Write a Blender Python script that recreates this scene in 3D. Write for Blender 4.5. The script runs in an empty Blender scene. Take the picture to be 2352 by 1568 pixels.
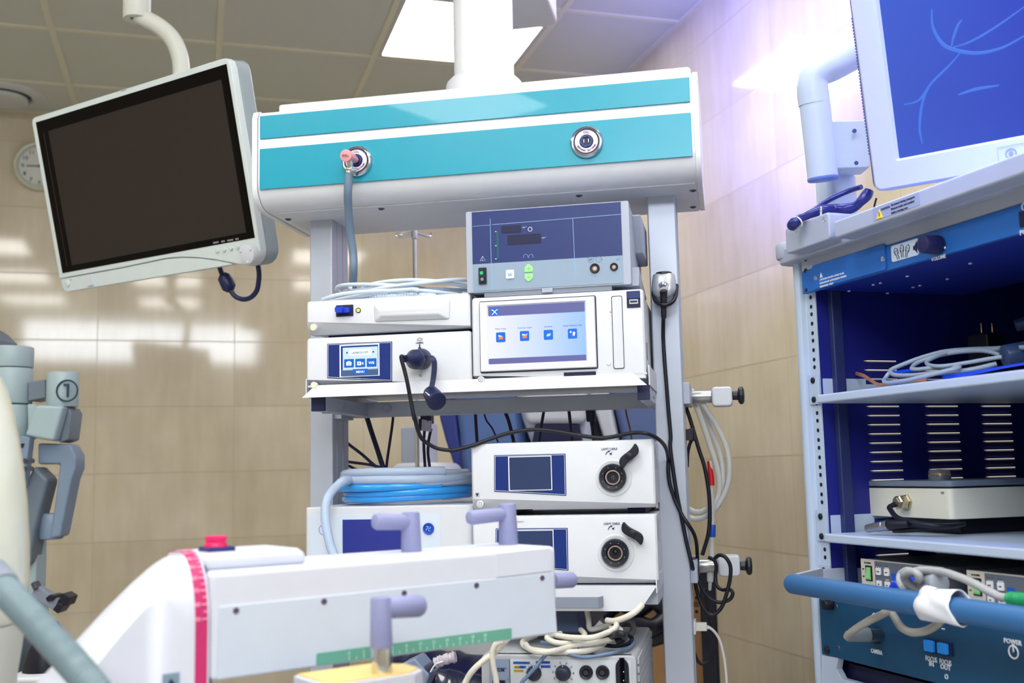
import bpy, math, random
from mathutils import Vector, Matrix
random.seed(7)
S = bpy.context.scene
COL = S.collection
# ---------------------------------------------------------------- camera
CF, PITCH, ROLL, YAW = 2488.0, 0.119405, -0.022734, 0.288494
CAM = Vector((0, 0, 1.35))
def _basis():
    c, s = math.cos(PITCH), math.sin(PITCH)
    f = Vector((0, c, s)); r = Vector((1, 0, 0)); u = Vector((0, -s, c))
    cr, sr = math.cos(ROLL), math.sin(ROLL)
    r2 = r*cr + u*sr; u2 = u*cr - r*sr
    Rz = Matrix.Rotation(-YAW, 3, 'Z')
    return Rz @ r2, Rz @ u2, Rz @ f
CR, CU, CFW = _basis()
cd = bpy.data.cameras.new('camera'); cam = bpy.data.objects.new('camera', cd); COL.objects.link(cam)
cd.sensor_width = 36; cd.lens = CF/2352*36; cd.clip_start = .05; cd.clip_end = 60
m3 = Matrix((CR, CU, -CFW)).transposed()
cam.matrix_world = Matrix.Translation(CAM) @ m3.to_4x4()
cd.dof.use_dof = True; cd.dof.focus_distance = 1.88; cd.dof.aperture_fstop = 5.0
S.camera = cam
S.view_settings.view_transform = 'Standard'; S.view_settings.look = 'None'; S.view_settings.gamma = 1
S.view_settings.use_curve_mapping = False
S.view_settings.exposure = 0.6
# ---------------------------------------------------------------- world and large lights
W = bpy.data.worlds.new('world'); S.world = W; W.use_nodes = True
W.node_tree.nodes['Background'].inputs[0].default_value = (.75, .8, .9, 1)
W.node_tree.nodes['Background'].inputs[1].default_value = .38
def area(name, loc, target, size, power, color, spread=180):
    l = bpy.data.lights.new(name, 'AREA'); l.shape = 'RECTANGLE'; l.size, l.size_y = size
    l.energy = power; l.color = color; l.spread = math.radians(spread)
    o = bpy.data.objects.new(name, l); COL.objects.link(o); o.location = loc
    o.rotation_euler = (Vector(target)-Vector(loc)).to_track_quat('-Z', 'Y').to_euler()
    return o
# cool fill light added high behind the camera to brighten the pendant fronts
area('front_fill', (-.5, -1.9, 2.88), (-.1, 1.9, 1.4), (2.4, .55), 50, (.84, .91, 1))
# unseen blue and violet fill lights added to tint the right hand side
area('blue_tint_fill', (.78, .85, 2.6), (1.5, 1.2, 1.78), (.3, .3), 12, (.14, .22, 1), 60)
area('violet_tint_fill', (1.10, 2.5, 2.4), (1.76, 2.95, 2.65), (.3, .3), 9, (.22, .22, 1), 105)
# ---------------------------------------------------------------- frames
class Fr:
    """a local frame: x right, y away from the viewer, z up"""
    def __init__(s, yaw=0, o=(0, 0, 0), M=None):
        s.M = Matrix(M) if M is not None else Matrix.Rotation(yaw, 3, 'Z'); s.o = Vector(o); s.I = s.M.transposed()
    def loc(s, P): return s.I @ (Vector(P)-s.o)
    def wor(s, p): return s.M @ Vector(p)+s.o
    def at(s, px, py, v, ax=1):
        d = s.I @ (CR*(px-1176)/CF - CU*(py-784)/CF + CFW); c = s.loc(CAM)
        return c + d*((v-c[ax])/d[ax])
ROOM = Fr(); TOW = Fr(-0.194637-0.288494); CART = Fr(math.radians(92.67-180)); ARM = Fr(math.radians(20.5))
# ---------------------------------------------------------------- materials
def lin(c): return tuple((x/12.92 if x <= .04045 else ((x+.055)/1.055)**2.4) for x in c)
def rgb(r, g, b): return lin((r/255, g/255, b/255))
MATS = {}
def mat(name, col, rough=.45, metal=0, coat=0, trans=0, ior=1.45, emit=None, es=0, var=.04, nscale=30, bump=0, alpha=1, aniso=0, spec=.5):
    if name in MATS: return MATS[name]
    m = bpy.data.materials.new(name); m.use_nodes = True; nt = m.node_tree; b = nt.nodes['Principled BSDF']
    tc = nt.nodes.new('ShaderNodeTexCoord'); no = nt.nodes.new('ShaderNodeTexNoise')
    no.inputs['Scale'].default_value = nscale; no.inputs['Detail'].default_value = 3
    nt.links.new(tc.outputs['Object'], no.inputs['Vector'])
    mx = nt.nodes.new('ShaderNodeMix'); mx.data_type = 'RGBA'
    mx.inputs['A'].default_value = (*[max(0, c*(1-var)) for c in col], 1); mx.inputs['B'].default_value = (*[min(1, c*(1+var)) for c in col], 1)
    nt.links.new(no.outputs['Fac'], mx.inputs['Factor']); nt.links.new(mx.outputs['Result'], b.inputs['Base Color'])
    b.inputs['Roughness'].default_value = rough; b.inputs['Metallic'].default_value = metal
    b.inputs['Coat Weight'].default_value = coat; b.inputs['Transmission Weight'].default_value = trans
    b.inputs['IOR'].default_value = ior; b.inputs['Alpha'].default_value = alpha; b.inputs['Specular IOR Level'].default_value = spec
    if emit: b.inputs['Emission Color'].default_value = (*emit, 1); b.inputs['Emission Strength'].default_value = es
    if bump:
        bp = nt.nodes.new('ShaderNodeBump'); bp.inputs['Strength'].default_value = bump; bp.inputs['Distance'].default_value = .001
        nt.links.new(no.outputs['Fac'], bp.inputs['Height']); nt.links.new(bp.outputs['Normal'], b.inputs['Normal'])
    MATS[name] = m; return m
WHITE = mat('white_enamel', rgb(222, 224, 230), .3, coat=.2)
WHITE2 = mat('white_plastic', rgb(208, 211, 219), .42)
CREAM = mat('cream_plastic', rgb(214, 216, 206), .42)
MONW = mat('pale_grey_plastic', rgb(206, 216, 216), .4)
TEAL = mat('teal_panel', rgb(22, 150, 176), .28, coat=.25)
GREY = mat('grey_plastic', rgb(128, 136, 152), .45)
LGREY = mat('light_grey_plastic', rgb(164, 172, 190), .42)
PAINT = mat('pale_blue_paint', rgb(178, 194, 216), .38)
ALU = mat('anodised_aluminium', rgb(180, 187, 202), .4, metal=.35)
CHROME = mat('chrome', rgb(205, 208, 214), .15, metal=1)
STEEL = mat('brushed_steel', rgb(165, 165, 168), .32, metal=1)
BLACK = mat('black_plastic', rgb(16, 18, 34), .4)
RUBBER = mat('black_rubber', rgb(14, 16, 30), .5)
NAVYR = mat('navy_rubber', rgb(24, 30, 72), .42)
NAVY = mat('navy_panel', rgb(8, 42, 116), .3, coat=.3)
NAVY2 = mat('dark_blue_panel', rgb(22, 42, 104), .42)
DARKIN = mat('cabinet_interior', rgb(24, 30, 122), .5)  # blue haze over the dark interior is put into this colour
INK = mat('navy_ink', rgb(20, 30, 80), .6)
WINK = mat('white_ink', rgb(225, 230, 240), .6)
YEL = mat('yellow_ink', rgb(236, 206, 60), .5)
BLUEP = mat('blue_cart_panel', rgb(14, 68, 104), .42)
BLUEH = mat('blue_handle', rgb(46, 100, 156), .5)
LILAC = mat('lilac_grip', rgb(134, 138, 178), .55, var=.06, nscale=300, bump=.1)
PINK = mat('pink_plastic', rgb(222, 152, 160), .4)
HOSE = mat('slate_hose', rgb(104, 124, 146), .5)
SCREW = mat('dull_screw', rgb(88, 88, 106), .35, metal=.7)
LED = mat('yellow_led', rgb(240, 230, 40), .4, emit=rgb(250, 240, 60), es=1.0)
GREENB = mat('green_button', rgb(150, 226, 140), .45, emit=rgb(140, 230, 130), es=.15)
SCR = lambda n, c, es: mat(n, (0, 0, 0), .25, emit=c, es=es)
# ---------------------------------------------------------------- mesh builder
class MB:
    def __init__(s): s.v = []; s.f = []; s.m = []
    def add(s, vs, fs, mi=0):
        n = len(s.v); s.v += [tuple(v) for v in vs]; s.f += [tuple(i+n for i in f) for f in fs]; s.m += [mi]*len(fs); return s
    def box(s, x0, x1, y0, y1, z0, z1, mi=0):
        v = [(x, y, z) for z in (z0, z1) for y in (y0, y1) for x in (x0, x1)]
        return s.add(v, [(0, 2, 3, 1), (4, 5, 7, 6), (0, 1, 5, 4), (2, 6, 7, 3), (0, 4, 6, 2), (1, 3, 7, 5)], mi)
    def prism(s, poly, lo, hi, ax='y', mi=0):
        """polygon given in the two axes other than ax (in x,y,z order), extruded along ax"""
        n = len(poly); mk = {'y': lambda a, b, t: (a, t, b), 'x': lambda a, b, t: (t, a, b), 'z': lambda a, b, t: (a, b, t)}[ax]
        ar = sum(poly[i][0]*poly[(i+1) % n][1]-poly[(i+1) % n][0]*poly[i][1] for i in range(n))
        if (ar < 0) != (ax == 'y'): poly = poly[::-1]
        lo, hi = min(lo, hi), max(lo, hi)
        v = [mk(a, b, lo) for a, b in poly]+[mk(a, b, hi) for a, b in poly]
        f = [tuple(range(n))[::-1], tuple(range(n, 2*n))]+[(i, (i+1) % n, n+(i+1) % n, n+i) for i in range(n)]
        return s.add(v, f, mi)
    def plate(s, x0, x1, z0, z1, y0, y1, r=.004, mi=0, n=4): return s.prism(rr(x0, x1, z0, z1, r, n), y0, y1, 'y', mi)
    def loft(s, rings, mi=0, caps=True, closed=True):
        n = len(rings[0]); b = len(s.v); vs = [p for r in rings for p in r]; fs = []
        for k in range(len(rings)-1):
            for i in range(n if closed else n-1):
                j = (i+1) % n; fs.append((k*n+i, k*n+j, (k+1)*n+j, (k+1)*n+i))
        if caps: fs += [tuple(range(n))[::-1], tuple((len(rings)-1)*n+i for i in range(n))]
        return s.add(vs, fs, mi)
    def lathe(s, o, d, prof, n=32, mi=0, caps=True, ph=0):
        o = Vector(o); d = Vector(d).normalized(); a = d.orthogonal().normalized(); b = d.cross(a)
        return s.loft([[o+d*t+(a*math.cos(ph+2*math.pi*i/n)+b*math.sin(ph+2*math.pi*i/n))*max(r, 1e-5) for i in range(n)] for t, r in prof], mi, caps)
    def cyl(s, p0, p1, r0, r1=None, n=28, mi=0, ph=0):
        p0 = Vector(p0); p1 = Vector(p1); return s.lathe(p0, p1-p0, [(0, r0), ((p1-p0).length, r0 if r1 is None else r1)], n, mi, ph=ph)
    def rcyl(s, p0, p1, r0, r1=None, e=.003, n=28, mi=0):
        p0 = Vector(p0); p1 = Vector(p1); L = (p1-p0).length; r1 = r0 if r1 is None else r1
        return s.lathe(p0, p1-p0, [(0, r0-e), (e*.3, r0-e*.3), (e, r0), (L-e, r1), (L-e*.3, r1-e*.3), (L, r1-e)], n, mi)
    def ring(s, o, d, R, r, n=36, k=10, mi=0):
        return s.lathe(o, d, [(r*math.sin(2*math.pi*i/k), R+r*math.cos(2*math.pi*i/k)) for i in range(k+1)], n, mi, caps=False)
    def ball(s, o, r, mi=0, sc=(1, 1, 1), n=20):
        k = n//2; rings = [[(o[0]+sc[0]*r*math.sin(math.pi*j/k)*math.cos(2*math.pi*i/n), o[1]+sc[1]*r*math.sin(math.pi*j/k)*math.sin(2*math.pi*i/n), o[2]-sc[2]*r*math.cos(math.pi*j/k)) for i in range(n)] for j in range(k+1)]
        rings[0] = [(o[0]+1e-5*math.cos(i), o[1]+1e-5*math.sin(i), o[2]-sc[2]*r) for i in range(n)]; rings[-1] = [(o[0]+1e-5*math.cos(i), o[1]+1e-5*math.sin(i), o[2]+sc[2]*r) for i in range(n)]
        return s.loft(rings, mi)
    def tube(s, pts, r, n=10, mi=0, sub=8, smooth=True, caps=True, rf=None):
        P = spline(pts, sub) if smooth and len(pts) > 2 else [Vector(p) for p in pts]
        rings = []; t0 = (P[1]-P[0]).normalized(); a = t0.orthogonal().normalized(); L = len(P)
        for i, p in enumerate(P):
            t = (P[min(i+1, L-1)]-P[max(i-1, 0)]).normalized()
            a = (a-t*a.dot(t)).normalized(); b = t.cross(a); q = r*(rf(i/(L-1)) if rf else 1)
            rings.append([p+(a*math.cos(2*math.pi*j/n)+b*math.sin(2*math.pi*j/n))*q for j in range(n)])
        return s.loft(rings, mi, caps)
    def text(s, txt, x, y, z, h, mi=0, align='CENTER', M=None, w=None, lift=.0006):
        """lettering in the x-z plane, cap height h, facing -y (M: a 3x3 applied to (x, y, z) before the shift)"""
        c = bpy.data.curves.new('lettering', 'FONT'); c.body = txt; c.size = h/.70; c.align_x = align; c.resolution_u = 2
        c.extrude = lift/2; c.offset = h*.006
        o = bpy.data.objects.new('lettering', c); me = o.to_mesh()
        vs = []; k = 1
        if w and me.vertices:
            xs = [v.co.x for v in me.vertices]; k = w/max(1e-6, max(xs)-min(xs))
        for v in me.vertices:
            p = Vector((v.co.x*k, -v.co.z, v.co.y))
            if M is not None: p = M @ p
            vs.append((x+p.x, y+p.y, z+p.z))
        fs = [tuple(p.vertices) for p in me.polygons]; o.to_mesh_clear(); bpy.data.objects.remove(o); bpy.data.curves.remove(c)
        return s.add(vs, fs, mi)
    def shift(s, d): d = Vector(d); s.v = [tuple(Vector(v)+d) for v in s.v]; return s
    def xf(s, M, start=0): s.v = s.v[:start]+[tuple(M @ Vector(v)) for v in s.v[start:]]; return s
def rr(x0, x1, z0, z1, r=.004, n=4):
    out = []
    for cx, cz, a in ((x1-r, z1-r, 0), (x0+r, z1-r, 90), (x0+r, z0+r, 180), (x1-r, z0+r, 270)):
        for i in range(n+1):
            t = math.radians(a+90*i/n); out.append((cx+r*math.cos(t), cz+r*math.sin(t)))
    return out
def spline(pts, sub=8, closed=False):
    P = [Vector(p) for p in pts]; n = len(P); out = []
    g = (lambda i: P[i % n]) if closed else (lambda i: P[max(0, min(n-1, i))])
    for i in range(n if closed else n-1):
        a, b, c, d = g(i-1), g(i), g(i+1), g(i+2)
        for k in range(sub):
            t = k/sub; out.append(.5*((2*b)+(c-a)*t+(2*a-5*b+4*c-d)*t*t+(3*b-a-3*c+d)*t**3))
    if not closed: out.append(P[-1])
    return out
BASE = {}
def mkmesh(name, mb, mats, base):
    me = bpy.data.meshes.new(name); b = Vector(base)
    me.from_pydata([tuple(Vector(v)-b) for v in mb.v], [], mb.f)
    for m in (mats if isinstance(mats, (list, tuple)) else [mats]): me.materials.append(m)
    me.polygons.foreach_set('material_index', mb.m); me.polygons.foreach_set('use_smooth', [True]*len(mb.f))
    me.validate(); me.set_sharp_from_angle(angle=math.radians(38)); me.update()
    return me
def bevel(o, w, seg=2):
    if w:
        m = o.modifiers.new('edge', 'BEVEL'); m.width = w; m.segments = seg; m.limit_method = 'ANGLE'; m.angle_limit = math.radians(40); m.harden_normals = True
def tag(o, label=None, cat=None, group=None, kind=None):
    for k, v in (('label', label), ('category', cat), ('group', group), ('kind', kind)):
        if v: o[k] = v
    return o
def thing(name, label, cat, fr, base, group=None):
    o = bpy.data.objects.new(name, None); COL.objects.link(o); o.empty_display_size = .05
    o.matrix_world = Matrix.Translation(fr.wor(base)) @ fr.M.to_4x4(); BASE[o.name] = Vector(base)
    return tag(o, label, cat, group)
def part(name, mb, mats, parent, bw=0, label=None, seg=2, kind=None):
    base = BASE[parent.name]; o = bpy.data.objects.new(name, mkmesh(name, mb, mats, base)); COL.objects.link(o)
    o.parent = parent; BASE[o.name] = base; bevel(o, bw, seg)
    return tag(o, label=label, kind=kind)
def solo(name, label, cat, mb, mats, fr, base, bw=0, group=None, seg=2):
    o = bpy.data.objects.new(name, mkmesh(name, mb, mats, base)); COL.objects.link(o)
    o.matrix_world = Matrix.Translation(fr.wor(base)) @ fr.M.to_4x4(); BASE[o.name] = Vector(base); bevel(o, bw, seg)
    return tag(o, label, cat, group)
def struct(name, mb, mats, bw=0):
    o = bpy.data.objects.new(name, mkmesh(name, mb, mats, (0, 0, 0))); COL.objects.link(o); bevel(o, bw); BASE[o.name] = Vector((0, 0, 0))
    return tag(o, kind='structure')
def T(px, py, v=1.8): return TOW.at(px, py, v)
def K(px, py, v): return CART.at(px, py, v)
# ================================================================ the room
RX, RY, RZ = 1.76, 5.18, 3.02
LX, FY = -3.2, -2.6
def tile_mat(name, axis):
    m = bpy.data.materials.new(name); m.use_nodes = True; nt = m.node_tree; b = nt.nodes['Principled BSDF']; N = nt.nodes.new; Lk = nt.links.new
    ge = N('ShaderNodeNewGeometry'); se = N('ShaderNodeSeparateXYZ'); Lk(ge.outputs['Position'], se.inputs[0])
    def mth(op, a, v):
        q = N('ShaderNodeMath'); q.operation = op
        for i, x in enumerate((a, v)):
            if x is None: continue
            if isinstance(x, (int, float)): q.inputs[i].default_value = x
            else: Lk(x, q.inputs[i])
        return q.outputs[0]
    H = mth('DIVIDE', mth('ADD', se.outputs[axis], (.414 if axis == 0 else .05) + 6), .6)
    V = mth('DIVIDE', mth('SUBTRACT', se.outputs[2], 1.68-3.0), .3)
    def line(x, w):
        f = mth('FRACT', x, 0); g = mth('ABSOLUTE', mth('SUBTRACT', f, .5), 0); return mth('GREATER_THAN', g, .5-w)
    gr = mth('MAXIMUM', line(H, .0022), line(V, .007))
    cb = N('ShaderNodeCombineXYZ'); Lk(mth('FLOOR', H, 0), cb.inputs[0]); Lk(mth('FLOOR', V, 0), cb.inputs[1])
    wn = N('ShaderNodeTexWhiteNoise'); wn.noise_dimensions = '3D'; Lk(cb.outputs[0], wn.inputs[0])
    no = N('ShaderNodeTexNoise'); no.inputs['Scale'].default_value = 3.2; no.inputs['Detail'].default_value = 5; Lk(ge.outputs['Position'], no.inputs['Vector'])
    n2 = N('ShaderNodeTexNoise'); n2.inputs['Scale'].default_value = 26; n2.inputs['Detail'].default_value = 4
    mp = N('ShaderNodeMapping'); mp.inputs['Scale'].default_value = (1, 1, .16); Lk(ge.outputs['Position'], mp.inputs[0]); Lk(mp.outputs[0], n2.inputs['Vector'])
    rp = N('ShaderNodeValToRGB'); rp.color_ramp.elements[0].color = (*rgb(190, 177, 150), 1); rp.color_ramp.elements[0].position = .3
    rp.color_ramp.elements[1].color = (*rgb(222, 212, 188), 1); rp.color_ramp.elements[1].position = .75
    Lk(mth('ADD', mth('MULTIPLY', no.outputs['Fac'], .55), mth('ADD', mth('MULTIPLY', n2.outputs['Fac'], .3), mth('MULTIPLY', wn.outputs['Value'], .14))), rp.inputs[0])
    mx = N('ShaderNodeMix'); mx.data_type = 'RGBA'; Lk(gr, mx.inputs['Factor']); Lk(rp.outputs[0], mx.inputs['A']); mx.inputs['B'].default_value = (*rgb(180, 166, 140), 1)
    Lk(mx.outputs['Result'], b.inputs['Base Color'])
    rf = N('ShaderNodeMix'); Lk(gr, rf.inputs['Factor']); rf.inputs['A'].default_value = .07; rf.inputs['B'].default_value = .7; Lk(rf.outputs[0], b.inputs['Roughness'])
    bp = N('ShaderNodeBump'); bp.invert = True; bp.inputs['Strength'].default_value = .5; bp.inputs['Distance'].default_value = .001; Lk(gr, bp.inputs['Height']); Lk(bp.outputs[0], b.inputs['Normal'])
    return m
struct('wall_back', MB().box(LX, RX, RY, RY+.1, 0, RZ), tile_mat('beige_tile_back', 0))
struct('wall_right', MB().box(RX, RX+.1, FY, RY+.1, 0, RZ), tile_mat('beige_tile_right', 1))
PLAIN = mat('painted_wall', rgb(205, 196, 176), .6)
struct('wall_left', MB().box(LX-.1, LX, FY, RY+.1, 0, RZ), PLAIN)
struct('wall_front', MB().box(LX, RX, FY-.1, FY, 0, RZ), PLAIN)
struct('floor', MB().box(LX-.1, RX+.1, FY-.1, RY+.1, -.1, 0), mat('floor_vinyl', rgb(192, 192, 194), .35, var=.08))
GX, GY = [-.517+.6*k for k in range(-5, 4)], [3.57+.6*k for k in range(-11, 3)]
PANELS = [(2, 0), (0, -5), (-2, -5), (2, -5), (0, -7), (2, -8), (-2, -3), (-2, -7), (2, -3)]   # last panel is added to brighten the right wall; (column from x=-.517, row from y=3.57)
CT = mat('ceiling_tile', rgb(198, 201, 188), .85, var=.05, nscale=400, bump=.25)
CG = mat('ceiling_grid', rgb(214, 212, 186), .6)
mb = MB()
xs = sorted(set([LX]+GX+[RX])); ys = sorted(set([FY]+[y for y in GY if y > FY]+[RY]))
holes = [(-.517+.6*c, 3.57+.6*r) for c, r in PANELS]
for i in range(len(xs)-1):
    for j in range(len(ys)-1):
        if any(abs(xs[i]-a) < .02 and abs(ys[j]-b) < .02 for a, b in holes): continue
        mb.box(xs[i], xs[i+1], ys[j], ys[j+1], RZ, RZ+.03)
for x in GX+[RX-.010]: mb.box(x-.012, x+.012, FY, RY, RZ-.004, RZ+.002, 1)
for y in GY+[RY-.010]:
    if y > FY: mb.box(LX, RX, y-.012, y+.012, RZ-.0035, RZ+.002, 1)
struct('ceiling', mb, [CT, CG], .0015)
LUX = mat('lit_diffuser', rgb(250, 250, 250), .5, emit=(1, .98, .93), es=11, var=0)
FRM = mat('light_frame', rgb(190, 190, 186), .5)
names = ['square lit ceiling panel partly behind the white pendant column', 'lit ceiling panel above the photographer, outside the picture']
for k, (c, r) in enumerate(PANELS):
    x, y = -.517+.6*c, 3.57+.6*r
    t = thing('ceiling_light', names[0] if k == 0 else names[1], 'ceiling light', ROOM, (x+.3, y+.3, RZ), group=None if k == 0 else 'lit panels behind the photographer')
    f = MB(); 
    for a in ((x+.012, x+.03, y+.012, y+.588), (x+.57, x+.588, y+.012, y+.588), (x+.03, x+.57, y+.012, y+.03), (x+.03, x+.57, y+.57, y+.588)): f.box(*a, RZ-.004, RZ+.04)
    part('frame', f, FRM, t)
    part('diffuser', MB().prism(rr(x+.03, x+.57, y+.03, y+.57, .01), RZ+.004, RZ+.012, 'z'), LUX, t)
# round air valve and clock
t = thing('ceiling_vent', 'round white air vent in the ceiling beside the wall clock', 'vent', ROOM, (-.78, 5.0, RZ))
c = ROOM.at(40, 240, RZ, 2)
c = Vector((-.80, 4.95, RZ))
part('rim', MB().lathe((c.x, c.y, RZ), (0, 0, -1), [(0, .165), (.008, .162), (.018, .140), (.016, .118), (0, .112)], 48), mat('vent_white', rgb(196, 198, 192), .5), t)
part('disc', MB().lathe((c.x, c.y, RZ-.012), (0, 0, -1), [(0, .088), (.006, .100), (.020, .099), (.026, .08), (.026, 0)], 48), mat('vent_white', rgb(190, 190, 182), .5), t)
part('throat', MB().lathe((c.x, c.y, RZ-.001), (0, 0, -1), [(0, .114), (.001, .114), (.002, .02), (.013, .02)], 40), BLACK, t)
cl = Vector((-.672, RY, 2.765))
t = thing('wall_clock', 'round white wall clock partly hidden by the left monitor', 'clock', ROOM, (cl.x, RY, cl.z))
CLF = mat('clock_face', rgb(206, 208, 196), .4)
part('rim', MB().lathe((cl.x, RY-.001, cl.z), (0, -1, 0), [(0, .112), (.03, .112), (.036, .106), (.034, .096), (.02, .094)], 48, caps=False), mat('clock_rim', rgb(196, 196, 172), .35), t)
part('face', MB().lathe((cl.x, RY-.001, cl.z), (0, -1, 0), [(0, .095), (.02, .095), (.0205, 0)], 48), CLF, t)
n = MB()
for k in range(1, 13):
    a = math.radians(90-30*k); n.text(str(k), cl.x+.072*math.cos(a), RY-.0225, cl.z+.072*math.sin(a)-.009, .018)
for k in range(60):
    a = math.radians(6*k); n.box(-.0008, .0008, -.0005, .0005, .087, .093); n.xf(Matrix.Translation((cl.x, RY-.0225, cl.z)) @ Matrix.Rotation(a, 4, 'Y'), len(n.v)-8)
part('numerals', n, INK, t)
h = MB(); h.tube([(cl.x, RY-.025, cl.z), (cl.x-.055, RY-.025, cl.z-.002)], .002, 6, smooth=False); h.tube([(cl.x, RY-.026, cl.z), (cl.x+.01, RY-.026, cl.z+.075)], .0016, 6, smooth=False); h.cyl((cl.x, RY-.022, cl.z), (cl.x, RY-.03, cl.z), .006)
part('hand', h, BLACK, t)
# ================================================================ ceiling pendant
VF, VP = 1.86, 1.98                       # beam front, post front (distance along the pendant's depth axis)
bl, br_ = T(578, 300, VF).x, T(1603, 200, VF).x
zb = T(711, 505, VP).z; zt = T(578, 250, VF).z
vb = TOW.at(1610, 487, zb, 2).y
vm = (VF+vb)/2
PEN = thing('ceiling_pendant', 'white ceiling-hung equipment pendant with teal striped head and two posts', 'equipment pendant', TOW, ((bl+br_)/2, vm, zb))
pl = (bl+br_)/2
def beam_prof(g=0):      # profile in (v, z), g shrinks it
    R = .045
    P = [(VF+g+.02, zt-g), (VF+g+.006, zt-g-.006), (VF+g, zt-g-.02)]
    P += [(VF+g+(R)*(1-math.cos(math.radians(a))), zb+g+R*(1-math.sin(math.radians(a)))) for a in (0, 15, 30, 45, 60, 75, 90)]
    P += [(vb-g-.01, zb+g), (vb-g, zb+g+.01), (vb-g, zt-g-.02), (vb-g-.02, zt-g)]
    return P
part('housing', MB().prism(beam_prof(.002), bl+.012, br_-.008, 'x'), WHITE, PEN, .001)
e = MB().prism(beam_prof(), bl, bl+.011, 'x'); part('end_cap', e, WHITE, PEN, .002)
e = MB().prism(beam_prof(), br_-.010, br_, 'x'); part('end_cap', e, WHITE, PEN, .002)
z1, z2, z3, z4 = [T(1000, y, VF).z for y in (229, 284, 310, 404)]
z1 = T(595, 267.3, VF).z; z2 = T(598, 319.4, VF).z; z3 = T(599, 342.3, VF).z; z4 = T(604, 435, VF).z
ul, ur = T(597, 330, VF).x, T(1586, 250, VF).x
for za, zc in ((z2, z1), (z4, z3)):
    part('teal_strip', MB().box(ul, ur, VF-.0012, VF+.004, za, zc), TEAL, PEN, .0006, 'glossy teal strip')
# top trim ridge, underside plate, screws
tz = T(1590, 142, VF+.03).z
part('top_trim', MB().box(bl+.04, br_-.012, VF+.03, vb-.03, zt-.004, zt+.016), WHITE, PEN, .006)
part('underside_plate', MB().box(bl+.03, br_-.012, VF+.05, vb-.015, zb-.0015, zb+.003), WHITE2, PEN, .0008)
for px, py in ((662, 503), (876, 479), (1330, 449), (1592, 437), (1592, 475)):
    q = TOW.at(px, py, zb-.0015, 2); part('screw', MB().lathe(q, (0, 0, -1), [(0, .0062), (.0012, .006), (.0025, .003), (.0015, .0028), (.0012, 0)], 20), SCREW, PEN)
# column, flange, arm
cl_, cr_ = TOW.at(1043, 100, vm), TOW.at(1179, 100, vm)
cx, rc = (cl_.x+cr_.x)/2, (cr_.x-cl_.x)/2*.985
zf = zt+.016
part('column', MB().lathe((cx, vm, zf), (0, 0, 1), [(0, rc), (.75, rc), (.75, .02)], 64), WHITE, PEN)
part('flange', MB().lathe((cx, vm, zf), (0, 0, 1), [(0, rc*1.28), (.036, rc*1.28), (.041, rc*1.25), (.049, rc*1.12), (.051, rc+.001), (.051, rc-.005)], 64), WHITE2, PEN)
for a in (20, 160, 270): fb = MB().box(-.006, .006, rc+.008, rc+.014, .02, .038); fb.xf(Matrix.Translation((cx, vm, zf)) @ Matrix.Rotation(math.radians(a), 4, 'Z'), len(fb.v)-8); part('flange_clip', fb, WHITE, PEN, .001)
za = zf+.36; q1 = TOW.at(1283, 60, 2.62)
za = q1.z
part('arm', MB().prism(rr(cx-.135, q1.x, vm-.16, 2.62, .03), za, za+.13, 'z'), WHITE2, PEN, .006)
part('ceiling_tube', MB().cyl((cx+.0, vm+.25, za+.12), (cx, vm+.25, RZ-.003), .07), WHITE2, PEN)
# posts
for a, b in ((711, 763), (1485, 1550.5)):
    xa, xb = T(a, 505, VP).x, T(b, 505, VP).x
    if a > 1000: xa, xb = T(1485, 452, VP).x, T(1550, 448, VP).x
    p = part('post', MB().box(xa, xb, VP, VP+.09, .32, zb+.002), ALU, PEN, .003)
    g = MB()
    for k in (.25, .62): g.box(xb-.0004, xb+.0006, VP+.09*k, VP+.09*k+.006, .34, zb-.003)
    part('groove', g, LGREY, p)
    if a < 1000: P1 = (xa, xb)
    else: P2 = (xa, xb)
# gas outlets
def outlet(px, py):
    c = T(px, py, VF-.002); 
    o = part('gas_outlet', MB().lathe((c.x, VF-.001, c.z), (0, -1, 0), [(0, .0295), (.004, .0295), (.008, .028), (.009, .0265), (.007, .025), (.008, .0235), (.005, .0225)], 56, caps=False), CHROME, PEN, label='chrome gas outlet ring')
    part('bezel', MB().lathe((c.x, VF-.001, c.z), (0, -1, 0), [(0, .0240), (.007, .0240), (.008, .0232), (.0075, 0)], 56), NAVYR, o)
    part('label_ring', MB().lathe((c.x, VF-.008, c.z), (0, -1, 0), [(0, .0205), (.0012, .0205), (.0012, .0125), (0, .0125)], 56, caps=False), mat('pale_pink', rgb(236, 214, 226), .5), o)
    part('socket', MB().lathe((c.x, VF-.008, c.z), (0, -1, 0), [(0, .012), (.003, .0118), (.003, .0085), (.0005, .008), (.0005, 0)], 6, ph=math.pi/6), NAVY, o)
    t = MB()
    t.text('CO', c.x-.0012, VF-.0096, c.z+.0148, .0038); t.text('2', c.x+.0042, VF-.0096, c.z+.0140, .0026)
    for i, ch in enumerate('двоокис вуглецю'):
        a = math.radians(-152+8.9*i+0*90); R = .0165
        n0 = len(t.v)
        t.text(ch, 0, 0, -.0016, .0032)
        M = Matrix.Translation((c.x+R*math.cos(a), VF-.0096, c.z+R*math.sin(a))) @ Matrix.Rotation(-(a+math.pi/2), 4, 'Y')
        t.xf(M, n0)
    part('lettering', t, INK, o)
    return c, o
co1, o1 = outlet(821, 371); co2, o2 = outlet(1348, 327)
pn = MB()
for dx in (-.0042, .0042): pn.box(co2.x+dx-.0006, co2.x+dx+.0006, VF-.0125, VF-.009, co2.z-.003, co2.z+.0035)
part('contact', pn, WINK, o2)
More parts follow.
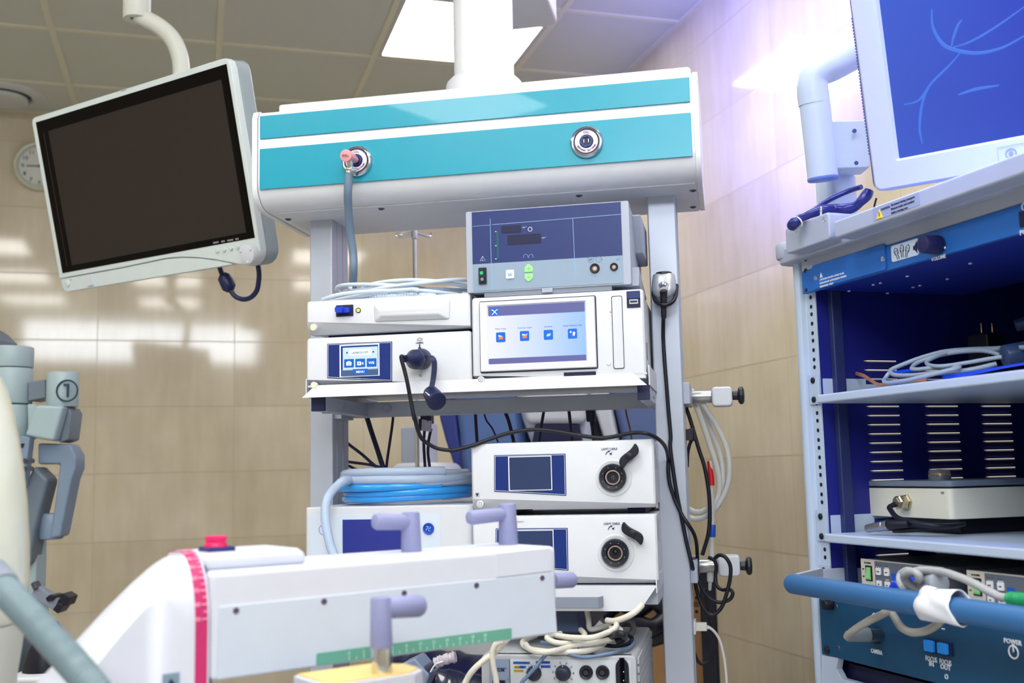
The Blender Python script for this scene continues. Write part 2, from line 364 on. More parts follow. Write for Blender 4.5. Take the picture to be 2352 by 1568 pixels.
# CO2 hose
HS = thing('gas_hose', 'grey rubber CO2 hose with pink plug hanging from the pendant outlet', 'hose', TOW, (co1.x, VF-.04, zb-.25))
pc = T(797, 360, VF-.048)
part('plug', MB().rcyl((co1.x, VF-.012, co1.z), (co1.x-.002, VF-.040, co1.z+.001), .0062, .0085, .001).rcyl((co1.x-.002, VF-.028, co1.z-.0), (pc.x, VF-.056, pc.z), .0078, .0115, .002), PINK, HS, label='pink plastic gas plug')
tt = MB().text('CO', pc.x-.0015, VF-.0566, pc.z-.002, .0042).text('2', pc.x+.0048, VF-.0566, pc.z-.0028, .0026)
part('lettering', tt, INK, HS)
hp = [(803, 366), (804, 384), (802, 400), (799, 440), (800, 480), (804, 530), (811, 580), (812, 620), (810, 662)]
vv = [VF-.040, VF-.036, VF-.034, VF-.03, VF-.01, VF+.01, VF+.02, VF+.02, VF+.05]
H = [T(x, y, v) for (x, y), v in zip(hp, vv)]
part('ferrule', MB().tube(H[:3], .0056, 16), CHROME, HS)
cl2 = MB()
for k in (0.35, .8): q = H[1].lerp(H[2], k); cl2.lathe(q+Vector((0, 0, .003)), (0, 0, -1), [(0, .0066), (.0012, .0074), (.0045, .0074), (.0056, .0066)], 20, caps=False)
q = H[1].lerp(H[2], .6); cl2.cyl((q.x+.004, q.y-.006, q.z), (q.x+.016, q.y-.006, q.z-.001), .0035, n=12)
part('hose_clamp', cl2, CHROME, HS)
part('hose', MB().tube(H[2:], .0076, 16), HOSE, HS)
# ---------------------------------------------------------------- shelf with brackets
FV = 1.80
def shelf(pyL, pyR, xl, xr, handle=False, depth=.40, zz=None, lip=.022):
    zL = T(702, pyL, FV-.012).z if zz is None else zz
    s = part('shelf', MB().box(xl+.004, xr-.004, FV+.0, FV+depth, zL+lip-.004, zL+lip), WHITE2, PEN, .001, seg=1)
    l = MB()   # folded front lip, leaning out, with cut corners
    ring = [(xl-.002, zL), (xr-.004, zL), (xr-.028, zL+lip), (xl+.018, zL+lip)]
    a = [(x, FV-.012+(.012 if z > zL else 0), z) for x, z in ring]; b = [(x, y+.0018, z) for x, y, z in a]
    if handle:
        ring = [(xl, zL+lip), (xr, zL+lip), (xr-.022, zL+lip*.25), (xr-.045, zL), (xl+.045, zL), (xl+.02, zL+lip*.25)]
        a = [(x, FV-.004+(z-zL)*.1, z) for x, z in ring]; b = [(x, y+.0018, z) for x, y, z in a]
    l.loft([a[::-1], b[::-1]]); part('front_lip', l, WHITE2, s)
    for x in (xl, xr-.0018): part('side_lip', MB().box(x, x+.0018, FV, FV+depth, zL+(lip-.012 if handle else .001), zL+lip+.012), WHITE2, s)
    return s, zL, zL+lip
xl, xr = T(702, 905, FV).x, T(1490, 880, FV).x
sh1, zs_b, ZS = shelf(913, 888, xl, xr+.002)
# arms under the shelf, with end caps, and the cross rail
for xa, xb_ in ((T(716, 930, FV+.02).x, T(745, 930, FV+.02).x), (T(1465, 905, FV+.02).x, T(1492, 905, FV+.02).x)):
    za_ = T(716, 944, FV+.02).z
    arm = part('bracket_arm', MB().box(xa, xb_, FV+.025, VP+.10, za_, za_+.026), ALU, PEN, .001, seg=1)
    part('end_cap', MB().box(xa-.0005, xb_+.0005, FV+.018, FV+.026, za_-.0005, za_+.0265), NAVYR, arm, .0008, seg=1)
    bo = MB()
    for k in (.10, .13): bo.lathe((xb_, FV+k, za_+.014), (1, 0, 0), [(0, .006), (.002, .006), (.0025, 0)], 6)
    bo.lathe(((xa+xb_)/2, FV+.06, za_), (0, 0, -1), [(0, .008), (.003, .007), (.0035, 0)], 16)
    part('arm_bolt', bo, LGREY, arm)
    ZA = za_
cr = part('cross_rail', MB().box(P1[1]+.01, P2[0]-.003, VP+.075, VP+.105, ZA-.001, ZA+.028), ALU, PEN, .001, seg=1)
part('rail_bolt', MB().lathe((T(888, 938, VP+.07).x, VP+.075, T(888, 938, VP+.07).z), (0, -1, 0), [(0, .0088), (.003, .0088), (.004, .007), (.003, .0045), (.003, 0)], 24), LGREY, cr)
part('bracket_plate', MB().box(P1[1]-.002, P1[1]+.014, VP+.01, VP+.08, ZA-.006, ZA+.032), ALU, PEN, .001, seg=1)
part('bracket_plate', MB().box(P2[0]-.005, P2[0]+.002, VP+.01, VP+.08, ZA-.006, ZA+.032), ALU, PEN, .001, seg=1)
# lower shelf with grey handle
z_l2 = T(1350, 1403, FV-.004).z; z_l2t = T(1500, 1345, FV-.004).z
sh2, _a, ZS2 = shelf(0, 0, xl+.004, T(1509, 1340, FV).x, True, zz=z_l2, lip=z_l2t-z_l2)
ha, hb = T(1150, 1385, FV-.02), T(1384, 1385, FV-.02)
hz0, hz1 = T(1370, 1396, FV-.02).z, T(1370, 1370, FV-.02).z
part('handle', MB().prism([(ha.x, FV-.006), (ha.x, FV-.02), (ha.x+.006, FV-.026), (hb.x-.006, FV-.026), (hb.x, FV-.02), (hb.x, FV-.006), (hb.x-.004, FV-.006), (hb.x-.005, FV-.018), (hb.x-.008, FV-.022), (ha.x+.008, FV-.022), (ha.x+.005, FV-.018), (ha.x+.004, FV-.006)], hz0, hz1, 'z'), GREY, sh2, .001, 'grey folded metal handle', seg=1)
for xa in (T(716, 1390, FV+.02).x, T(1475, 1380, FV+.02).x):
    part('bracket_arm', MB().box(xa, xa+.026, FV+.03, VP+.10, z_l2t-.034, z_l2t-.008), ALU, PEN, .001, seg=1)
# ================================================================ devices on the pendant
def crop(x0, y0, s): return lambda x, y, v=FV: T(x0+x/s, y0+y/s, v)
c7 = crop(680, 600, 4.355); c8 = crop(1040, 440, 3.015); c3 = crop(1050, 940, 3.563); c5 = crop(680, 900, 3.733); c6 = crop(1040, 1300, 4.523)
def rect(mb, f, x0, y0, x1, y1, ya, yb, r=0, mi=0, v=FV):
    a, b = f(x0, y0, v), f(x1, y1, v)
    if r: return mb.plate(a.x, b.x, b.z, a.z, ya, yb, r, mi)
    return mb.box(a.x, b.x, ya, yb, b.z, a.z, mi)
def quad(mb, f, pts, ya, yb, mi=0, v=FV): return mb.prism([(p.x, p.z) for p in (f(x, y, v) for x, y in pts)], ya, yb, 'y', mi)
def face_ring(pts, y): return [(p.x, y, p.z) for p in pts]
def shell(x0, x1, z0, z1, cl, cr, back=.33, name='housing', par=None, m=WHITE2):
    r = []
    for x, c in ((x0, cl), (x0+.003, cl), (x1-.003, cr), (x1, cr)):
        d = .0025 if x in (x0, x1) else 0
        r.append([(x, FV+d+.005, z1-d), (x, FV+d+.0012, z1-.0012-d), (x, FV+d, z1-.005-d), (x, FV+d, c), (x, FV+.012, z0+d+.001), (x, FV+.015, z0+d), (x, FV+.035, z0+d), (x, FV+.035, z1-d)])
    part('front_panel', MB().loft(r), m, par)
    part('housing', MB().box(x0+.004, x1-.004, FV+.03, FV+back, z0+.003, z1-.002), m, par, .0015, seg=1)
def power_button(t, c, green=True):
    b = part('power_button', MB().rcyl((c.x, FV+.006, c.z), (c.x, FV-.004, c.z), .0062, .0060, .001), WHITE, t)
    part('power_ring', MB().ring((c.x, FV-.004, c.z), (0, -1, 0), .0036, .00045, 24, 6), LED if green else GREY, b)
    q = MB().box(c.x-.0004, c.x+.0004, FV-.0046, FV-.0038, c.z-.0016, c.z+.0022); part('power_mark', q, LED if green else GREY, b)
SLOT = mat('dark_recess', rgb(14, 18, 60), .6)
# --- flat unit with grip ridge
a, b = c7(105, 400), c7(1742, 690); zt1 = a.z; zb1 = c7(140, 730).z
HUB = thing('video_unit', 'flat white medical unit with yellow lamp and raised grip ridge under coiled tubing', 'medical device', TOW, ((a.x+b.x)/2, FV+.16, zb1))
shell(a.x, b.x, zb1, zt1, c7(105, 608).z, c7(1740, 640).z, par=HUB)
O = [c7(775, 425), c7(1550, 375), c7(1545, 585), c7(780, 612)]; I2 = [c7(825, 492, FV-.009), c7(1425, 462, FV-.009), c7(1430, 522, FV-.009), c7(845, 540, FV-.009)]
part('grip_ridge', MB().loft([face_ring(O[::-1], FV-.0005), face_ring(I2[::-1], FV-.010)]), WHITE2, HUB, .003, seg=3)
lv = part('lever_plate', rect(MB(), c7, 402, 442, 574, 546, FV-.0016, FV+.004, .001), SLOT, HUB)
part('lever', rect(MB(), c7, 405, 468, 535, 512, FV-.010, FV-.001, .001, v=FV-.006).plate(c7(395, 480, FV-.014).x, c7(470, 480, FV-.014).x, c7(420, 512, FV-.014).z, c7(420, 455, FV-.014).z, FV-.018, FV-.009, .003), mat('blue_lever', rgb(20, 60, 200), .35), lv, label='blue locking lever')
q = c7(623, 490); part('indicator', MB().rcyl((q.x, FV+.002, q.z), (q.x, FV-.0022, q.z), .0030, .0028, .0006), LED, part('indicator_ring', MB().ring((q.x, FV-.0006, q.z), (0, -1, 0), .0040, .0008), BLACK, HUB))
power_button(HUB, c7(178, 662))
ft = MB()
for x in (a.x+.03, b.x-.05): ft.box(x, x+.02, FV+.05, FV+.07, zb1-.008, zb1+.004)
for x in (a.x+.03, b.x-.05): part('foot', MB().box(x, x+.02, FV+.05, FV+.28, zb1-.0005, zb1+.004), BLACK, HUB)
# --- camera control unit
a, b = c7(105, 770), c7(1755, 1200); zt2 = a.z; zb2 = ZS+.001
CCU = thing('camera_control_unit', 'white camera control unit whose small screen reads LAPAROSCOPY', 'medical device', TOW, ((a.x+b.x)/2, FV+.16, zb2))
shell(a.x, b.x, zb2, zt2, c7(105, 1185).z, c7(1755, 1215).z, par=CCU)
part('top_spacer', MB().box(a.x+.03, b.x-.01, FV+.03, FV+.3, zt2-.001, zb1+.0), SLOT, CCU)
def screen_panel(t, f, P, dy=0):
    """navy glass panel with white outline; P outer corner pixels TL TR BR BL"""
    pts = [f(x, y) for x, y in P]; cx_ = sum(p.x for p in pts)/4; cz_ = sum(p.z for p in pts)/4
    def ins(g): return [(p.x+(g if p.x < cx_ else -g), p.z+dy+(g if p.z < cz_ else -g)) for p in pts]
    g = part('screen_panel', MB().prism(ins(0), FV-.0010, FV+.003), NAVY, t, .0008)
    o = MB()
    for A, B in ((ins(.0016), ins(.0022)),):
        for i in range(4):
            j = (i+1) % 4; o.prism([A[i], A[j], B[j], B[i]], FV-.0014, FV-.0009)
    part('outline', o, WINK, g)
    return g
g = screen_panel(CCU, c7, [(312, 824), (962, 801), (962, 1200), (312, 1168)])
part('screen_frame', rect(MB(), c7, 438, 838, 838, 1143, FV-.0018, FV-.0008), WINK, g)
E1 = [SCR('scr_base', rgb(18, 62, 140), .8), SCR('scr_light', rgb(196, 222, 244), .8), SCR('scr_white', rgb(240, 246, 252), .85), SCR('scr_blue', rgb(24, 96, 190), .85), SCR('scr_navy', rgb(16, 44, 120), .8), SCR('scr_grey', rgb(70, 96, 136), .8), SCR('scr_orange', rgb(230, 130, 80), .8)]
y0 = FV-.0019
s = rect(MB(), c7, 452, 850, 826, 1136, y0-.0003, y0+.0003, 0, 0)
L = lambda a1, b1, a2, b2, mi, dd=1, r=0: rect(s, c7, a1, b1, a2, b2, y0-.0003*(dd+1), y0-.0003*dd, r, mi)
L(472, 866, 822, 1078, 1); L(536, 885, 755, 935, 2, 2); L(492, 892, 530, 942, 1, 2, .001); L(762, 884, 800, 932, 1, 2, .001)
for xx in (486, 598, 712): L(xx, 981-(xx-486)*.035, xx+98, 1062-(xx-486)*.035, 3, 2, .001)
L(455, 1084, 824, 1134, 5, 1); L(572, 1080, 722, 1124, 3, 2)
tx = lambda w, x, y, h, mi, ww=None: s.text(w, c7(x, y).x, y0-.0014, c7(x, y).z, h/4.355/2488*1.8*1.02, mi, w=ww)
tx('LAPAROSCOPY', 646, 924, 22, 4, .0300); tx('WB', 760, 1028, 27, 2); tx('MENU', 648, 1116, 23, 2)
tri = lambda pts, mi: quad(s, c7, pts, y0-.0015, y0-.0009, mi)
tri([(502, 917), (522, 906), (522, 927)], 4); tri([(792, 906), (772, 896), (772, 917)], 4)
rect(s, c7, 508, 1008, 560, 1042, y0-.0014, y0-.0009, .0008, 2); rect(s, c7, 522, 1000, 546, 1010, y0-.0014, y0-.0009, 0, 2)
q = c7(534, 1025); s.cyl((q.x, y0-.0019, q.z), (q.x, y0-.0012, q.z), .0019, n=20, mi=3); s.cyl((q.x, y0-.0022, q.z), (q.x, y0-.0018, q.z), .0012, n=20, mi=2)
rect(s, c7, 617, 1004, 657, 1040, y0-.0014, y0-.0009, .0006, 2); tri([(662, 1022), (678, 1006), (678, 1037)], 2); q = c7(637, 1022); s.cyl((q.x, y0-.0018, q.z), (q.x, y0-.0012, q.z), .0012, n=16, mi=3)
part('screen', s, E1, g, label='lit touch screen with LAPAROSCOPY, WB and MENU')
t = MB(); q = c7(1236, 822); t.text('CAMERA', q.x, FV-.0004, q.z, .0028, w=.0140)
quad(t, c7, [(1231, 830), (1243, 830), (1243, 860), (1253, 860), (1237, 888), (1220, 860), (1231, 860)], FV-.0007, FV-.0003)
t.tube([c7(1212, 790, FV-.0006), c7(1216, 773, FV-.0006), c7(1236, 764, FV-.0006), c7(1250, 770, FV-.0006), c7(1250, 790, FV-.0006), c7(1212, 791, FV-.0006)], .0003, 5, smooth=False); t.tube([c7(1252, 768, FV-.0006), c7(1262, 770, FV-.0006), c7(1262, 788, FV-.0006), c7(1252, 790, FV-.0006)], .0003, 5, smooth=False)
t.tube([c7(x, y, FV-.0006) for x, y in ((1232, 1128), (1257, 1127), (1257, 1153), (1232, 1154), (1232, 1128))], .0002, 4, smooth=False); rect(t, c7, 1241, 1134, 1246, 1150, FV-.0006, FV-.0002)
part('lettering', t, INK, CCU)
power_button(CCU, c7(183, 1240))
# camera plug, strap, cap and cable
PLG = thing('camera_plug', 'navy camera plug with hanging protective cap and long black cable', 'plug', TOW, c7(1240, 985, FV-.03))
part('socket_body', MB().lathe(c7(1265, 975, FV), c7(1185, 985, FV-.035)-c7(1265, 975, FV), [(0, .0175), (.004, .0185), (.018, .0175), (.022, .0165), (.023, .016)], 40).lathe(c7(1215, 982, FV-.02), c7(1120, 975, FV-.05)-c7(1215, 982, FV-.02), [(0, .0165), (.004, .0172), (.012, .0168), (.020, .012), (.030, .0075), (.040, .0060)], 40), NAVYR, PLG)
cable = [c7(1085, 962, FV-.062), c7(1055, 950, FV-.066), c7(1056, 985, FV-.066), c7(1085, 1090, FV-.064), c7(1115, 1220, FV-.062), c7(1145, 1380, FV-.058), c7(1180, 1568, FV-.055),
 c5(1010, 200, FV-.05), c5(1060, 370, FV-.04), c5(1120, 435, FV-.03), c5(1210, 483, FV-.02), c5(1320, 500, FV-.012), c3(-40, 336, FV-.010), c3(110, 300, FV-.006), c3(290, 235, FV+.004), c3(440, 190, FV+.01), c3(620, 165, FV+.012), c3(800, 178, FV+.01), c3(960, 206, FV+.006), c3(1150, 232, FV+.003), c3(1260, 226, FV+.003), c3(1440, 192, FV-.004), c3(1560, 200, FV-.01), c3(1650, 245, FV+.02), c3(1705, 310, FV+.09), c3(1727, 400, VP-.012), c3(1727, 500, VP-.007), c3(1740, 610, VP-.007), c3(1770, 700, VP-.007)]
r7 = crop(1480, 840, 2.152)
tail = [r7(150, 660, VP-.007), r7(185, 735, VP-.01), r7(215, 780, VP-.012), r7(245, 830, VP-.0), r7(258, 880, VP+.03), r7(262, 950, VP+.06), r7(262, 1020, VP+.06), r7(280, 1090, VP+.06), r7(320, 1145, VP+.06), r7(370, 1168, VP+.06), r7(420, 1155, VP+.06), r7(437, 1125, VP+.06), r7(420, 1104, VP+.062), r7(385, 1106, VP+.07), r7(358, 1085, VP+.075), r7(352, 1040, VP+.08), r7(355, 990, VP+.08), r7(345, 960, VP+.08), r7(318, 946, VP+.085)]
part('cable', MB().tube(cable+tail, .0034, 10, sub=7), RUBBER, PLG, label='black rubber cable')
st = [c7(1300, 945, FV-.018), c7(1345, 945, FV-.03), c7(1378, 985, FV-.034), c7(1384, 1060, FV-.034), c7(1375, 1160, FV-.034), c7(1356, 1262, FV-.036)]
sm = MB(); P = spline(st, 8); sm.loft([[(p.x-.0045, p.y-.0012, p.z), (p.x+.0045, p.y-.0012, p.z), (p.x+.0045, p.y+.0012, p.z), (p.x-.0045, p.y+.0012, p.z)] for p in P])
part('cap_strap', sm, NAVYR, PLG)
ca, cb_ = c7(1345, 1312, FV-.026), c7(1412, 1405, FV-.050)
cp = part('protective_cap', MB().rcyl(ca, cb_, .0135, .0165, .0015, 36), NAVYR, PLG)
mm = MB(); dz_ = (cb_-ca).normalized()
for k in range(3): mm.box(-.006+.001*k, .006-.002*k, -.0004, .0004, -.0006, .0006); mm.xf(Matrix.Translation(c7(1322+k*7, 1326+9*k, FV-.057)) @ Matrix.Rotation(.62, 4, 'Y'), len(mm.v)-8)
part('cap_print', mm, WINK, cp)
# --- recorder with touch screen
a, b = c8(130, 735), c8(1362, 1300); zt3 = a.z
REC = thing('video_recorder', 'white video recorder with large touch screen and four blue icons', 'medical device', TOW, ((a.x+b.x)/2, FV+.17, ZS+.001))
xa_, xb_ = a.x, c8(1325, 900).x
shell(xa_, xb_, ZS+.001, zt3, c8(140, 1275).z, c8(1350, 1290).z, .36, par=REC)
fr = [c8(180, 762, FV-.008), c8(976, 716, FV-.008), c8(996, 1215, FV-.008), c8(190, 1249, FV-.008)]
f1 = [c8(180, 762, FV-.002), c8(976, 716, FV-.002), c8(996, 1215, FV-.002), c8(188, 1250, FV-.002)]
inn = [c8(244, 797, FV-.006), c8(912, 759, FV-.006), c8(920, 1162, FV-.006), c8(244, 1196, FV-.006)]
sx0, sx1, sz0, sz1 = inn[0].x, inn[1].x, inn[3].z, inn[0].z
ox0, ox1, oz0, oz1 = fr[0].x, fr[2].x, fr[2].z, fr[0].z
part('screen_gasket', MB().plate(ox0-.0012, ox1+.0018, oz0-.002, oz1+.0014, FV-.0006, FV+.003, .003), SLOT, REC)
bz = MB(); bz.loft([[(ox0, FV, oz0), (ox1, FV, oz0), (ox1, FV, oz1), (ox0, FV, oz1)], [(ox0+.001, FV-.007, oz0+.001), (ox1-.001, FV-.007, oz0+.001), (ox1-.001, FV-.007, oz1-.001), (ox0+.001, FV-.007, oz1-.001)], [(sx0-.002, FV-.008, sz0-.002), (sx1+.002, FV-.008, sz0-.002), (sx1+.002, FV-.008, sz1+.002), (sx0-.002, FV-.008, sz1+.002)], [(sx0, FV-.005, sz0), (sx1, FV-.005, sz0), (sx1, FV-.005, sz1), (sx0, FV-.005, sz1)]])
BZ = part('screen_bezel', bz, WHITE, REC, .0006)
g = bpy.data.materials.new('scr_case_gradient'); g.use_nodes = True; nt = g.node_tree; B_ = nt.nodes['Principled BSDF']; tc = nt.nodes.new('ShaderNodeTexCoord'); sp = nt.nodes.new('ShaderNodeSeparateXYZ'); rp = nt.nodes.new('ShaderNodeValToRGB')
nt.links.new(tc.outputs['Generated'], sp.inputs[0]); nt.links.new(sp.outputs[0], rp.inputs[0]); rp.color_ramp.elements[0].color = (*rgb(206, 206, 244), 1); rp.color_ramp.elements[1].color = (*rgb(130, 166, 250), 1)
nt.links.new(rp.outputs[0], B_.inputs['Emission Color']); B_.inputs['Emission Strength'].default_value = 1.0; B_.inputs['Base Color'].default_value = (0, 0, 0, 1); B_.inputs['Roughness'].default_value = .3
yS = FV-.0056
s = MB().box(sx0, sx1, yS, yS+.001, sz0, sz1, 0)
def R8(x0, y0_, x1, y1, mi, k=1, r=0): rect(s, c8, x0, y0_, x1, y1, yS-.0002*(k+1), yS-.0002*k, r, mi, v=FV-.006)
R8(248, 797, 912, 830, 1); R8(248, 1160, 920, 1163, 1)
s.box(sx0, sx1, yS-.0004, yS-.0001, c8(500, 846, FV-.006).z, sz1, 1); s.box(sx0, sx1, yS-.0004, yS-.0001, sz0, c8(500, 1146, FV-.006).z, 1)
for cx0, cy0, lb, w in ((332, 1008, 'New Case', .0185), (497, 999, 'Current Case', .0245), (662, 991, 'Archive', .0135), (829, 983, 'Load Patient Info', .0320)):
    R8(cx0-33, cy0-33, cx0+33, cy0+33, 2, 2, .002); q = c8(cx0, cy0, FV-.006)
    p = c8(cx0, cy0-52 if lb != 'New Case' else cy0-54, FV-.006); s.text(lb, p.x, yS-.0008, p.z, .0026, 3, w=w)
    M_ = lambda pts, mi, k=3: s.prism([(q.x+u*.001, q.z+w_*.001) for u, w_ in pts], yS-.0002*(k+1), yS-.0002*k, 'y', mi)
    if lb in ('New Case', 'Current Case'): M_([(-4, -3.6), (3.4, -3.6), (4.6, 1), (-2.8, 1)], 4); M_([(-4, 1.2), (-4, 3.6), (-1, 3.6), (0, 2.4), (2, 2.4), (2, 1.2)], 5)
    if lb == 'Current Case': M_([(2, 1.5), (4.6, 4.2), (5.2, 3.4), (2.8, .8)], 5, 4)
    if lb == 'Archive':
        for k in range(3): M_([(-4+k*.4, -3.6+k*1.8), (2+k*.4, -2.8+k*1.8), (4.4+k*.2, 0+k*1.5), (-1.5, -1.2+k*1.8)], 5 if k % 2 else 6, 3+k)
    if lb.startswith('Load'): M_([(-5, 3.4), (-3.4, 3.4), (-3.4, 5), (-2.4, 5), (-2.4, 3.4), (-.8, 3.4), (-.8, 2.4), (-2.4, 2.4), (-2.4, .8), (-3.4, .8), (-3.4, 2.4), (-5, 2.4)], 5); M_([(0, -3), (3.4, -4), (4.8, 2.4), (1.2, 3.4)], 5); M_([(-1, -4), (2, -4), (2, -1.6), (-1, -1.6)], 4, 4)
R8(263, 808, 316, 858, 2, 3, .002); q = c8(290, 833, FV-.006)
for sg in (1, -1): s.prism([(q.x+sg*u*.001, q.z+w_*.001) for u, w_ in ((-5, -4.4), (-4.2, -5.2), (3.4, 2.6), (5.4, 3), (5.4, 4.4), (2.6, 3.8))], yS-.0014, yS-.0011, 'y', 5)
part('screen', s, [g, SCR('scr_bar', rgb(104, 106, 160), .8), SCR('scr_icon', rgb(26, 108, 220), .8), SCR('scr_ink', rgb(60, 70, 130), .8), E1[6], E1[2], SCR('scr_sky', rgb(110, 180, 240), .8)], BZ, label='lit screen: New Case, Current Case, Archive, Load Patient Info')
o = MB(); rect(o, c8, 1097, 724, 1190, 1224, FV-.0012, FV+.002, .003); part('disc_slot', rect(MB(), c8, 1102, 729, 1186, 1220, FV-.0022, FV+.002, .0025), WHITE2, part('slot_outline', o, SLOT, REC))
u = part('usb_port', rect(MB(), c8, 1203, 691, 1300, 800, FV-.0015, FV+.003, .0008), SLOT, REC)
part('usb_flap', rect(MB(), c8, 1207, 695, 1296, 738, FV-.003, FV-.0012), NAVY2, u)
part('usb_socket', rect(MB(), c8, 1222, 748, 1284, 776, FV-.0022, FV-.0012, .001).plate(*(lambda a, b: (a.x, b.x, b.z, a.z))(c8(1228, 757), c8(1278, 767)), FV-.0026, FV-.002, .0004, 1), [STEEL, SLOT], u)
q = c8(1080, 1187); part('eject_button', MB().rcyl((q.x, FV+.001, q.z), (q.x, FV-.002, q.z), .0036, .0034, .0006), WHITE, REC)
q = c8(1091, 834); part('pinhole', MB().cyl((q.x, FV+.001, q.z), (q.x, FV-.0004, q.z), .0009, n=12), SLOT, REC)
part('card_slot', rect(MB(), c8, 769, 1252, 992, 1276, FV-.0008, FV+.002, .001), SLOT, REC)
power_button(REC, c8(197, 1303), False)
v_ = MB()
for k in range(3): v_.box(xb_-.0045, xb_-.0035, FV+.05+.02*k, FV+.06+.02*k, ZS+.03, ZS+.06)
part('vents', v_, SLOT, REC)
# --- motor unit on top of the recorder
a, b = c8(92, 155), c8(1242, 640)
zt4 = c8(1210, 62).z; zb4 = c8(1242, 640).z; x0, x1 = c8(92, 300).x, c8(1225, 300).x
ENDO = thing('motor_control_unit', 'grey motor control unit with dark blue panel and green plus and minus buttons', 'medical device', TOW, ((x0+x1)/2, FV+.12, zb4))
part('housing', MB().box(x0+.001, x1-.001, FV+.02, FV+.25, zb4+.001, zt4-.001), LGREY, ENDO, .002)
part('side_bulge', MB().prism([(FV+.08, zt4-.006), (FV+.22, zt4-.006), (FV+.22, zt4-.075), (FV+.12, zt4-.068)], x1-.004, x1+.014, 'x'), LGREY, ENDO, .003)
part('side_foot', MB().prism([(FV+.03, zb4+.002), (FV+.2, zb4+.002), (FV+.2, zb4+.008), (FV+.05, zb4+.038)], x1-.004, x1+.010, 'x'), LGREY, ENDO, .001)
zp0, zp1 = c8(147, 690).z, c8(1162, 72).z; xp0, xp1 = c8(135, 330).x, c8(1162, 200).x; xp1 = c8(1172, 350).x
FRB = part('front_frame', MB().plate(x0, x1, zb4, zt4, FV, FV+.022, .003), LGREY, ENDO, .0008)
zm = c8(145, 504).z
part('upper_panel', MB().box(xp0, xp1, FV-.001, FV+.003, zm, zp1), NAVY2, ENDO, label='dark blue display panel')
part('lower_panel', MB().box(xp0, xp1, FV-.001, FV+.003, zp0, zm), mat('pale_blue_panel', rgb(138, 158, 180), .42), ENDO, label='pale blue button panel')
y0 = FV-.0012; s = MB()
def ln(pts, r=.00035, mi=0, f=c8, v=None): s.tube([f(x, y, FV-.0012 if v is None else v) for x, y in pts], r, 4, mi, smooth=False)
PAL = mat('pale_ink', rgb(150, 184, 226), .5)
ln([(258, 186), (272, 682)], .0005); ln([(831, 188), (850, 645)], .0005); ln([(272, 229), (1162, 157)], .0005); ln([(136, 241), (258, 231)], .0004)
for k, xy in enumerate(((303, 277), (303, 375), (303, 466))): rect(s, c8, xy[0]-9, xy[1]-2, xy[0]+2, xy[1]+2, y0-.0003, y0+.0002, 0, 1)
s.text('min⁻¹', c8(498, 252).x, y0-.0003, c8(498, 252).z, .0024, 1); s.text('min⁻¹', c8(633, 324).x, y0-.0003, c8(633, 324).z, .0024, 1)
q = c8(536, 261); s.ring((q.x, y0, q.z), (0, 1, 0), .0035, .0005, 20, 5, 1)
ln([(207, 446), (188, 479), (226, 477), (207, 446), (207, 479)], .0004, 1)
for cx_ in (505, 541): ln([(cx_-15, 458), (cx_-13, 440), (cx_, 432), (cx_+12, 438), (cx_+15, 455)], .0004, 0)
for cx_, cy_, rr_ in ((956, 470, .0052), (1012, 468, .0048)): q = c8(cx_, cy_); s.ring((q.x, y0, q.z), (0, 1, 0), rr_, .0003, 24, 4, 2)
s.text('MT', c8(956, 476).x, y0-.0003, c8(956, 476).z, .003, 2); ln([(1012, 466), (1040, 466)], .0003, 2); ln([(1130, 472), (1160, 468)], .0004, 2); ln([(1135, 466), (1150, 452)], .0003, 2); ln([(988, 578), (989, 595)], .0003, 2)
part('panel_marks', s, [PAL, WINK, mat('blue_grey_ink', rgb(104, 130, 170), .5)], ENDO)
for (x_0, y_0, x_1, y_1) in ((338, 242, 474, 282), (380, 306, 612, 356)): part('readout', rect(MB(), c8, x_0, y_0-2, x_1, y_1, FV-.0016, FV+.001), SLOT, ENDO)
part('bar_graph', rect(MB(), c8, 303, 276, 322, 466, FV-.0016, FV+.001), mat('dark_teal', rgb(10, 78, 96), .4), ENDO)
sw = part('power_switch', rect(MB(), c8, 181, 530, 237, 640, FV-.004, FV+.001, .001), BLACK, ENDO)
part('switch_rocker', rect(MB(), c8, 190, 548, 228, 628, FV-.0058, FV-.003, .001), BLACK, sw); part('switch_lamp', rect(MB(), c8, 193, 557, 215, 577, FV-.0064, FV-.005), mat('green_lamp', rgb(20, 140, 90), .4, emit=rgb(20, 160, 90), es=.5), sw)
q = c8(208, 610); part('switch_mark', MB().ring((q.x, FV-.006, q.z), (0, 1, 0), .0018, .0004, 16, 5), WINK, sw)
mb_ = part('mode_button', rect(MB(), c8, 369, 544, 427, 602, FV-.003, FV, .002), WHITE, ENDO); part('lettering', MB().text('M', c8(398, 590).x, FV-.0034, c8(398, 588).z, .0062), PAL, mb_)
pb = part('plus_button', quad(MB(), c8, [(498, 527), (518, 503), (530, 502), (555, 523), (555, 556), (498, 560)], FV-.003, FV), GREENB, ENDO, .0008, 'green plus button')
mb2 = part('minus_button', quad(MB(), c8, [(498, 570), (556, 566), (557, 598), (535, 622), (522, 624), (499, 601)], FV-.003, FV), GREENB, ENDO, .0008, 'green minus button')
GI = mat('green_ink', rgb(80, 150, 110), .5)
s = MB(); s.tube([c8(512, 532, FV-.0032), c8(541, 530, FV-.0032)], .0003, 4, smooth=False); s.tube([c8(526, 518, FV-.0032), c8(527, 545, FV-.0032)], .0003, 4, smooth=False); part('plus_mark', s, GI, pb)
part('minus_mark', MB().tube([c8(513, 592, FV-.0032), c8(542, 590, FV-.0032)], .0003, 4, smooth=False), GI, mb2)
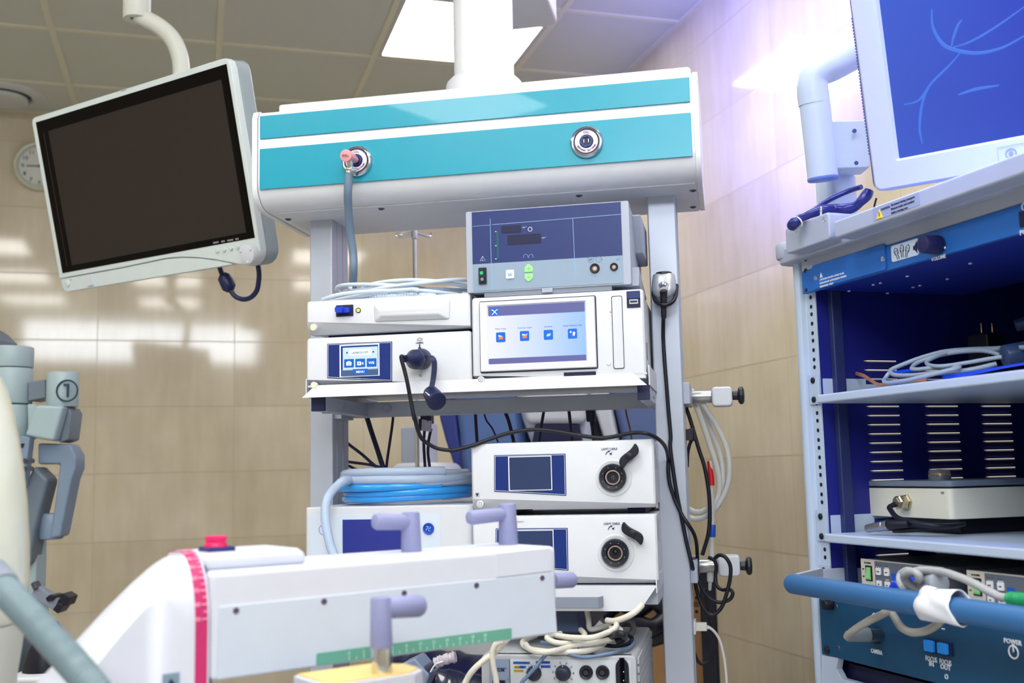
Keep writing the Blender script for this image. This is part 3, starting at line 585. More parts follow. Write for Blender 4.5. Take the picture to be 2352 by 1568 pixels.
for cx_, cy_, R_ in ((984, 532, .0083), (1117, 522, .0068)):
    q = c8(cx_, cy_); so = part('socket', MB().lathe((q.x, FV, q.z), (0, -1, 0), [(0, R_), (.003, R_), (.004, R_-.001), (.0035, R_*.55), (.0015, R_*.5), (.0015, 0)], 36), RUBBER, ENDO)
    pp = MB(); pp.cyl((q.x, FV-.001, q.z), (q.x, FV-.0022, q.z), R_*.48, n=24)
    for k in range(8): pp.cyl((q.x+R_*.32*math.cos(k*.785), FV-.002, q.z+R_*.32*math.sin(k*.785)), (q.x+R_*.32*math.cos(k*.785), FV-.0028, q.z+R_*.32*math.sin(k*.785)), R_*.07, n=8, mi=1)
    part('contacts', pp, [mat('peach_insert', rgb(226, 200, 188), .5), BLACK], so)
q0, q1 = c8(618, 688), c8(692, 672); part('front_clip', MB().box(q0.x, q1.x, FV-.002, FV+.02, zb4-.0065, zb4+.001), LGREY, ENDO, .0008)
part('base_rail', MB().box(x0+.03, c8(1100, 660).x, FV+.002, FV+.2, zt3+.0, zb4+.001), GREY, ENDO)
# --- light sources
def light_source(dz, label, lever_up, smudge):
    f = lambda x, y, v=FV: c3(x, y, v)+Vector((0, 0, dz))
    a = f(117, 285); zt_ = f(1600, 240).z; zb_ = f(1620, 803).z; x0 = f(117, 500).x; x1 = f(1600, 240).x+.001
    t = thing('light_source', label, 'medical device', TOW, ((x0+x1)/2, FV+.17, zb_), group='light sources')
    shell(x0, x1, zb_, zt_, f(122, 730).z, f(1612, 770).z, .34, par=t, m=WHITE2)
    g = screen_panel(t, f, [(303, 374), (887, 361), (894, 706), (303, 672)])
    part('screen_frame', rect(MB(), f, 418, 386, 780, 660, FV-.0018, FV-.0008), WINK, g)
    part('screen', rect(MB(), f, 428, 393, 773, 652, FV-.0024, FV-.0016), mat('dark_screen', rgb(40, 58, 98), .16, coat=.6), g, label='dark blue-grey screen')
    q = f(1274, 556); D = Vector((0, -1, 0))
    part('socket_dish', MB().lathe((q.x+.001, FV-.0, q.z-.001), D, [(0, .0305), (.0012, .0290), (.0012, .0250), (.0004, .0235)], 64), WHITE2, t)
    r_ = part('socket_turret', MB().lathe((q.x, FV, q.z), D, [(0, .0226), (.008, .0222), (.011, .0200), (.010, .0138), (.007, .0124)], 56), BLACK, t, label='black light cable turret')
    part('socket_ring', MB().lathe((q.x+.001, FV, q.z), D, [(.006, .0126), (.0122, .0122), (.0122, .0101), (.005, .0096)], 48, caps=False), mat('bronze_ring', rgb(186, 168, 156), .3, metal=.8), r_)
    part('socket_core', MB().lathe((q.x+.001, FV, q.z), D, [(.003, .0098), (.0055, .0096), (.007, .003), (.007, 0)], 32), mat('worn_core', rgb(196, 188, 192), .5, metal=.3, var=.35, nscale=200), r_)
    sp_ = MB()
    for k in range(3):
        a_ = math.radians(90+120*k+(20 if dz else 0)); sp_.box(-.0008, .0008, -.0006, .0006, 0, .0095); sp_.xf(Matrix.Translation((q.x+.001, FV-.0068, q.z)) @ Matrix.Rotation(a_, 4, 'Y'), len(sp_.v)-8)
    part('core_spokes', sp_, BLACK, r_)
    if dz: part('lens', MB().rcyl((q.x+.001, FV-.006, q.z+.0015), (q.x+.001, FV-.0092, q.z+.0015), .0042, .0038), BLACK, r_)
    for k in range(8):
        a_ = math.radians(22+45*k); part('turret_dimple', MB().ball((q.x+.0170*math.cos(a_), FV-.0098, q.z+.0170*math.sin(a_)), .0012, n=10), GREY, r_)
    # lever, leaf shaped
    w = f(1412, 382) if lever_up else f(1418, 1000-610+5)
    an = math.radians(-50 if lever_up else 48)
    prof = []
    for k in range(17):
        u_ = -1+2*k/16; prof.append((.0085*max(0, 1-u_*u_)**.75+ .0062*math.sin(u_*2.6), .0235*u_))
    for k in range(17):
        u_ = 1-2*k/16; prof.append((-.0085*max(0, 1-u_*u_)**.75+.0062*math.sin(u_*2.6), .0235*u_))
    prof = [p for i, p in enumerate(prof) if i == 0 or (abs(p[0]-prof[i-1][0])+abs(p[1]-prof[i-1][1])) > 1e-5][:-1]
    if not lever_up: prof = [(-a_, b_) for a_, b_ in prof]
    lm = MB().prism(prof, -.016, -.008, 'y'); lm.xf(Matrix.Translation((w.x, FV, w.z)) @ Matrix.Rotation(math.radians(20 if lever_up else -28), 4, 'Y'))
    lv = part('lever', lm, BLACK, t, .002, 'black leaf-shaped lever')
    part('pivot', MB().rcyl((w.x, FV, w.z), (w.x, FV-.0175, w.z), .0062, .0058, .001), BLACK, lv)
    s = MB(); q = f(1245, 331); s.text('LIGHT CABLE', q.x, FV-.0004, q.z, .0035, w=.0262)
    V_ = FV-.0006
    s.tube([f(1216, 372, V_), f(1224, 352, V_), f(1240, 342, V_)], .0006, 5); quad(s, f, [(1234, 336), (1252, 338), (1242, 352)], FV-.0008, FV-.0002)
    rect(s, f, 1248, 357, 1266, 369, FV-.0007, FV-.0002); s.tube([f(1262, 357, V_), f(1262, 350, V_), f(1270, 350, V_), f(1270, 354, V_)], .0003, 5, smooth=False)
    if not dz:
        pts_ = [(150, 683), (180, 683), (180, 713), (150, 713), (150, 683)]; s.tube([f(x, y, V_) for x, y in pts_], .0002, 4, smooth=False); quad(s, f, [(154, 688), (160, 685), (165, 689), (170, 685), (176, 688), (174, 700), (165, 709), (156, 700)], FV-.0007, FV-.0002)
    else: s.tube([f(420, 320, V_), f(530, 315, V_)], .0003, 4, smooth=False)
    part('lettering', s, INK, t)
    power_button(t, f(190, 775), False)
    vv_ = MB()
    for k in range(4): vv_.box(x1-.0042, x1-.0036, FV+.06+.012*k, FV+.066+.012*k, zt_-.05, zt_-.012)
    part('vents', vv_, GREY, t)
    if smudge: part('side_label', MB().box(x1-.0042, x1-.0035, FV+.06, FV+.085, zb_+.05, zb_+.075), mat('green_label', rgb(150, 178, 160), .5), t)
    return t, zt_, zb_, x0, x1
LS1, lt1, lb1, lx0, lx1 = light_source(0, 'white light source, the upper one, black lever pointing up to the right', True, False)
dz2 = c3(1610, 855).z-c3(1600, 240).z
LS2, lt2, lb2, _, _ = light_source(dz2, 'white light source, the lower one, partly behind the foreground arm', False, True)
for x in (lx0+.02, lx1-.05):
    part('foot', MB().box(x, x+.03, FV+.04, FV+.30, lt2-.001, lb1+.004), SLOT, LS1); part('foot', MB().box(x, x+.03, FV+.04, FV+.30, ZS2-.0, lb2+.004), SLOT, LS2)
# --- insufflator, lower left
a = c5(78, 990); xi0, xi1 = a.x, c5(1507, 1100).x; zi1 = c5(400, 985).z
INS = thing('insufflator', 'white box unit with dark blue display under the blue coiled tube', 'medical device', TOW, ((xi0+xi1)/2, FV+.17, ZS2))
part('housing', MB().prism([(xi0, FV+.004), (xi0+.004, FV), (xi1-.02, FV)]+[(xi1-.02+.02*math.sin(math.radians(k)), FV+.02-.02*math.cos(math.radians(k))) for k in (20, 40, 60, 80, 90)]+[(xi1, FV+.34), (xi0, FV+.34)], ZS2+.001, zi1, 'z'), WHITE2, INS, .002)
ip = part('inset_panel', MB().plate(c5(122, 1100).x, c5(1236, 1100).x, ZS2+.012, c5(600, 1050).z, FV-.0008, FV+.002, .002), mat('pale_inset', rgb(204, 216, 232), .42), INS)
part('display', MB().box(c5(402, 1100).x, c5(1052, 1100).x, FV-.0018, FV+.001, c5(402, 1390).z-.004, c5(402, 1094).z), mat('violet_screen', rgb(40, 50, 140), .2, coat=.5), ip, label='dark blue glossy display')
q = c5(1138, 1170); so = part('gas_socket', MB().lathe((q.x, FV, q.z), (0, -1, 0), [(0, .0098), (.003, .0098), (.0035, .009), (.003, .0075), (.001, .007), (.001, 0)], 40), mat('socket_blue', rgb(40, 76, 190), .4), INS)
s = MB()
for k in range(4): s.tube([(q.x+.001*math.cos(k*1.57), FV-.0034, q.z+.001*math.sin(k*1.57)), (q.x+.004*math.cos(k*1.57+.3), FV-.0034, q.z+.004*math.sin(k*1.57+.3)), (q.x+.005*math.cos(k*1.57+.8), FV-.0034, q.z+.005*math.sin(k*1.57+.8))], .0006, 5)
part('socket_mark', s, mat('sky_ink', rgb(130, 200, 250), .5), so)
q = c5(238, 1180); part('inlet', MB().ring((q.x, FV-.001, q.z), (0, 1, 0), .0085, .0006, 32, 5), mat('violet_ink', rgb(140, 110, 210), .5), INS)
# blue and clear tube coil on the insufflator
def coil(name, label, cat, cx, cy, z0, rx, ry, r, loops, m, lead=None, seed=1, rise=1.0, group=None, fr=None, tail=None, base=None, jit=.3):
    rnd = random.Random(seed); pts = []; n = 12; tw = .010*jit if jit > 1 else 0
    for k in range(int(loops*n)+1):
        a_ = 2*math.pi*k/n; L_ = k/n
        wob = 1+.05*math.sin(a_*.37+seed)+.03*rnd.uniform(-1, 1)*jit
        pts.append((cx+rx*wob*math.cos(a_+2.4)+.004*math.sin(L_*2.1)+tw*1.6*math.sin(L_*1.9), cy+ry*wob*math.sin(a_+2.4), z0+r+rise*r*1.9*L_*(.8 if L_ > 1 else 1)+.25*r*abs(math.sin(a_*1.5+seed))+tw*(1+math.sin(a_+1.3*L_))*.8))
    if lead: pts = lead+pts
    if tail: pts = pts+tail
    return solo(name, label, cat, MB().tube(pts, r, 10, sub=5), m, fr or TOW, base or (cx, cy, z0), group=group)
CLR = mat('clear_pale_tube', rgb(196, 214, 240), .18, trans=.35, ior=1.35)
CYA = mat('cyan_tube', rgb(40, 150, 230), .2, coat=.4)
cxx = (T(775, 1100, FV+.14).x+T(1082, 1100, FV+.14).x)/2
coil('coiled_tube', 'bright cyan tube coiled on top of the lower left box unit', 'tube', cxx+.004, FV+.155, zi1, .118, .122, .0068, 2.57, CYA, seed=3)
coil('coiled_tube', 'clear pale tube coiled above the cyan tube, one end drooping over the front', 'tube', cxx+.004, FV+.155, zi1+.026, .118, .122, .0080, 3.57, CLR, seed=5, rise=.55,
     lead=[T(772, 1285, FV-.05), T(758, 1250, FV-.045), T(747, 1190, FV-.035), T(752, 1145, FV-.02), T(775, 1115, FV+.01), T(800, 1103, FV+.04)])
# white tubing coil on the flat unit
cx2 = (T(800, 660, FV+.15).x+T(1060, 660, FV+.15).x)/2
WT = mat('white_tubing', rgb(206, 220, 236), .3, coat=.2)
coil('coiled_tube', 'white tubing coiled in loops on top of the flat white unit', 'tube', cx2+.01, FV+.15, zt1, .118, .118, .0036, 8.3, WT, seed=9, rise=.42, jit=1.3,
     lead=[T(741, 688, FV+.05), T(775, 677, FV+.03), T(830, 670, FV+.02), T(900, 667, FV+.02), T(960, 668, FV+.03)])
solo('corrugated_hose', 'short white corrugated hose lying in front of the coiled tubing', 'hose', MB().tube([T(820, 684, FV+.05), T(880, 680, FV+.03), T(950, 679, FV+.03), T(1000, 681, FV+.05)], .006, 12, sub=24, rf=lambda t: 1+.12*(1 if int(t*72) % 2 else -1)), WT, TOW, T(900, 680, FV+.03))
# --- camera head hanging on the right post
hc = lambda x, y, v: T(1300+x/3.92, 350+y/3.92, v)
CHD = thing('endoscope_camera', 'silver camera head hung in a black hook on the right post', 'camera', TOW, hc(880, 1200, VP-.02))
SIL = mat('silver_paint', rgb(176, 180, 188), .35, metal=.5)
top, bot = hc(880, 1098, VP-.024), hc(885, 1345, VP-.024)
rings = []
for k, (tt_, w_, d_) in enumerate(((0, .0185, .013), (.06, .0200, .015), (.3, .0215, .018), (.55, .0225, .021), (.75, .0205, .022), (.9, .0150, .018), (1, .0085, .010))):
    c_ = top.lerp(bot, tt_); rings.append([(c_.x+w_*math.copysign(abs(math.cos(a_))**.7, math.cos(a_)), c_.y+d_*math.copysign(abs(math.sin(a_))**.7, math.sin(a_))-.002*tt_, c_.z) for a_ in [2*math.pi*i/28 for i in range(28)]])
part('body', MB().loft(rings[::-1]), SIL, CHD, label='silver body')
part('cap', MB().lathe((top.x, top.y, top.z-.001), (0, 0, 1), [(0, .0150), (.004, .0145), (.005, .012), (.005, 0)], 30), BLACK, CHD)
rg = hc(880, 1218, VP-.046)
part('collar', MB().lathe(rg+Vector((0, .012, .004)), (0, -1, -.55), [(0, .0115), (.008, .0115), (.010, .0095), (.012, .0080), (.022, .0072)], 32), CHROME, CHD)
part('strain_relief', MB().tube([hc(878, 1250, VP-.055), hc(880, 1320, VP-.05), hc(880, 1400, VP-.042), hc(881, 1490, VP-.034)], .0068, 14, sub=20, rf=lambda t: (1-.32*t)*(1+.06*(1 if int(t*48) % 2 else -1))), RUBBER, CHD)
hk = MB().tube([hc(790, 1215, VP-.03), hc(790, 1290, VP-.036), hc(815, 1345, VP-.045), hc(880, 1372, VP-.05), hc(950, 1350, VP-.045), hc(988, 1290, VP-.036), hc(997, 1195, VP-.02)], .0038, 10)
for px_ in (800, 985): hk.tube([hc(px_, 1250, VP-.03), hc(px_, 1255, VP+.001)], .0035, 8, smooth=False)
part('hook', hk, BLACK, CHD)
k4 = lambda x, y, v: T(1500+x/3.92, 600+y/3.92, v)
cb = [k4(95, 495, VP-.034), k4(92, 560, VP-.02), k4(92, 700, VP-.008), k4(104, 900, VP-.007), k4(122, 1130, VP-.007), k4(138, 1330, VP-.007), k4(158, 1568, VP-.007),
      r7(128, 400, VP-.007), r7(143, 520, VP-.007), r7(162, 640, VP-.007), r7(182, 740, VP-.006), r7(200, 830, VP-.006), r7(215, 900, VP-.007), r7(235, 980, VP-.003), r7(245, 1030, VP+.03), r7(262, 1120, VP+.05), r7(295, 1200, VP+.05), r7(335, 1230, VP+.05), r7(380, 1195, VP+.05), r7(408, 1120, VP+.05), r7(425, 1040, VP+.05), r7(424, 985, VP+.05), r7(400, 945, VP+.05), r7(370, 935, VP+.055), r7(350, 950, VP+.07)]
part('cable', MB().tube(cb, .0036, 10), RUBBER, CHD)
# ================================================================ left monitor on its arm
mw = Vector((.662, -.75, 0)).normalized(); mn = Vector((.73, .644, .229)); mu = mn.cross(mw)*-1
mu = mw.cross(mn).normalized(); mn = mu.cross(mw).normalized()
MON = Fr(M=Matrix((mw, mn, mu)).transposed())
MS = 1.29
YM = MON.loc(CAM+(Vector((-.295, 2.197, 2.039))-CAM)*MS).y
m1 = lambda x, y, v=None: MON.at(x/2.177, y/2.177, YM if v is None else v)
m2 = lambda x, y, v=None: MON.at(100+x/3.92, 450+y/3.92, YM if v is None else v)
TLm, TRm = m1(168, 585), m1(1150, 283); BRm = m2(1968, 640)
ctr = MON.at(330, 400, YM)
MT = thing('monitor', 'large pale grey wall-side monitor with black screen on a curved arm at left', 'monitor', MON, (ctr.x, YM+.06*MS, ctr.z))
xl_, xr_ = m1(163, 900).x, m1(1172, 500).x
xl_ = (m1(166, 640).x+m2(130, 700).x)/2; xr_ = m2(1958, 500).x
ztp = (TLm.z+TRm.z)/2; zsc0 = m1(312, 1367).z
swo = [m2(160, 742), m2(700, 645), m2(1100, 562), m2(1250, 550), m2(1400, 556), m2(1560, 577), m2(1700, 605), m2(1800, 622)]
bot = [(p.x, p.z) for p in swo]; bot[0] = (xl_, bot[0][1])
zbr = m2(1870, 632).z; R = .030*MS
outl = bot+[(xr_-R+R*math.sin(math.radians(k)), zbr+R-R*math.cos(math.radians(k))) for k in (0, 20, 40, 60, 80)]
outl += [(xr_, ztp-.018*MS), (xr_-.003*MS, ztp-.006*MS), (xr_-.010*MS, ztp-.001*MS), (xr_-.018*MS, ztp), (xl_+.010*MS, ztp), (xl_+.003*MS, ztp-.003*MS), (xl_, ztp-.010*MS)]
part('front_bezel', MB().prism(outl, YM, YM+.016*MS, 'y'), MONW, MT, .002*MS)
o2_ = [(x+(.003*MS if x < ctr.x else -.0008*MS), z-(.001*MS if z > ctr.z else 0)) for x, z in outl]
part('back_shell', MB().prism(o2_, YM+.0175*MS, YM+.048*MS, 'y'), mat('monitor_shell', rgb(150, 163, 168), .4), MT, .004*MS)
part('seam', MB().prism([(x+(.002*MS if x < ctr.x else -.0022*MS), z) for x, z in outl], YM+.016*MS, YM+.0176*MS, 'y'), GREY, MT)
lb_ = [(xl_+.001*MS, bot[0][1]-.0008*MS)]+[(x, z-.0008*MS) for x, z in bot[1:7]]
zl = m2(200, 865).z
part('lower_bezel', MB().prism(lb_+[(m2(1700, 603).x-.004*MS, m2(1700, 603).z-.003*MS), (xl_+.016*MS, zl), (xl_+.006*MS, zl+.003*MS), (xl_+.001*MS, zl+.012*MS)], YM+.002*MS, YM+.03*MS, 'y'), MONW, MT, .0015*MS)
gx0, gx1 = m1(182, 613).x, m1(1272, 1187).x; gz0, gz1 = (m1(312, 1367).z+m1(1272, 1187).z)/2, (m1(182, 613).z+m1(1135, 317).z)/2
gx0 = (m1(182, 613).x+m1(312, 1367).x)/2; gx1 = (m1(1135, 317).x+m1(1272, 1187).x)/2
GL = part('screen_glass', MB().box(gx0, gx1, YM-.0006*MS, YM+.004*MS, gz0, gz1), mat('black_glass', rgb(5, 3, 4), .2, spec=.15), MT, label='black glass border')
dx0 = m1(243, 655).x; dx1 = m1(1108, 397).x; dz1 = m1(243, 655).z; dz0 = m1(350, 1328).z
part('display', MB().box(dx0, dx1, YM-.0009*MS, YM, dz0, dz1), mat('dark_display', rgb(34, 27, 27), .2, spec=.6), GL, label='dark brown display area')
part('edge_line', MB().box(m1(232, 700).x-.004*MS, m1(232, 700).x-.0028*MS, YM-.0009*MS, YM, dz0, dz1), mat('dim_line', rgb(60, 46, 48), .3), GL)
t = MB()
for x, w, y in ((1555, .013*MS, 418), (1620, .009*MS, 408), (1685, .014*MS, 397), (1745, .008*MS, 386)):
    q = m2(x, y); t.box(q.x-w/2, q.x+w/2, YM-.0012*MS, YM-.0006*MS, q.z-.0014*MS, q.z+.0014*MS)
part('button_captions', t, mat('dim_ink', rgb(130, 130, 136), .6), GL)
for x, y in ((1568, 492), (1630, 482), (1691, 470), (1752, 458)):
    q = m2(x, y); part('button', MB().rcyl((q.x, YM+.001*MS, q.z), (q.x, YM-.0028*MS, q.z), .0040*MS, .0038*MS, .0008*MS, 20), MONW, MT)
q = m2(1878, 520); kb_ = part('dial', MB().rcyl((q.x, YM+.001*MS, q.z), (q.x, YM-.014*MS, q.z), .0178*MS, .0170*MS, .002*MS, 40), WHITE2, MT)
for k in range(3): a_ = math.radians(30+120*k); part('dial_dimple', MB().ball((q.x+.0135*MS*math.cos(a_), YM-.0145*MS, q.z+.0135*MS*math.sin(a_)), .0028*MS, n=12, sc=(1, .5, 1)), MONW, kb_)
q = m2(212, 790); part('power_button', MB().rcyl((q.x, YM+.004*MS, q.z), (q.x, YM-.0005*MS, q.z), .0062*MS, .0058*MS, .001*MS), MONW, MT)
q = m2(410, 762); part('sensor', MB().plate(q.x-.0085*MS, q.x+.0085*MS, q.z-.0095*MS, q.z+.0095*MS, YM-.0008*MS, YM+.004*MS, .0015*MS), WHITE2, MT)
q = m2(240, 755); part('indicator', MB().cyl((q.x, YM+.003*MS, q.z), (q.x, YM+.0012*MS, q.z), .0012*MS, n=12), mat('green_dot', rgb(110, 170, 90), .5), MT)
q = MON.at(284, 207, YM); part('lettering', MB().box(q.x-.007*MS, q.x+.007*MS, YM-.0004*MS, YM+.0004*MS, q.z-.0014*MS, q.z+.0014*MS), LGREY, MT)
part('mount_plate', MB().box(ctr.x-.06*MS, ctr.x+.06*MS, YM+.048*MS, YM+.07*MS, ctr.z-.06*MS, ctr.z+.06*MS), LGREY, MT, .002*MS)
# arm
D_ = 2.12
def W(px, py, d):  # a point at forward distance d
    return CAM+(CR*(px-1176)/CF - CU*(py-784)/CF + CFW)*d
def lw(P, fr): return fr.loc(P)
ap = [W(x/2.177, y/2.177, d) for x, y, d in ((870, 700, 2.76), (900, 500, 2.78), (906, 370, 2.78), (898, 280, 2.78), (862, 195, 2.78), (800, 135, 2.78), (735, 98, 2.78), (690, 72, 2.78))]
MA = thing('monitor_suspension', 'cream curved tube arm holding the left monitor below the ceiling', 'monitor arm', ROOM, ap[0])
part('curved_tube', MB().tube(ap, .0168*MS, 20), CREAM, MA)
j0, j1 = W(684/2.177, 100/2.177, 2.78), W(684/2.177, -230/2.177, 2.78)
part('pivot_sleeve', MB().rcyl(j0-Vector((0, 0, .0)), (j0.x, j0.y, j0.z+.16), .0265*MS, .0265*MS, .003*MS, 40), CREAM, MA)
part('pivot_screw', MB().cyl((j0.x-.008*MS, j0.y-.008*MS, j0.z+.001*MS), (j0.x-.008*MS, j0.y-.008*MS, j0.z-.0015*MS), .0036*MS, n=16), SCREW, MA)
part('sleeve_clip', MB().box(j0.x+.0225*MS, j0.x+.0262*MS, j0.y-.014*MS, j0.y-.006*MS, j0.z+.004*MS, j0.z+.12), WHITE, MA, .001*MS)
up = [(j0.x, j0.y, j0.z+.15), (j0.x, j0.y, j0.z+.24), (j0.x-.1, j0.y+.25, j0.z+.36), (j0.x-.2, j0.y+.5, j0.z+.42)]
part('spring_arm', MB().tube(up, .03*MS, 16), CREAM, MA)
part('ceiling_tube', MB().cyl((j0.x-.2, j0.y+.5, j0.z+.38), (j0.x-.2, j0.y+.5, RZ-.003*MS), .035*MS), CREAM, MA)
part('mount_bracket', MB().tube([ap[0], MON.wor((ctr.x, YM+.06*MS, ctr.z))], .02*MS, 12, smooth=False), CREAM, MA)
# cable with ferrite
cf = [m2(x, y, YM+.03*MS) for x, y in ((1570, 590), (1585, 640), (1605, 700))]
cg = [m2(x, y, YM+.03*MS) for x, y in ((1685, 850), (1730, 905), (1800, 930), (1870, 910), (1920, 850), (1938, 760), (1940, 690), (1930, 620))]
CBL = thing('monitor_cable', 'black cable with a cylindrical filter looped under the left monitor', 'cable', MON, cf[1])
part('lead', MB().tube(cf, .0044*MS, 10), NAVYR, CBL); part('lead', MB().tube(cg, .0044*MS, 10), NAVYR, CBL)
fa, fb_ = m2(1615, 700, YM+.03*MS), m2(1685, 855, YM+.03*MS)
part('ferrite', MB().lathe(fa, fb_-fa, [(0, .006*MS), (.001*MS, .0075*MS), (.006*MS, .0118*MS), (.007*MS, .0125*MS), ((fb_-fa).length-.007*MS, .0125*MS), ((fb_-fa).length-.006*MS, .0118*MS), ((fb_-fa).length-.001*MS, .0075*MS), ((fb_-fa).length, .006*MS)], 12), NAVYR, CBL)
# ================================================================ surgical robot at the left edge
XF = Fr(-YAW)
X = lambda px, py, v: XF.at(px, py, v)
rs = []
PX = [(820, -60), (860, 0), (900, 17), (950, 31), (1010, 44), (1080, 55), (1150, 63), (1240, 68), (1330, 69), (1420, 66), (1430, 62)]
v0 = 1.02
for y, x in PX:
    x = x-24; e_ = X(x, y, v0+.12); c_ = X(-330, y, v0+.12); r_ = e_.x-c_.x
    rs.append([(c_.x+r_*math.cos(a_), v0+.12+.14*math.sin(a_)*min(1, r_/.11), e_.z) for a_ in [2*math.pi*i/40 for i in range(40)]])
RB = thing('robot_column', 'tall glossy white equipment column with grey ribbed hose at the left edge', 'robot column', XF, (rs[-1][20][0]+.1, v0+.12, 0))
part('upper_shell', MB().loft(rs[::-1]), mat('glossy_cream', rgb(216, 220, 206), .2, coat=.5), RB)
rs2 = []
for y, x in ((1432, 60), (1500, 50), (1568, 38), (1700, 30)):
    x = x-24; e_ = X(x, y, v0+.12); c_ = X(-330, y, v0+.12); r_ = e_.x-c_.x
    rs2.append([(c_.x+r_*math.cos(a_), v0+.12+.135*math.sin(a_), e_.z) for a_ in [2*math.pi*i/40 for i in range(40)]])
e_ = rs2[-1]; rs2.append([(p[0], p[1], .05) for p in e_]); part('lower_shell', MB().loft(rs2[::-1]), CREAM, RB)
hp_ = [X(-25, 1318, v0-.03), X(18, 1362, v0-.055), X(60, 1405, v0-.07), X(110, 1460, v0-.08), X(160, 1515, v0-.09), X(215, 1580, v0-.1), X(290, 1680, v0-.1), X(350, 1790, v0-.1)]
part('ribbed_hose', MB().tube(hp_, .0128, 20, sub=34, rf=lambda t: 1+.035*math.sin(t*1100)), mat('ribbed_hose_grey', rgb(112, 132, 140), .45), RB, label='grey ribbed hose')
part('hose_collar', MB().lathe(X(8, 1350, v0-.05), X(-25, 1318, v0-.03)-X(18, 1362, v0-.055), [(0, .0135), (.003, .0150), (.03, .0155)], 28), GREY, RB)
# patient-side arms of the robot marked 1
V2 = 2.7
ROB = thing('robot_arm', 'pale grey jointed robot arm marked with a circled 1 at the left edge', 'robot arm', XF, (X(110, 1100, V2).x, V2, 0))
RG = mat('robot_grey', rgb(158, 176, 182), .4); RD = mat('robot_dark_grey', rgb(104, 116, 130), .4)
px2 = lambda a, b, v: (X(b, 900, v).x-X(a, 900, v).x)
def vcyl(name, xa, xb, ya, yb, v, m, lab=None, par=ROB, e=.004):
    c_ = X((xa+xb)/2, ya, v); d_ = X((xa+xb)/2, yb, v); return part(name, MB().rcyl((c_.x, v, d_.z), (c_.x, v, c_.z), px2(xa, xb, v)/2, None, e, 36), m, par, label=lab)
vcyl('upper_joint', -20, 75, 797, 845, V2, RG); vcyl('upper_joint', -18, 73, 846, 928, V2, RG); vcyl('joint_housing', -14, 69, 930, 1028, V2, RG)
part('top_wedge', MB().prism([(p.x, p.z) for p in (X(-40, 740, V2), X(0, 765, V2), X(20, 785, V2), X(20, 798, V2), X(-40, 798, V2))], V2-.05, V2+.05), RD, ROB, .003)
part('bridge', MB().prism([(p.x, p.z) for p in (X(72, 878, V2), X(112, 872, V2), X(112, 915, V2), X(72, 922, V2))], V2-.02, V2+.05), RD, ROB, .003)
n1 = vcyl('numbered_joint', 110, 180, 855, 935, V2-.02, RG)
q = X(154, 897, V2-.02-px2(110, 180, V2)/2-.0015); yq = q.y
tx_ = MB(); tx_.prism([(q.x-.001, q.z-.016), (q.x+.005, q.z-.016), (q.x+.005, q.z+.017), (q.x-.009, q.z+.017), (q.x-.009, q.z+.012), (q.x-.001, q.z+.012)], yq-.0008, yq+.0008); tx_.ring((q.x, yq, q.z), (0, 1, 0), .0255, .0022, 40, 6)
part('lettering', tx_, mat('dark_teal_ink', rgb(24, 60, 76), .5), n1, label='circled number 1')
def pp(name, pts, va, vb_, m, bw=.004, par=ROB): return part(name, MB().prism([(p.x, p.z) for p in (X(x, y, V2) for x, y in pts)], va, vb_), m, par, bw)
pp('elbow', [(108, 933), (172, 935), (150, 1015), (84, 1003)], V2-.07, V2+.03, RG, .008)
pp('elbow_side', [(172, 935), (180, 950), (172, 1010), (150, 1018)], V2-.04, V2+.03, RD)
pp('rear_link', [(70, 928), (92, 930), (80, 985), (72, 1010)], V2-.02, V2+.03, RG)
pp('clevis', [(98, 1018), (172, 1020), (186, 1045), (186, 1075), (176, 1100), (150, 1230), (126, 1236), (148, 1066), (98, 1066)], V2-.03, V2+.03, mat('robot_slate', rgb(120, 138, 160), .35), .006)
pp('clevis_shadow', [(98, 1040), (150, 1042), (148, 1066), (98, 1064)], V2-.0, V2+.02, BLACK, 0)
pp('instrument_carriage', [(60, 1010), (80, 1002), (101, 1006), (95, 1060), (86, 1118), (60, 1120), (55, 1060)], V2-.08, V2-.05, mat('robot_slate', rgb(120, 138, 160), .35), .003)
for a_, b_ in ((1020, 1030), (1098, 1112)): pp('carriage_slot', [(58, a_+2), (90, a_), (86, b_), (56, b_+2)], V2-.083, V2-.079, BLACK, 0)
for xy in ((58, 1058), (74, 1058), (56, 1076), (72, 1076)):
    q = X(*xy, V2-.08); part('drive_disc', MB().cyl((q.x, V2-.079, q.z), (q.x, V2-.084, q.z), .006, n=16), SCREW, ROB)
pp('forearm', [(97, 1068), (130, 1100), (100, 1215), (90, 1290), (70, 1300), (64, 1240), (72, 1120)], V2-.05, V2+.02, RD, .01)
vcyl('wrist', 92, 146, 1178, 1238, V2-.0, mat('robot_slate', rgb(120, 138, 160), .35), e=.006)
pp('insert_rail', [(58, 1122), (76, 1120), (66, 1240), (58, 1250)], V2-.07, V2-.045, RG)
pp('post', [(60, 1230), (93, 1240), (90, 1370), (60, 1380)], V2-.02, V2+.04, RG)
o = MB().box(X(40, 1300, V2).x, X(93, 1300, V2).x, V2-.02, V2+.06, .03, X(60, 1375, V2).z); part('stand', o, RG, ROB, .004)
CLP = thing('instrument_clamp', 'small black and grey clamp sticking out from the robot stand', 'clamp', XF, (X(130, 1370, V2).x, V2-.03, X(130, 1370, V2).z))
def pc_(name, pts, va, vb_, m, bw=.002): return part(name, MB().prism([(p.x, p.z) for p in (X(x, y, V2) for x, y in pts)], va, vb_), m, CLP, bw)
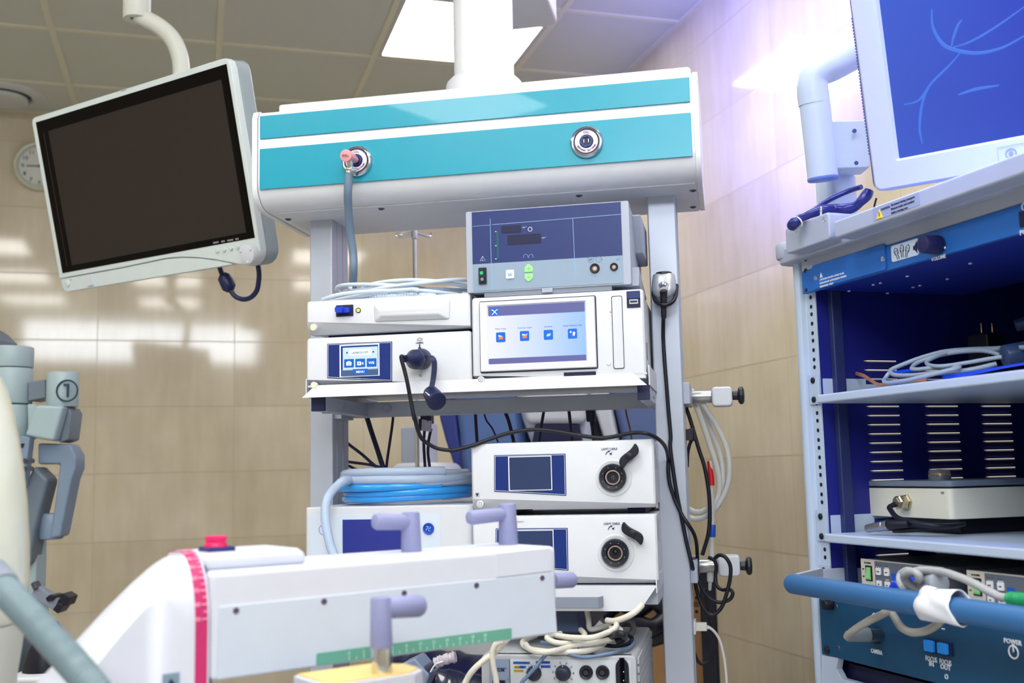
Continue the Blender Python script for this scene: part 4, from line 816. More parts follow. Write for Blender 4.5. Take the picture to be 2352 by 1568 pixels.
pc_('bar', [(86, 1362), (100, 1340), (150, 1372), (140, 1398)], V2-.04, V2-.01, GREY); pc_('jaw', [(155, 1368), (164, 1356), (180, 1366), (172, 1386), (160, 1380)], V2-.05, V2, BLACK); pc_('jaw', [(140, 1394), (152, 1378), (166, 1384), (152, 1403)], V2-.05, V2, BLACK); pc_('knob', [(124, 1368), (134, 1360), (148, 1362), (140, 1374), (128, 1376)], V2-.05, V2, BLACK)
pc_('tube', [(90, 1336), (98, 1330), (106, 1346), (98, 1352)], V2-.05, V2-.02, SCREW)
V3 = 1.55
TBL = solo('rounded_cone', 'black rounded cone standing on a white surface behind the ribbed hose', 'knob', MB().lathe(X(97, 1540, V3), (0, 0, 1), [(0, .026), (.010, .025), (.03, .018), (.042, .012), (.046, 0)], 32), BLACK, XF, X(97, 1540, V3))
z_ = X(97, 1540, V3).z
solo('side_console', 'white console surface under the black cone at the bottom left', 'console', MB().box(X(40, 1540, V3).x, X(165, 1540, V3).x, V3-.05, V3+.10, .0, z_), WHITE2, XF, (X(100, 1540, V3).x, V3, 0), .006)
solo('rounded_cover', 'dark blue grey rounded cover behind the black cone', 'cover', MB().lathe((X(85, 1500, V3+.16).x, V3+.16, z_-.1), (0, 0, 1), [(0, .055), (.11, .05), (.145, .03), (.15, 0)], 32).tube([X(68, 1450, V3+.14), X(86, 1470, V3+.14), X(86, 1500, V3+.14)], .005, 8), mat('dark_slate', rgb(38, 52, 64), .4), XF, (X(85, 1500, V3+.16).x, V3+.16, z_-.1))
# ================================================================ white arm in the foreground
VA = 1.0
A = lambda px, py, v=VA: ARM.at(px, py, v)
a4 = lambda x, y, v=VA: A(400+x/3.5, 1120+y/3.5, v); a5 = lambda x, y, v=VA: A(800+x/3.5, 1120+y/3.5, v)
za1, za0 = A(1271, 1254).z, A(1283, 1456).z; xa0, xa1 = A(479, 1400).x, A(1280, 1350).x
ya1 = ARM.at(1180, 1242.5, za1, 2).y; ya1 = min(max(ya1, VA+.08), VA+.2)
FA = thing('positioning_arm', 'long white equipment arm with pink and green printed scales across the foreground', 'equipment arm', ARM, (xa0, VA+.06, 0))
AW = mat('arm_white', rgb(206, 210, 224), .4); AW2 = mat('arm_white_lower', rgb(194, 204, 220), .45)
part('beam', MB().box(xa0+.002, xa1, VA, ya1, za0, za1), AW, FA, .006, seg=3)
lp = MB().prism([(p.x, p.z) for p in (A(502, 1392), A(1262, 1315), A(1270, 1322), A(1279, 1452), A(498, 1561))], VA-.0012, VA+.002)
PLW = part('lower_cover', lp, AW2, FA, .0012)
part('end_cover', MB().prism([(p.x, p.z) for p in (A(1138, 1270), A(1264, 1257), A(1266, 1311), A(1139, 1326))], VA-.0012, VA+.002), AW, FA, .0008)
for x, y in ((541, 1402), (743, 1381), (927, 1362), (1093, 1344), (1244, 1327)):
    q = A(x, y); part('screw', MB().lathe((q.x, VA-.0012, q.z), (0, -1, 0), [(0, .0031), (.0008, .003), (.0003, .0018), (0, 0)], 18), mat('screw_violet', rgb(92, 80, 116), .4, metal=.5), FA)
GS = mat('green_scale', rgb(96, 160, 142), .45)
sa, sb_, sc_, sd = A(725, 1501), A(1173, 1440), A(1173, 1466), A(725, 1529)
zq1, zq0 = (sa.z+sb_.z)/2, (sc_.z+sd.z)/2
gs = part('green_scale', MB().plate(sa.x, sb_.x, zq0, zq1, VA-.0018, VA-.001, .0015), GS, FA, label='green ruler scale')
t = MB(); base20 = a5(1092, 1195); x10 = a5(570, 1270).x; stp = (base20.x-x10)/10
for k in range(0, 21):
    xx = base20.x-stp*(20-k)
    if xx < sa.x+.012: continue
    hgt = .0048 if k % 2 == 0 else .0026; t.box(xx-.0004, xx+.0004, VA-.0022, VA-.0017, zq0+.0012, zq0+.0012+hgt)
    if k % 2 == 0: t.text(str(k), xx, VA-.0019, zq0+.0068, .0030)
part('lettering', t, mat('pale_green_ink', rgb(190, 222, 210), .6), gs, label='white scale numbers')
# hump on the beam top
hz = a4(300, 652, VA+.02).z
part('hump', MB().prism([(a4(235, 655, VA+.02).x, za1-.001), (a4(1075, 598, VA+.02).x, za1-.001), (a4(1060, 560, VA+.02).x, za1+.010), (a4(1010, 500, VA+.03).x, a4(1010, 500, VA+.04).z), (a4(970, 480, VA+.03).x, a4(970, 474, VA+.04).z), (a4(150, 540, VA+.04).x, a4(970, 474, VA+.04).z)], VA+.018, ya1-.004), AW, FA, .008, seg=3)
ht = a4(970, 474, VA+.04).z
# rounded head, pink band
RYH, RZH = .042, .062
def prof(g=0, z1_=None):
    z1_ = ht+.002 if z1_ is None else z1_
    P = [(VA-g, -.2+za0)]+[(VA+RYH-(RYH+g)*math.cos(math.radians(a_)), z1_-RZH+(RZH+g)*math.sin(math.radians(a_))) for a_ in range(0, 91, 9)]
    P += [(VA+.062+(.03+g)*math.sin(math.radians(a_)), z1_-.03+(.03+g)*math.cos(math.radians(a_))) for a_ in (20, 45, 70, 90)]
    return P+[(VA+.092+g, -.2+za0)]
xb0, xb1 = A(447, 1500).x, A(477, 1500).x
part('head_block', MB().prism(prof(0), xb0, xb1+.002, 'x'), AW, FA, .001)
PB = mat('pink_scale', rgb(190, 40, 104), .45)
pk = part('pink_scale', MB().prism(prof(.0012), xb0+.0003, xb1-.0008, 'x'), PB, FA, label='crimson and pink curved scale band')
t = MB()
for i, ang in enumerate(range(2, 88, 6)):
    a_ = math.radians(ang); yy = VA+RYH-(RYH+.0018)*math.cos(a_); zz = ht+.002-RZH+(RZH+.0018)*math.sin(a_)
    n0 = len(t.v); big = i % 2 == 0
    t.box(-(.0055 if big else .0035), 0, -.0004, .0002, -.0005, .0005)
    if big: t.text(str(90-5*i), -.0095, 0, -.0018, .0040, w=.0052)
    tn = math.atan2(RYH*math.sin(a_), RZH*math.cos(a_)); M_ = Matrix.Translation((xb1-.0012, yy, zz)) @ Matrix.Rotation(-tn, 4, 'X'); t.xf(M_, n0)
part('lettering', t, mat('pale_pink_ink', rgb(246, 170, 200), .6), pk)
part('seam_ring', MB().prism(prof(-.003), xb1+.0, xb1+.005, 'x'), NAVYR, FA)
# the head slopes away to the lower left
BT = [(412, 1272), (398, 1272.5), (385, 1277), (368, 1288), (350, 1301), (310, 1336), (250, 1396), (170, 1482), (100, 1556), (40, 1620)]
FT = [(430, 1310), (418, 1312), (404, 1318), (388, 1330), (368, 1350), (330, 1390), (285, 1440), (213, 1528), (165, 1590), (110, 1660)]
P0 = prof(0); rg_ = []
K0 = [(xb0+.001, y_, z_) for y_, z_ in P0]
def resamp(n_top, F_, G_, x_, k):
    return None
for i, (b_, f_) in enumerate(zip(BT, FT)):
    if i == 0: rg_.append(K0); continue
    w_ = min(1, i/5.0); w_ = w_*w_*(3-2*w_)
    F_ = A(f_[0], f_[1], VA); G_ = ARM.at(b_[0], b_[1], VA+.062)
    ring = [(F_.x, VA, P0[0][1])]
    n_ = len(P0)-2
    ztop = G_.z; rzh = max(.004, ztop-F_.z)
    for j in range(11):
        a_ = math.radians(9*j); cy_ = VA+RYH-RYH*math.cos(a_); e_z = ztop-rzh+rzh*math.sin(a_)
        # flat sloping top plane between ridge and back edge, blended in with distance
        fy_ = VA+RYH*1.0*(j/10); fz_ = F_.z+(ztop-F_.z)*(j/10)*.9 if j else F_.z-.004
        ez0 = (ht+.002-RZH)+RZH*math.sin(a_)-(ht+.002-ztop)
        ring.append((F_.x+(G_.x-F_.x)*j/10, cy_*(1-w_)+fy_*w_, (ez0)*(1-w_)+fz_*w_))
    for j, a_d in enumerate((20, 45, 70, 90)):
        a_ = math.radians(a_d); ring.append((G_.x, VA+.062+.03*math.sin(a_), ztop-.03+.03*math.cos(a_)))
    ring.append((G_.x, VA+.092, P0[0][1])); rg_.append(ring)
part('head_shell', MB().loft(rg_[::-1]), AW, FA)
part('column', MB().prism(rr(A(200, 1560).x, xb1, VA+.006, VA+.09, .015), .02, za0-.19, 'z'), AW, FA, .003)
q0_, q1_ = A(373, 1548, VA), A(411, 1600, VA)
lbk = part('arrow_label', MB().box(q0_.x, q1_.x, VA-.0012, VA+.001, q1_.z, q0_.z), mat('slate_label', rgb(124, 146, 164), .5), FA)
qq = A(392, 1562, VA); part('arrow_mark', MB().prism([(qq.x-.004, qq.z-.004), (qq.x+.004, qq.z-.004), (qq.x, qq.z+.002)], VA-.0018, VA-.001), INK, lbk)
# emergency button
q = Vector((0, VA+.055, 0)); qx = ARM.at(494, 1264, q.y).x
eb = part('button_base', MB().box(qx-.013, qx+.015, q.y-.016, q.y+.012, ht-.001, ht+.0045), NAVY2, FA, .001)
part('emergency_button', MB().lathe((qx, q.y-.002, ht+.0045), (0, 0, 1), [(0, .0115), (.0015, .0115), (.004, .0100), (.0045, .0104), (.0065, .0108), (.0095, .0104), (.0103, .009), (.0103, 0)], 36), mat('crimson_button', rgb(206, 22, 92), .35, emit=rgb(200, 20, 90), es=.12), eb, label='crimson mushroom button')
# grips
def grip(lab, bx, by, tx_, ty, hx, hy, w, v=None, down=None, wv=None, gw=None, base_z=None):
    v = ARM.at(bx, by, za1, 2).y if v is None else v
    b_ = A(bx, by, v); t_ = A(tx_, ty, v); r_ = (A(bx+w/2, by, v).x-A(bx-w/2, by, v).x)/2
    o = part('grip_post', MB().rcyl(b_, t_+Vector((0, 0, .001)), r_*1.06, r_*.94, .0022, 32), LILAC, FA, label=lab)
    hv = v+(wv or 0); h0 = A(tx_, (ty*1+hy[0]), v); h1 = A(hx, hy[1], hv)
    g = gw or r_*.98
    part('grip_handle', MB().rcyl(h0, h1, g*.95, g*1.02, .005, 32), LILAC, o)
    return o
grip('lilac grip nearest the middle of the arm', 945, 1271, 943, 1177, 858, (22, 1197), 38, v=VA+.07, gw=.0093)
grip('lilac grip near the right end of the arm', 1168, 1253, 1165, 1158, 1075, (22, 1189), 34, v=VA+.07, gw=.0085)
c0, c1 = A(1270, 1333, VA+.05), A(1317, 1331, VA+.05); part('end_grip', MB().rcyl(c0, c1, .0098, .0098, .003, 32), LILAC, FA, label='lilac grip at the end face')
VG = VA-.10
SG = thing('standing_grip', 'lilac T grip on a chrome stem standing on the yellow-topped pad', 'grip', ARM, A(877, 1545, VG))
part('stem', MB().rcyl(A(877, 1546, VG), A(876, 1480, VG), .0096, .0096, .001, 32), CHROME, SG)
part('grip_post', MB().rcyl(A(876, 1488, VG), A(874, 1370, VG), .0106, .0094, .002, 36), LILAC, SG)
part('grip_handle', MB().rcyl(A(880, 1397, VG), A(967, 1390, VG+.012), .0096, .0108, .0045, 36), LILAC, SG)
zpd = A(877, 1545, VG).z; PD = thing('arm_pad', 'white pad with yellow top carrying the lilac T grip', 'pad', ARM, (A(830, 1545, VG).x, VG, zpd-.03))
pts = [ARM.at(x, y, zpd, 2) for x, y in ((700, 1540), (722, 1530), (880, 1516), (948, 1531), (950, 1539), (912, 1549), (850, 1557), (760, 1556), (704, 1548))]
pts = [(p.x, max(VG-.02, min(p.y, VG+.06))) for p in pts]
xm0, xm1 = A(712, 1545, VG+.02).x, A(944, 1540, VG+.02).x
pad = [(xm0, VG+.0), (xm0+.012, VG-.014), (xm1-.018, VG-.016), (xm1, VG-.002), (xm1, VG+.03), (xm1-.018, VG+.055), (xm0, VG+.055)]
part('body', MB().prism(pad, zpd-.034, zpd-.0015, 'z'), mat('pad_grey', rgb(190, 192, 206), .45), PD, .002)
part('top', MB().prism([(x+(.0035 if x < xm0+.05 else -.0035), y+(.003 if y < VG+.02 else -.003)) for x, y in pad], zpd-.002, zpd, 'z'), mat('yellow_top', rgb(228, 196, 120), .4), PD, label='yellow top')
part('stand', MB().cyl((A(820, 1560, VG).x, VG+.02, .0), (A(820, 1560, VG).x, VG+.02, zpd-.03), .02), WHITE2, PD)
# ================================================================ vision cart at the right
DF = 1.053
k5 = lambda x, y, v=DF: K(1750+x/2.8, 440+y/2.8, v)
k6 = lambda x, y, v=DF: K(1750+x/2.761, 1000+y/2.761, v)
kz = lambda x, y, v=DF: K(1900+x/7.84, 1240+y/7.84, v)
kb = lambda x, y, v=DF: K(2000+x/4.043, 1180+y/4.041, v)
uo, ui = K(1835, 1000, DF).x, K(1857, 1000, DF).x   # outer and inner side of the left upright
us = k5(347, 800, DF+.012).x-.0004; ur = -.98
CT_ = thing('vision_cart', 'tall pale blue grey equipment cart with blue front handle at the right edge', 'equipment cart', CART, (-1.25, 1.35, 0))
z_top = K(1820, 585, DF).z
part('upright', MB().prism([(uo, DF+.05), (uo, DF+.012), (uo+.003, DF+.004), (uo+.010, DF), (ui-.012, DF), (ui-.006, DF+.003), (ui-.004, DF+.012), (ui+.002, DF+.014), (ui+.002, DF+.05)], .12, z_top+.01, 'z'), PAINT, CT_, .0012)
part('upright', MB().box(ur+.04, ur+.085, DF, DF+.05, .12, z_top+.01), PAINT, CT_, .004)
part('rear_upright', MB().box(uo, uo+.05, 1.64, 1.69, .12, z_top), PAINT, CT_, .004)
# rack strip with holes
s0, s1 = K(1861, 760, DF+.012).x, K(1879, 760, DF+.012).x
s0 = k5(297, 800, DF+.012).x; s1 = k5(347, 800, DF+.012).x
st_ = part('rack_strip', MB().box(s0-.003, s1, DF+.012, DF+.015, .15, z_top), PAINT, CT_, .0006, seg=1)
hm = MB(); zr = k5(306, 682, DF+.012).z; sh = (s0+s1)/2-.0005; k = 0; zz = zr
while zz > .9:
    hm.lathe((sh, DF+.0118, zz), (0, -1, 0), [(0, .0034), (.0003, .0034), (.0003, 0)], 14); zz -= (.015875, .0127, .015875)[k % 3] if True else 0; k += 1
part('rack_holes', hm, mat('hole_black', rgb(8, 10, 40), .8), st_)
part('side_panel', MB().box(us-.012, us, DF+.0155, 1.66, .15, z_top), DARKIN, CT_)
cs = lambda x, y: CART.at(x, y, us, 0)
part('side_channel', MB().box(us, us+.012, cs(1912, 900).y, cs(1936, 900).y, .5, z_top-.005), mat('channel_navy', rgb(36, 46, 96), .45), CT_, .002)
part('panel_seam', MB().box(us, us+.002, cs(1940, 900).y, cs(1941.5, 900).y, .5, z_top-.005), BLACK, CT_)
part('side_panel', MB().box(ur+.09, ur+.1, DF+.05, 1.66, .15, z_top), DARKIN, CT_)
part('outer_side_panel', MB().box(ur+.1, ur+.104, DF+.03, 1.67, .15, z_top), PAINT, CT_, .001, seg=1)
part('back_panel', MB().box(us-.01, ur+.1, 1.66, 1.675, .15, z_top), DARKIN, CT_)
# louvres
lm_ = mat('louvre_glow', rgb(222, 214, 190), .5, emit=rgb(235, 228, 200), es=.35)  # pale slits glow by emission, not lit by any lamp
zl0 = cs(2025, 1083).z; pitch = (cs(2025, 934).z-cs(2025, 1083).z)/7.07
cols = [(cs(1988, 914).y, cs(2062, 914).y), (cs(2122, 914).y, cs(2197, 914).y), (cs(2250, 914).y, cs(2318, 914).y), (cs(2250, 914).y+.125, cs(2318, 914).y+.125)]
zt_l = cs(2025, 829).z
for ci, (y0_, y1_) in enumerate(cols):
    lg = MB(); lh = MB()
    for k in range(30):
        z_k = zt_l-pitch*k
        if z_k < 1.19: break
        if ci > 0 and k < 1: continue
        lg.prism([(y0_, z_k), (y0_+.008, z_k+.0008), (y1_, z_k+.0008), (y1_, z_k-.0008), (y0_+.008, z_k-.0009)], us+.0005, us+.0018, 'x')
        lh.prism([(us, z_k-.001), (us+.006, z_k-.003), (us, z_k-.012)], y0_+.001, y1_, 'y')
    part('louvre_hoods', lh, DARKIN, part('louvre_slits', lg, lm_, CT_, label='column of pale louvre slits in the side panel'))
# shelves
def cshelf(zf, name_y0, d0=DF-.004):
    s = part('shelf', MB().box(us+.012, ur+.07, d0, 1.62, zf-.014, zf), PAINT, CT_, .003, 'flat pale grey shelf')
    part('shelf_bracket', MB().box(us-.002, us+.002, DF+.018, 1.6, zf-.006, zf+.028), PAINT, s); part('bracket_tab', MB().box(s0-.003, us+.003, DF+.008, DF+.0115, zf-.014, zf+.036), PAINT, s, .0008, seg=1)
    for dz in (.026, -.006): part('bolt', MB().lathe(((s0+s1)/2-.001, DF+.008, zf+dz), (0, -1, 0), [(0, .0052), (.002, .0050), (.0035, .003), (.0035, 0)], 20), BLACK, s)
    return s
zs1 = K(1895, 912, DF-.004).z+.010; zs2 = K(1911, 1237, DF-.004).z+.008
zs1 = k5(405, 1300, DF-.004).z; zs2 = k6(445, 625, DF-.004).z
SH1 = cshelf(zs1, 0); SH2 = cshelf(zs2, 0)
zs3 = kz(620, 800, DF+.02).z-.010
SH3 = cshelf(zs3, 0, DF+.004)
for b in range(2): part('bracket_arm', MB().box((us+.0, ur+.06)[b], (us+.004, ur+.064)[b], DF-.004, DF+.05, zs3-.012, zs3+.030), LGREY, SH3, .001, seg=1)
# front handle
dh = .955
h0, h1 = K(1822, 1343, dh), K(2352, 1420, dh); rh = (K(1822, 1320, dh).z-K(1822, 1366, dh).z)/2
hd = [(h0.x+.005, DF+.0, h0.z+.006), (h0.x-.004, DF-.04, h0.z+.003), (h0.x-.001, dh+.012, h0.z), (h0.x+.03, dh, h0.z), (h0.x+.2, dh, h0.z), (h1.x+.05, dh, h0.z), (h1.x+.08, dh+.03, h0.z), (h1.x+.08, DF, h0.z)]
zh = (h0.z+h1.z)/2
HB = part('front_handle', MB().rcyl((h0.x-.010, dh, zh), (h1.x+.10, dh, zh), rh, rh, .009, 36), BLUEH, CT_, label='thick blue front handle')
part('handle_bracket', MB().prism([(h0.x-.006, dh+.008), (h0.x+.004, dh+.008), (us+.004, DF-.004), (us-.006, DF-.004)], zh+rh*.1, zh+rh*.98, 'z'), LGREY, HB, .001, seg=1)
# bolts on the strip beside the panel tops
for x, y in ((281, 432), (281, 510), (288, 633)):
    q = k5(x, y, DF-.002); part('bolt', MB().lathe((q.x, DF+.001, q.z), (0, -1, 0), [(0, .0056), (.0025, .0052), (.0045, .003), (.0045, 0)], 20), BLACK, CT_)
# upper panel unit
za_, zb_ = k5(800, 350, DF).z, k5(330, 655, DF).z
pu0 = k5(265, 560, DF).x
ztp_, zbp = K(2352, 467, DF).z, k5(340, 640, DF).z
AP = thing('intercom_unit', 'dark blue panel with volume knob and speaker plate under the cart top', 'control panel', CART, (-1.2, DF+.1, zbp))
BPT = mat('blue_panel_top', rgb(32, 100, 186), .4)
part('front_plate', MB().box(pu0, ur+.06, DF-.003, DF+.006, zbp, ztp_), BPT, AP, .001, seg=1)
part('housing', MB().box(us+.02, ur+.04, DF+.006, DF+.30, zbp+.002, ztp_-.002), mat('deep_blue', rgb(20, 44, 150), .45), AP, .001, seg=1)
ms = MB()
for x, y in ((560, 640), (716, 600), (762, 589), (808, 655), (935, 545), (972, 616), (1016, 605), (1193, 563), (1340, 463)):
    q = CART.at(1750+x/2.8, 440+y/2.8, zbp+.001, 2)
    if DF+.01 < q.y < DF+.3: ms.box(q.x-.002, q.x+.002, q.y-.0015, q.y+.0015, zbp+.0002, zbp+.0025)
part('underside_slits', ms, WINK, AP)
ac0, ac1 = k5(322, 480, DF-.005), k5(800, 505, DF-.005)
ac = part('access_cover', MB().plate(ac0.x, ac1.x, k5(330, 640, DF-.005).z+.002, k5(322, 478, DF-.005).z, DF-.006, DF-.002, .004), BPT, AP, .0008, seg=1)
for x, y in ((345, 555), (777, 433)):
    q = k5(x, y, DF-.006); part('screw', MB().lathe((q.x, DF-.006, q.z), (0, -1, 0), [(0, .0042), (.001, .0038), (.0006, .0018), (0, 0)], 18), CHROME, ac)
t = MB()
q = k5(372, 566, DF-.006)
for i, l_ in enumerate(('CAUTION: ACCESS COVER TO BE', 'REMOVED BY AUTHORIZED SERVICE', 'PERSONNEL ONLY')): t.text(l_, q.x, DF-.0065, q.z-.0022-.0056*i, .0030, align='LEFT')
q2 = k5(381, 540, DF-.006); t.prism([(q2.x-.003, q2.z-.003), (q2.x+.004, q2.z-.003), (q2.x, q2.z+.005)], DF-.0066, DF-.006)
part('lettering', t, WINK, ac)
ip0, ip1 = k5(845, 350, DF), k5(1025, 400, DF)
pz1, pz0 = k5(845, 352, DF).z, k5(850, 456, DF).z
ic = part('speaker_plate', MB().plate(ip0.x, ip1.x, pz0, pz1, DF-.0045, DF-.003, .003), mat('speaker_plate_pale', rgb(206, 222, 244), .5), AP, label='pale plate with microphone symbols')
s = MB()
f5 = lambda x, y: k5(x, y, DF-.0048)
def capsule(cx_, cy_, an, sc_=1):
    q = f5(cx_, cy_); n0 = len(s.v); s.tube([(-.0022, 0, -.011), (-.0022, 0, -.001), (-.0048, 0, .001), (-.0050, 0, .009), (0, 0, .0135), (.0050, 0, .009), (.0048, 0, .001), (.0022, 0, -.001), (.0022, 0, -.011)], .0006, 5, smooth=False); s.tube([(-.0048, 0, .0065), (.0048, 0, .0065)], .0005, 4, smooth=False); s.tube([(-.0025, 0, .0035), (-.0025, 0, -.002)], .0005, 4, smooth=False); s.tube([(.0025, 0, .0035), (.0025, 0, -.002)], .0005, 4, smooth=False)
    s.xf(Matrix.Translation((q.x, DF-.0048, q.z)) @ Matrix.Diagonal((.78, 1, .78, 1)) @ Matrix.Rotation(math.radians(an), 4, 'Y'), n0)
capsule(868, 402, -20); capsule(901, 386, 0); capsule(933, 385, 22)
q = f5(985, 360); s.prism([(q.x-.004, q.z-.003), (q.x-.001, q.z-.003), (q.x+.004, q.z-.009), (q.x+.004, q.z+.009), (q.x-.001, q.z+.003), (q.x-.004, q.z+.003)], DF-.005, DF-.0045)
for k in (0, 1): s.tube([(q.x+.008+.004*k, DF-.0048, q.z-.005-.002*k), (q.x+.0095+.004*k, DF-.0048, q.z), (q.x+.008+.004*k, DF-.0048, q.z+.005+.002*k)], .0006, 5)
part('microphone_symbols', s, INK, ic)
q = k5(1083, 340, DF-.018); kn = part('volume_knob', MB().rcyl((q.x, DF-.003, q.z), (q.x, DF-.032, q.z), .0135, .0125, .0025, 40), mat('knob_navy', rgb(22, 24, 76), .45), AP)
t = MB(); q = k5(1113, 410, DF-.004); t.text('VOLUME', q.x+.006, DF-.0035, q.z-.007, .0052); part('lettering', t, WINK, AP)
q = k5(1178, 361, DF-.004); part('screw', MB().ball((q.x, DF-.004, q.z), .0022), CHROME, AP)
q0, q1 = k5(1655, 130, DF-.004), k5(1655, 232, DF-.004); ps_ = part('power_switch', MB().box(q0.x, q0.x+.05, DF-.006, DF-.002, q1.z, q0.z), SLOT, AP, .001)
q = k5(1655, 262, DF-.004); t = MB().text('POWER', q.x, DF-.0035, q.z-.004, .0066, align='LEFT'); q = k5(1690, 95, DF-.004); t.ring((q.x, DF-.0035, q.z), (0, 1, 0), .005, .0008, 20, 5); part('power_marks', t, WINK, AP)
# top deck, corner block, front bar with caution label
zt0 = k5(270, 470, DF).z
part('front_rail', MB().box(pu0, ur+.06, DF-.002, DF+.03, ztp_+.0005, K(1935, 548, DF-.01).z), LGREY, CT_, .001, seg=1)
zd = K(1935, 548, DF-.01).z
dk = 1.02
part('top_deck', MB().prism(rr(uo-.012, ur+.10, dk+.012, 1.70, .02), zd-.012, zd+.014, 'z'), LGREY, CT_, .004)
b0, b1 = k5(190, 300, dk), k5(475, 250, dk)
zc0, zc1 = k5(195, 405, dk).z, k5(188, 238, dk).z
cbk = part('corner_block', MB().plate(b0.x, b1.x, zc0, zc1, dk-.012, dk+.10, .006), LGREY, CT_, .003)
for x, y in ((221, 243), (400, 182)):
    q = k5(x, y, dk-.012); part('screw', MB().lathe((q.x, dk-.011, q.z), (0, -1, 0), [(0, .0045), (.0015, .0040), (.0008, .002), (0, 0)], 18), CHROME, cbk)
part('corner_bumper', MB().rcyl((uo+.004, dk+.03, k5(150, 410, dk).z), (uo+.004, dk+.03, k5(150, 300, dk).z), .022, .022, .005), LGREY, CT_)
e0 = k5(482, 190, dk-.014)
zb0, zb1 = k5(510, 298, dk-.014).z, k5(482, 192, dk-.014).z
FBR = part('front_bar', MB().plate(e0.x, ur+.12, zb0, zb1, dk-.020, dk+.04, .004), LGREY, CT_, .004)
q0, q1 = K(2068, 456, dk-.021), K(2115, 470, dk-.021)
q0 = K(2004, 500, dk-.021)
t0 = K(2014, 486, dk-.021); cl_l = part('caution_label', MB().plate(K(2006, 500, dk-.02).x, K(2112, 455, dk-.02).x, zb0+.006, zb1-.003, dk-.0206, dk-.0198, .001), mat('label_grey', rgb(148, 158, 188), .5), FBR)
q = K(2020, 492, dk-.021); part('warning_triangle', MB().prism([(q.x-.007, q.z-.006), (q.x+.007, q.z-.006), (q.x, q.z+.007)], dk-.0214, dk-.0204), YEL, cl_l, label='yellow warning triangle')
t = MB(); t.prism([(q.x-.0007, q.z-.003), (q.x+.0007, q.z-.003), (q.x+.0007, q.z+.003), (q.x-.0007, q.z+.003)], dk-.0218, dk-.0212)
q = K(2023, 484, dk-.021); t.text('CAUTION:', q.x, dk-.0210, q.z, .0030, align='LEFT')
q = K(2046, 474, dk-.021)
for i, l_ in enumerate(('Tip hazard during transport.', 'Remove tanks and monitor', 'before moving cart.')): t.text(l_, q.x, dk-.0210, q.z+.0002-.0056*i, .0031, align='LEFT')
part('lettering', t, INK, cl_l)
# lower blue camera panel
zq = K(1889, 1501, DF).z
cp0 = k6(385, 1385, DF).x
CPN = thing('camera_controller', 'dark blue lower panel reading CAMERA and FOCUS IN, FOCUS OUT', 'control panel', CART, (-1.2, DF+.1, zq))
ztc = zs3-.018
part('front_plate', MB().box(cp0+.002, ur+.06, DF-.003, DF+.006, zq, ztc), BLUEP, CPN, .001, seg=1)
part('housing', MB().box(us+.02, ur+.04, DF+.006, DF+.3, zq+.002, ztc-.002), SLOT, CPN)
for x, y in ((415, 1357),): q = k6(x, y, DF-.003); part('bolt', MB().lathe((q.x, DF-.003, q.z), (0, -1, 0), [(0, .0066), (.003, .006), (.005, .003), (.005, 0)], 20), BLACK, CPN)
for x, y in ((485, 1347), (472, 1085)): q = k6(x, y, DF-.003); part('screw', MB().lathe((q.x, DF-.003, q.z), (0, -1, 0), [(0, .004), (.001, .0035), (0, 0)], 16), SCREW, CPN)
q = k6(420, 1070, DF-.01); part('latch', MB().rcyl((q.x, DF-.003, q.z), (q.x, DF-.02, q.z), .009, .008, .002), BLACK, CPN)
t = MB(); g6 = lambda x, y: k6(x, y, DF-.0035)
q = g6(727, 1383); t.text('CAMERA', q.x, DF-.0034, q.z, .0062, w=.026)
q = g6(1074, 1432); t.text('FOCUS', q.x, DF-.0034, q.z, .0068, w=.0225); q = g6(1076, 1462); t.text('IN', q.x, DF-.0034, q.z, .0068)
q = g6(1164, 1452); t.text('FOCUS', q.x, DF-.0034, q.z, .0068, w=.0225); q = g6(1165, 1484); t.text('OUT', q.x, DF-.0034, q.z, .0068)
q = g6(1062, 1216); t.text('+', q.x, DF-.0034, q.z-.002, .006); q = g6(1149, 1226); t.box(q.x-.003, q.x+.003, DF-.0036, DF-.003, q.z-.0005, q.z+.001)
q = g6(1590, 1322); t.text('POWER', q.x, DF-.0034, q.z, .0060); q = g6(1595, 1372); t.ring((q.x, DF-.0034, q.z), (0, 1, 0), .0078, .001, 28, 5); t.box(q.x-.001, q.x+.001, DF-.0038, DF-.003, q.z, q.z+.010)
q = g6(714, 1153); t.ring((q.x, DF-.0034, q.z), (0, 1, 0), .0062, .0006, 28, 5); t.tube([(q.x, DF-.0034, q.z-.004), (q.x, DF-.0034, q.z), (q.x-.003, DF-.0034, q.z+.0045)], .0006, 5, smooth=False); t.tube([(q.x, DF-.0034, q.z), (q.x+.003, DF-.0034, q.z+.0045)], .0006, 5, smooth=False)
q = g6(1170, 1528); t.ring((q.x, DF-.0034, q.z), (0, 1, 0), .0028, .0006, 20, 5)
part('lettering', t, WINK, CPN)
for x0_, y0_, x1_, y1_ in ((1032, 1293, 1098, 1380), (1117, 1310, 1188, 1394)):
    a_, b_ = k6(x0_, y0_, DF-.008), k6(x1_, y1_, DF-.003)
    bb = part('focus_button', MB().box(a_.x, a_.x+.0175, DF-.011, DF-.003, k6(x0_, y1_-18, DF-.008).z, a_.z), mat('button_blue', rgb(30, 128, 212), .4, emit=rgb(20, 110, 200), es=.1), CPN, .001, 'bright blue square button')
    part('button_well', MB().box(a_.x-.001, a_.x+.0235, DF-.006, DF-.0028, k6(x0_, y1_-14, DF-.008).z-.001, a_.z+.001), SLOT, bb)
q = k6(722, 1268, DF-.004); part('camera_socket', MB().lathe((q.x, DF-.003, q.z), (0, -1, 0), [(0, .0125), (.004, .012), (.005, .009), (.003, .007), (.003, 0)], 32), SLOT, CPN)
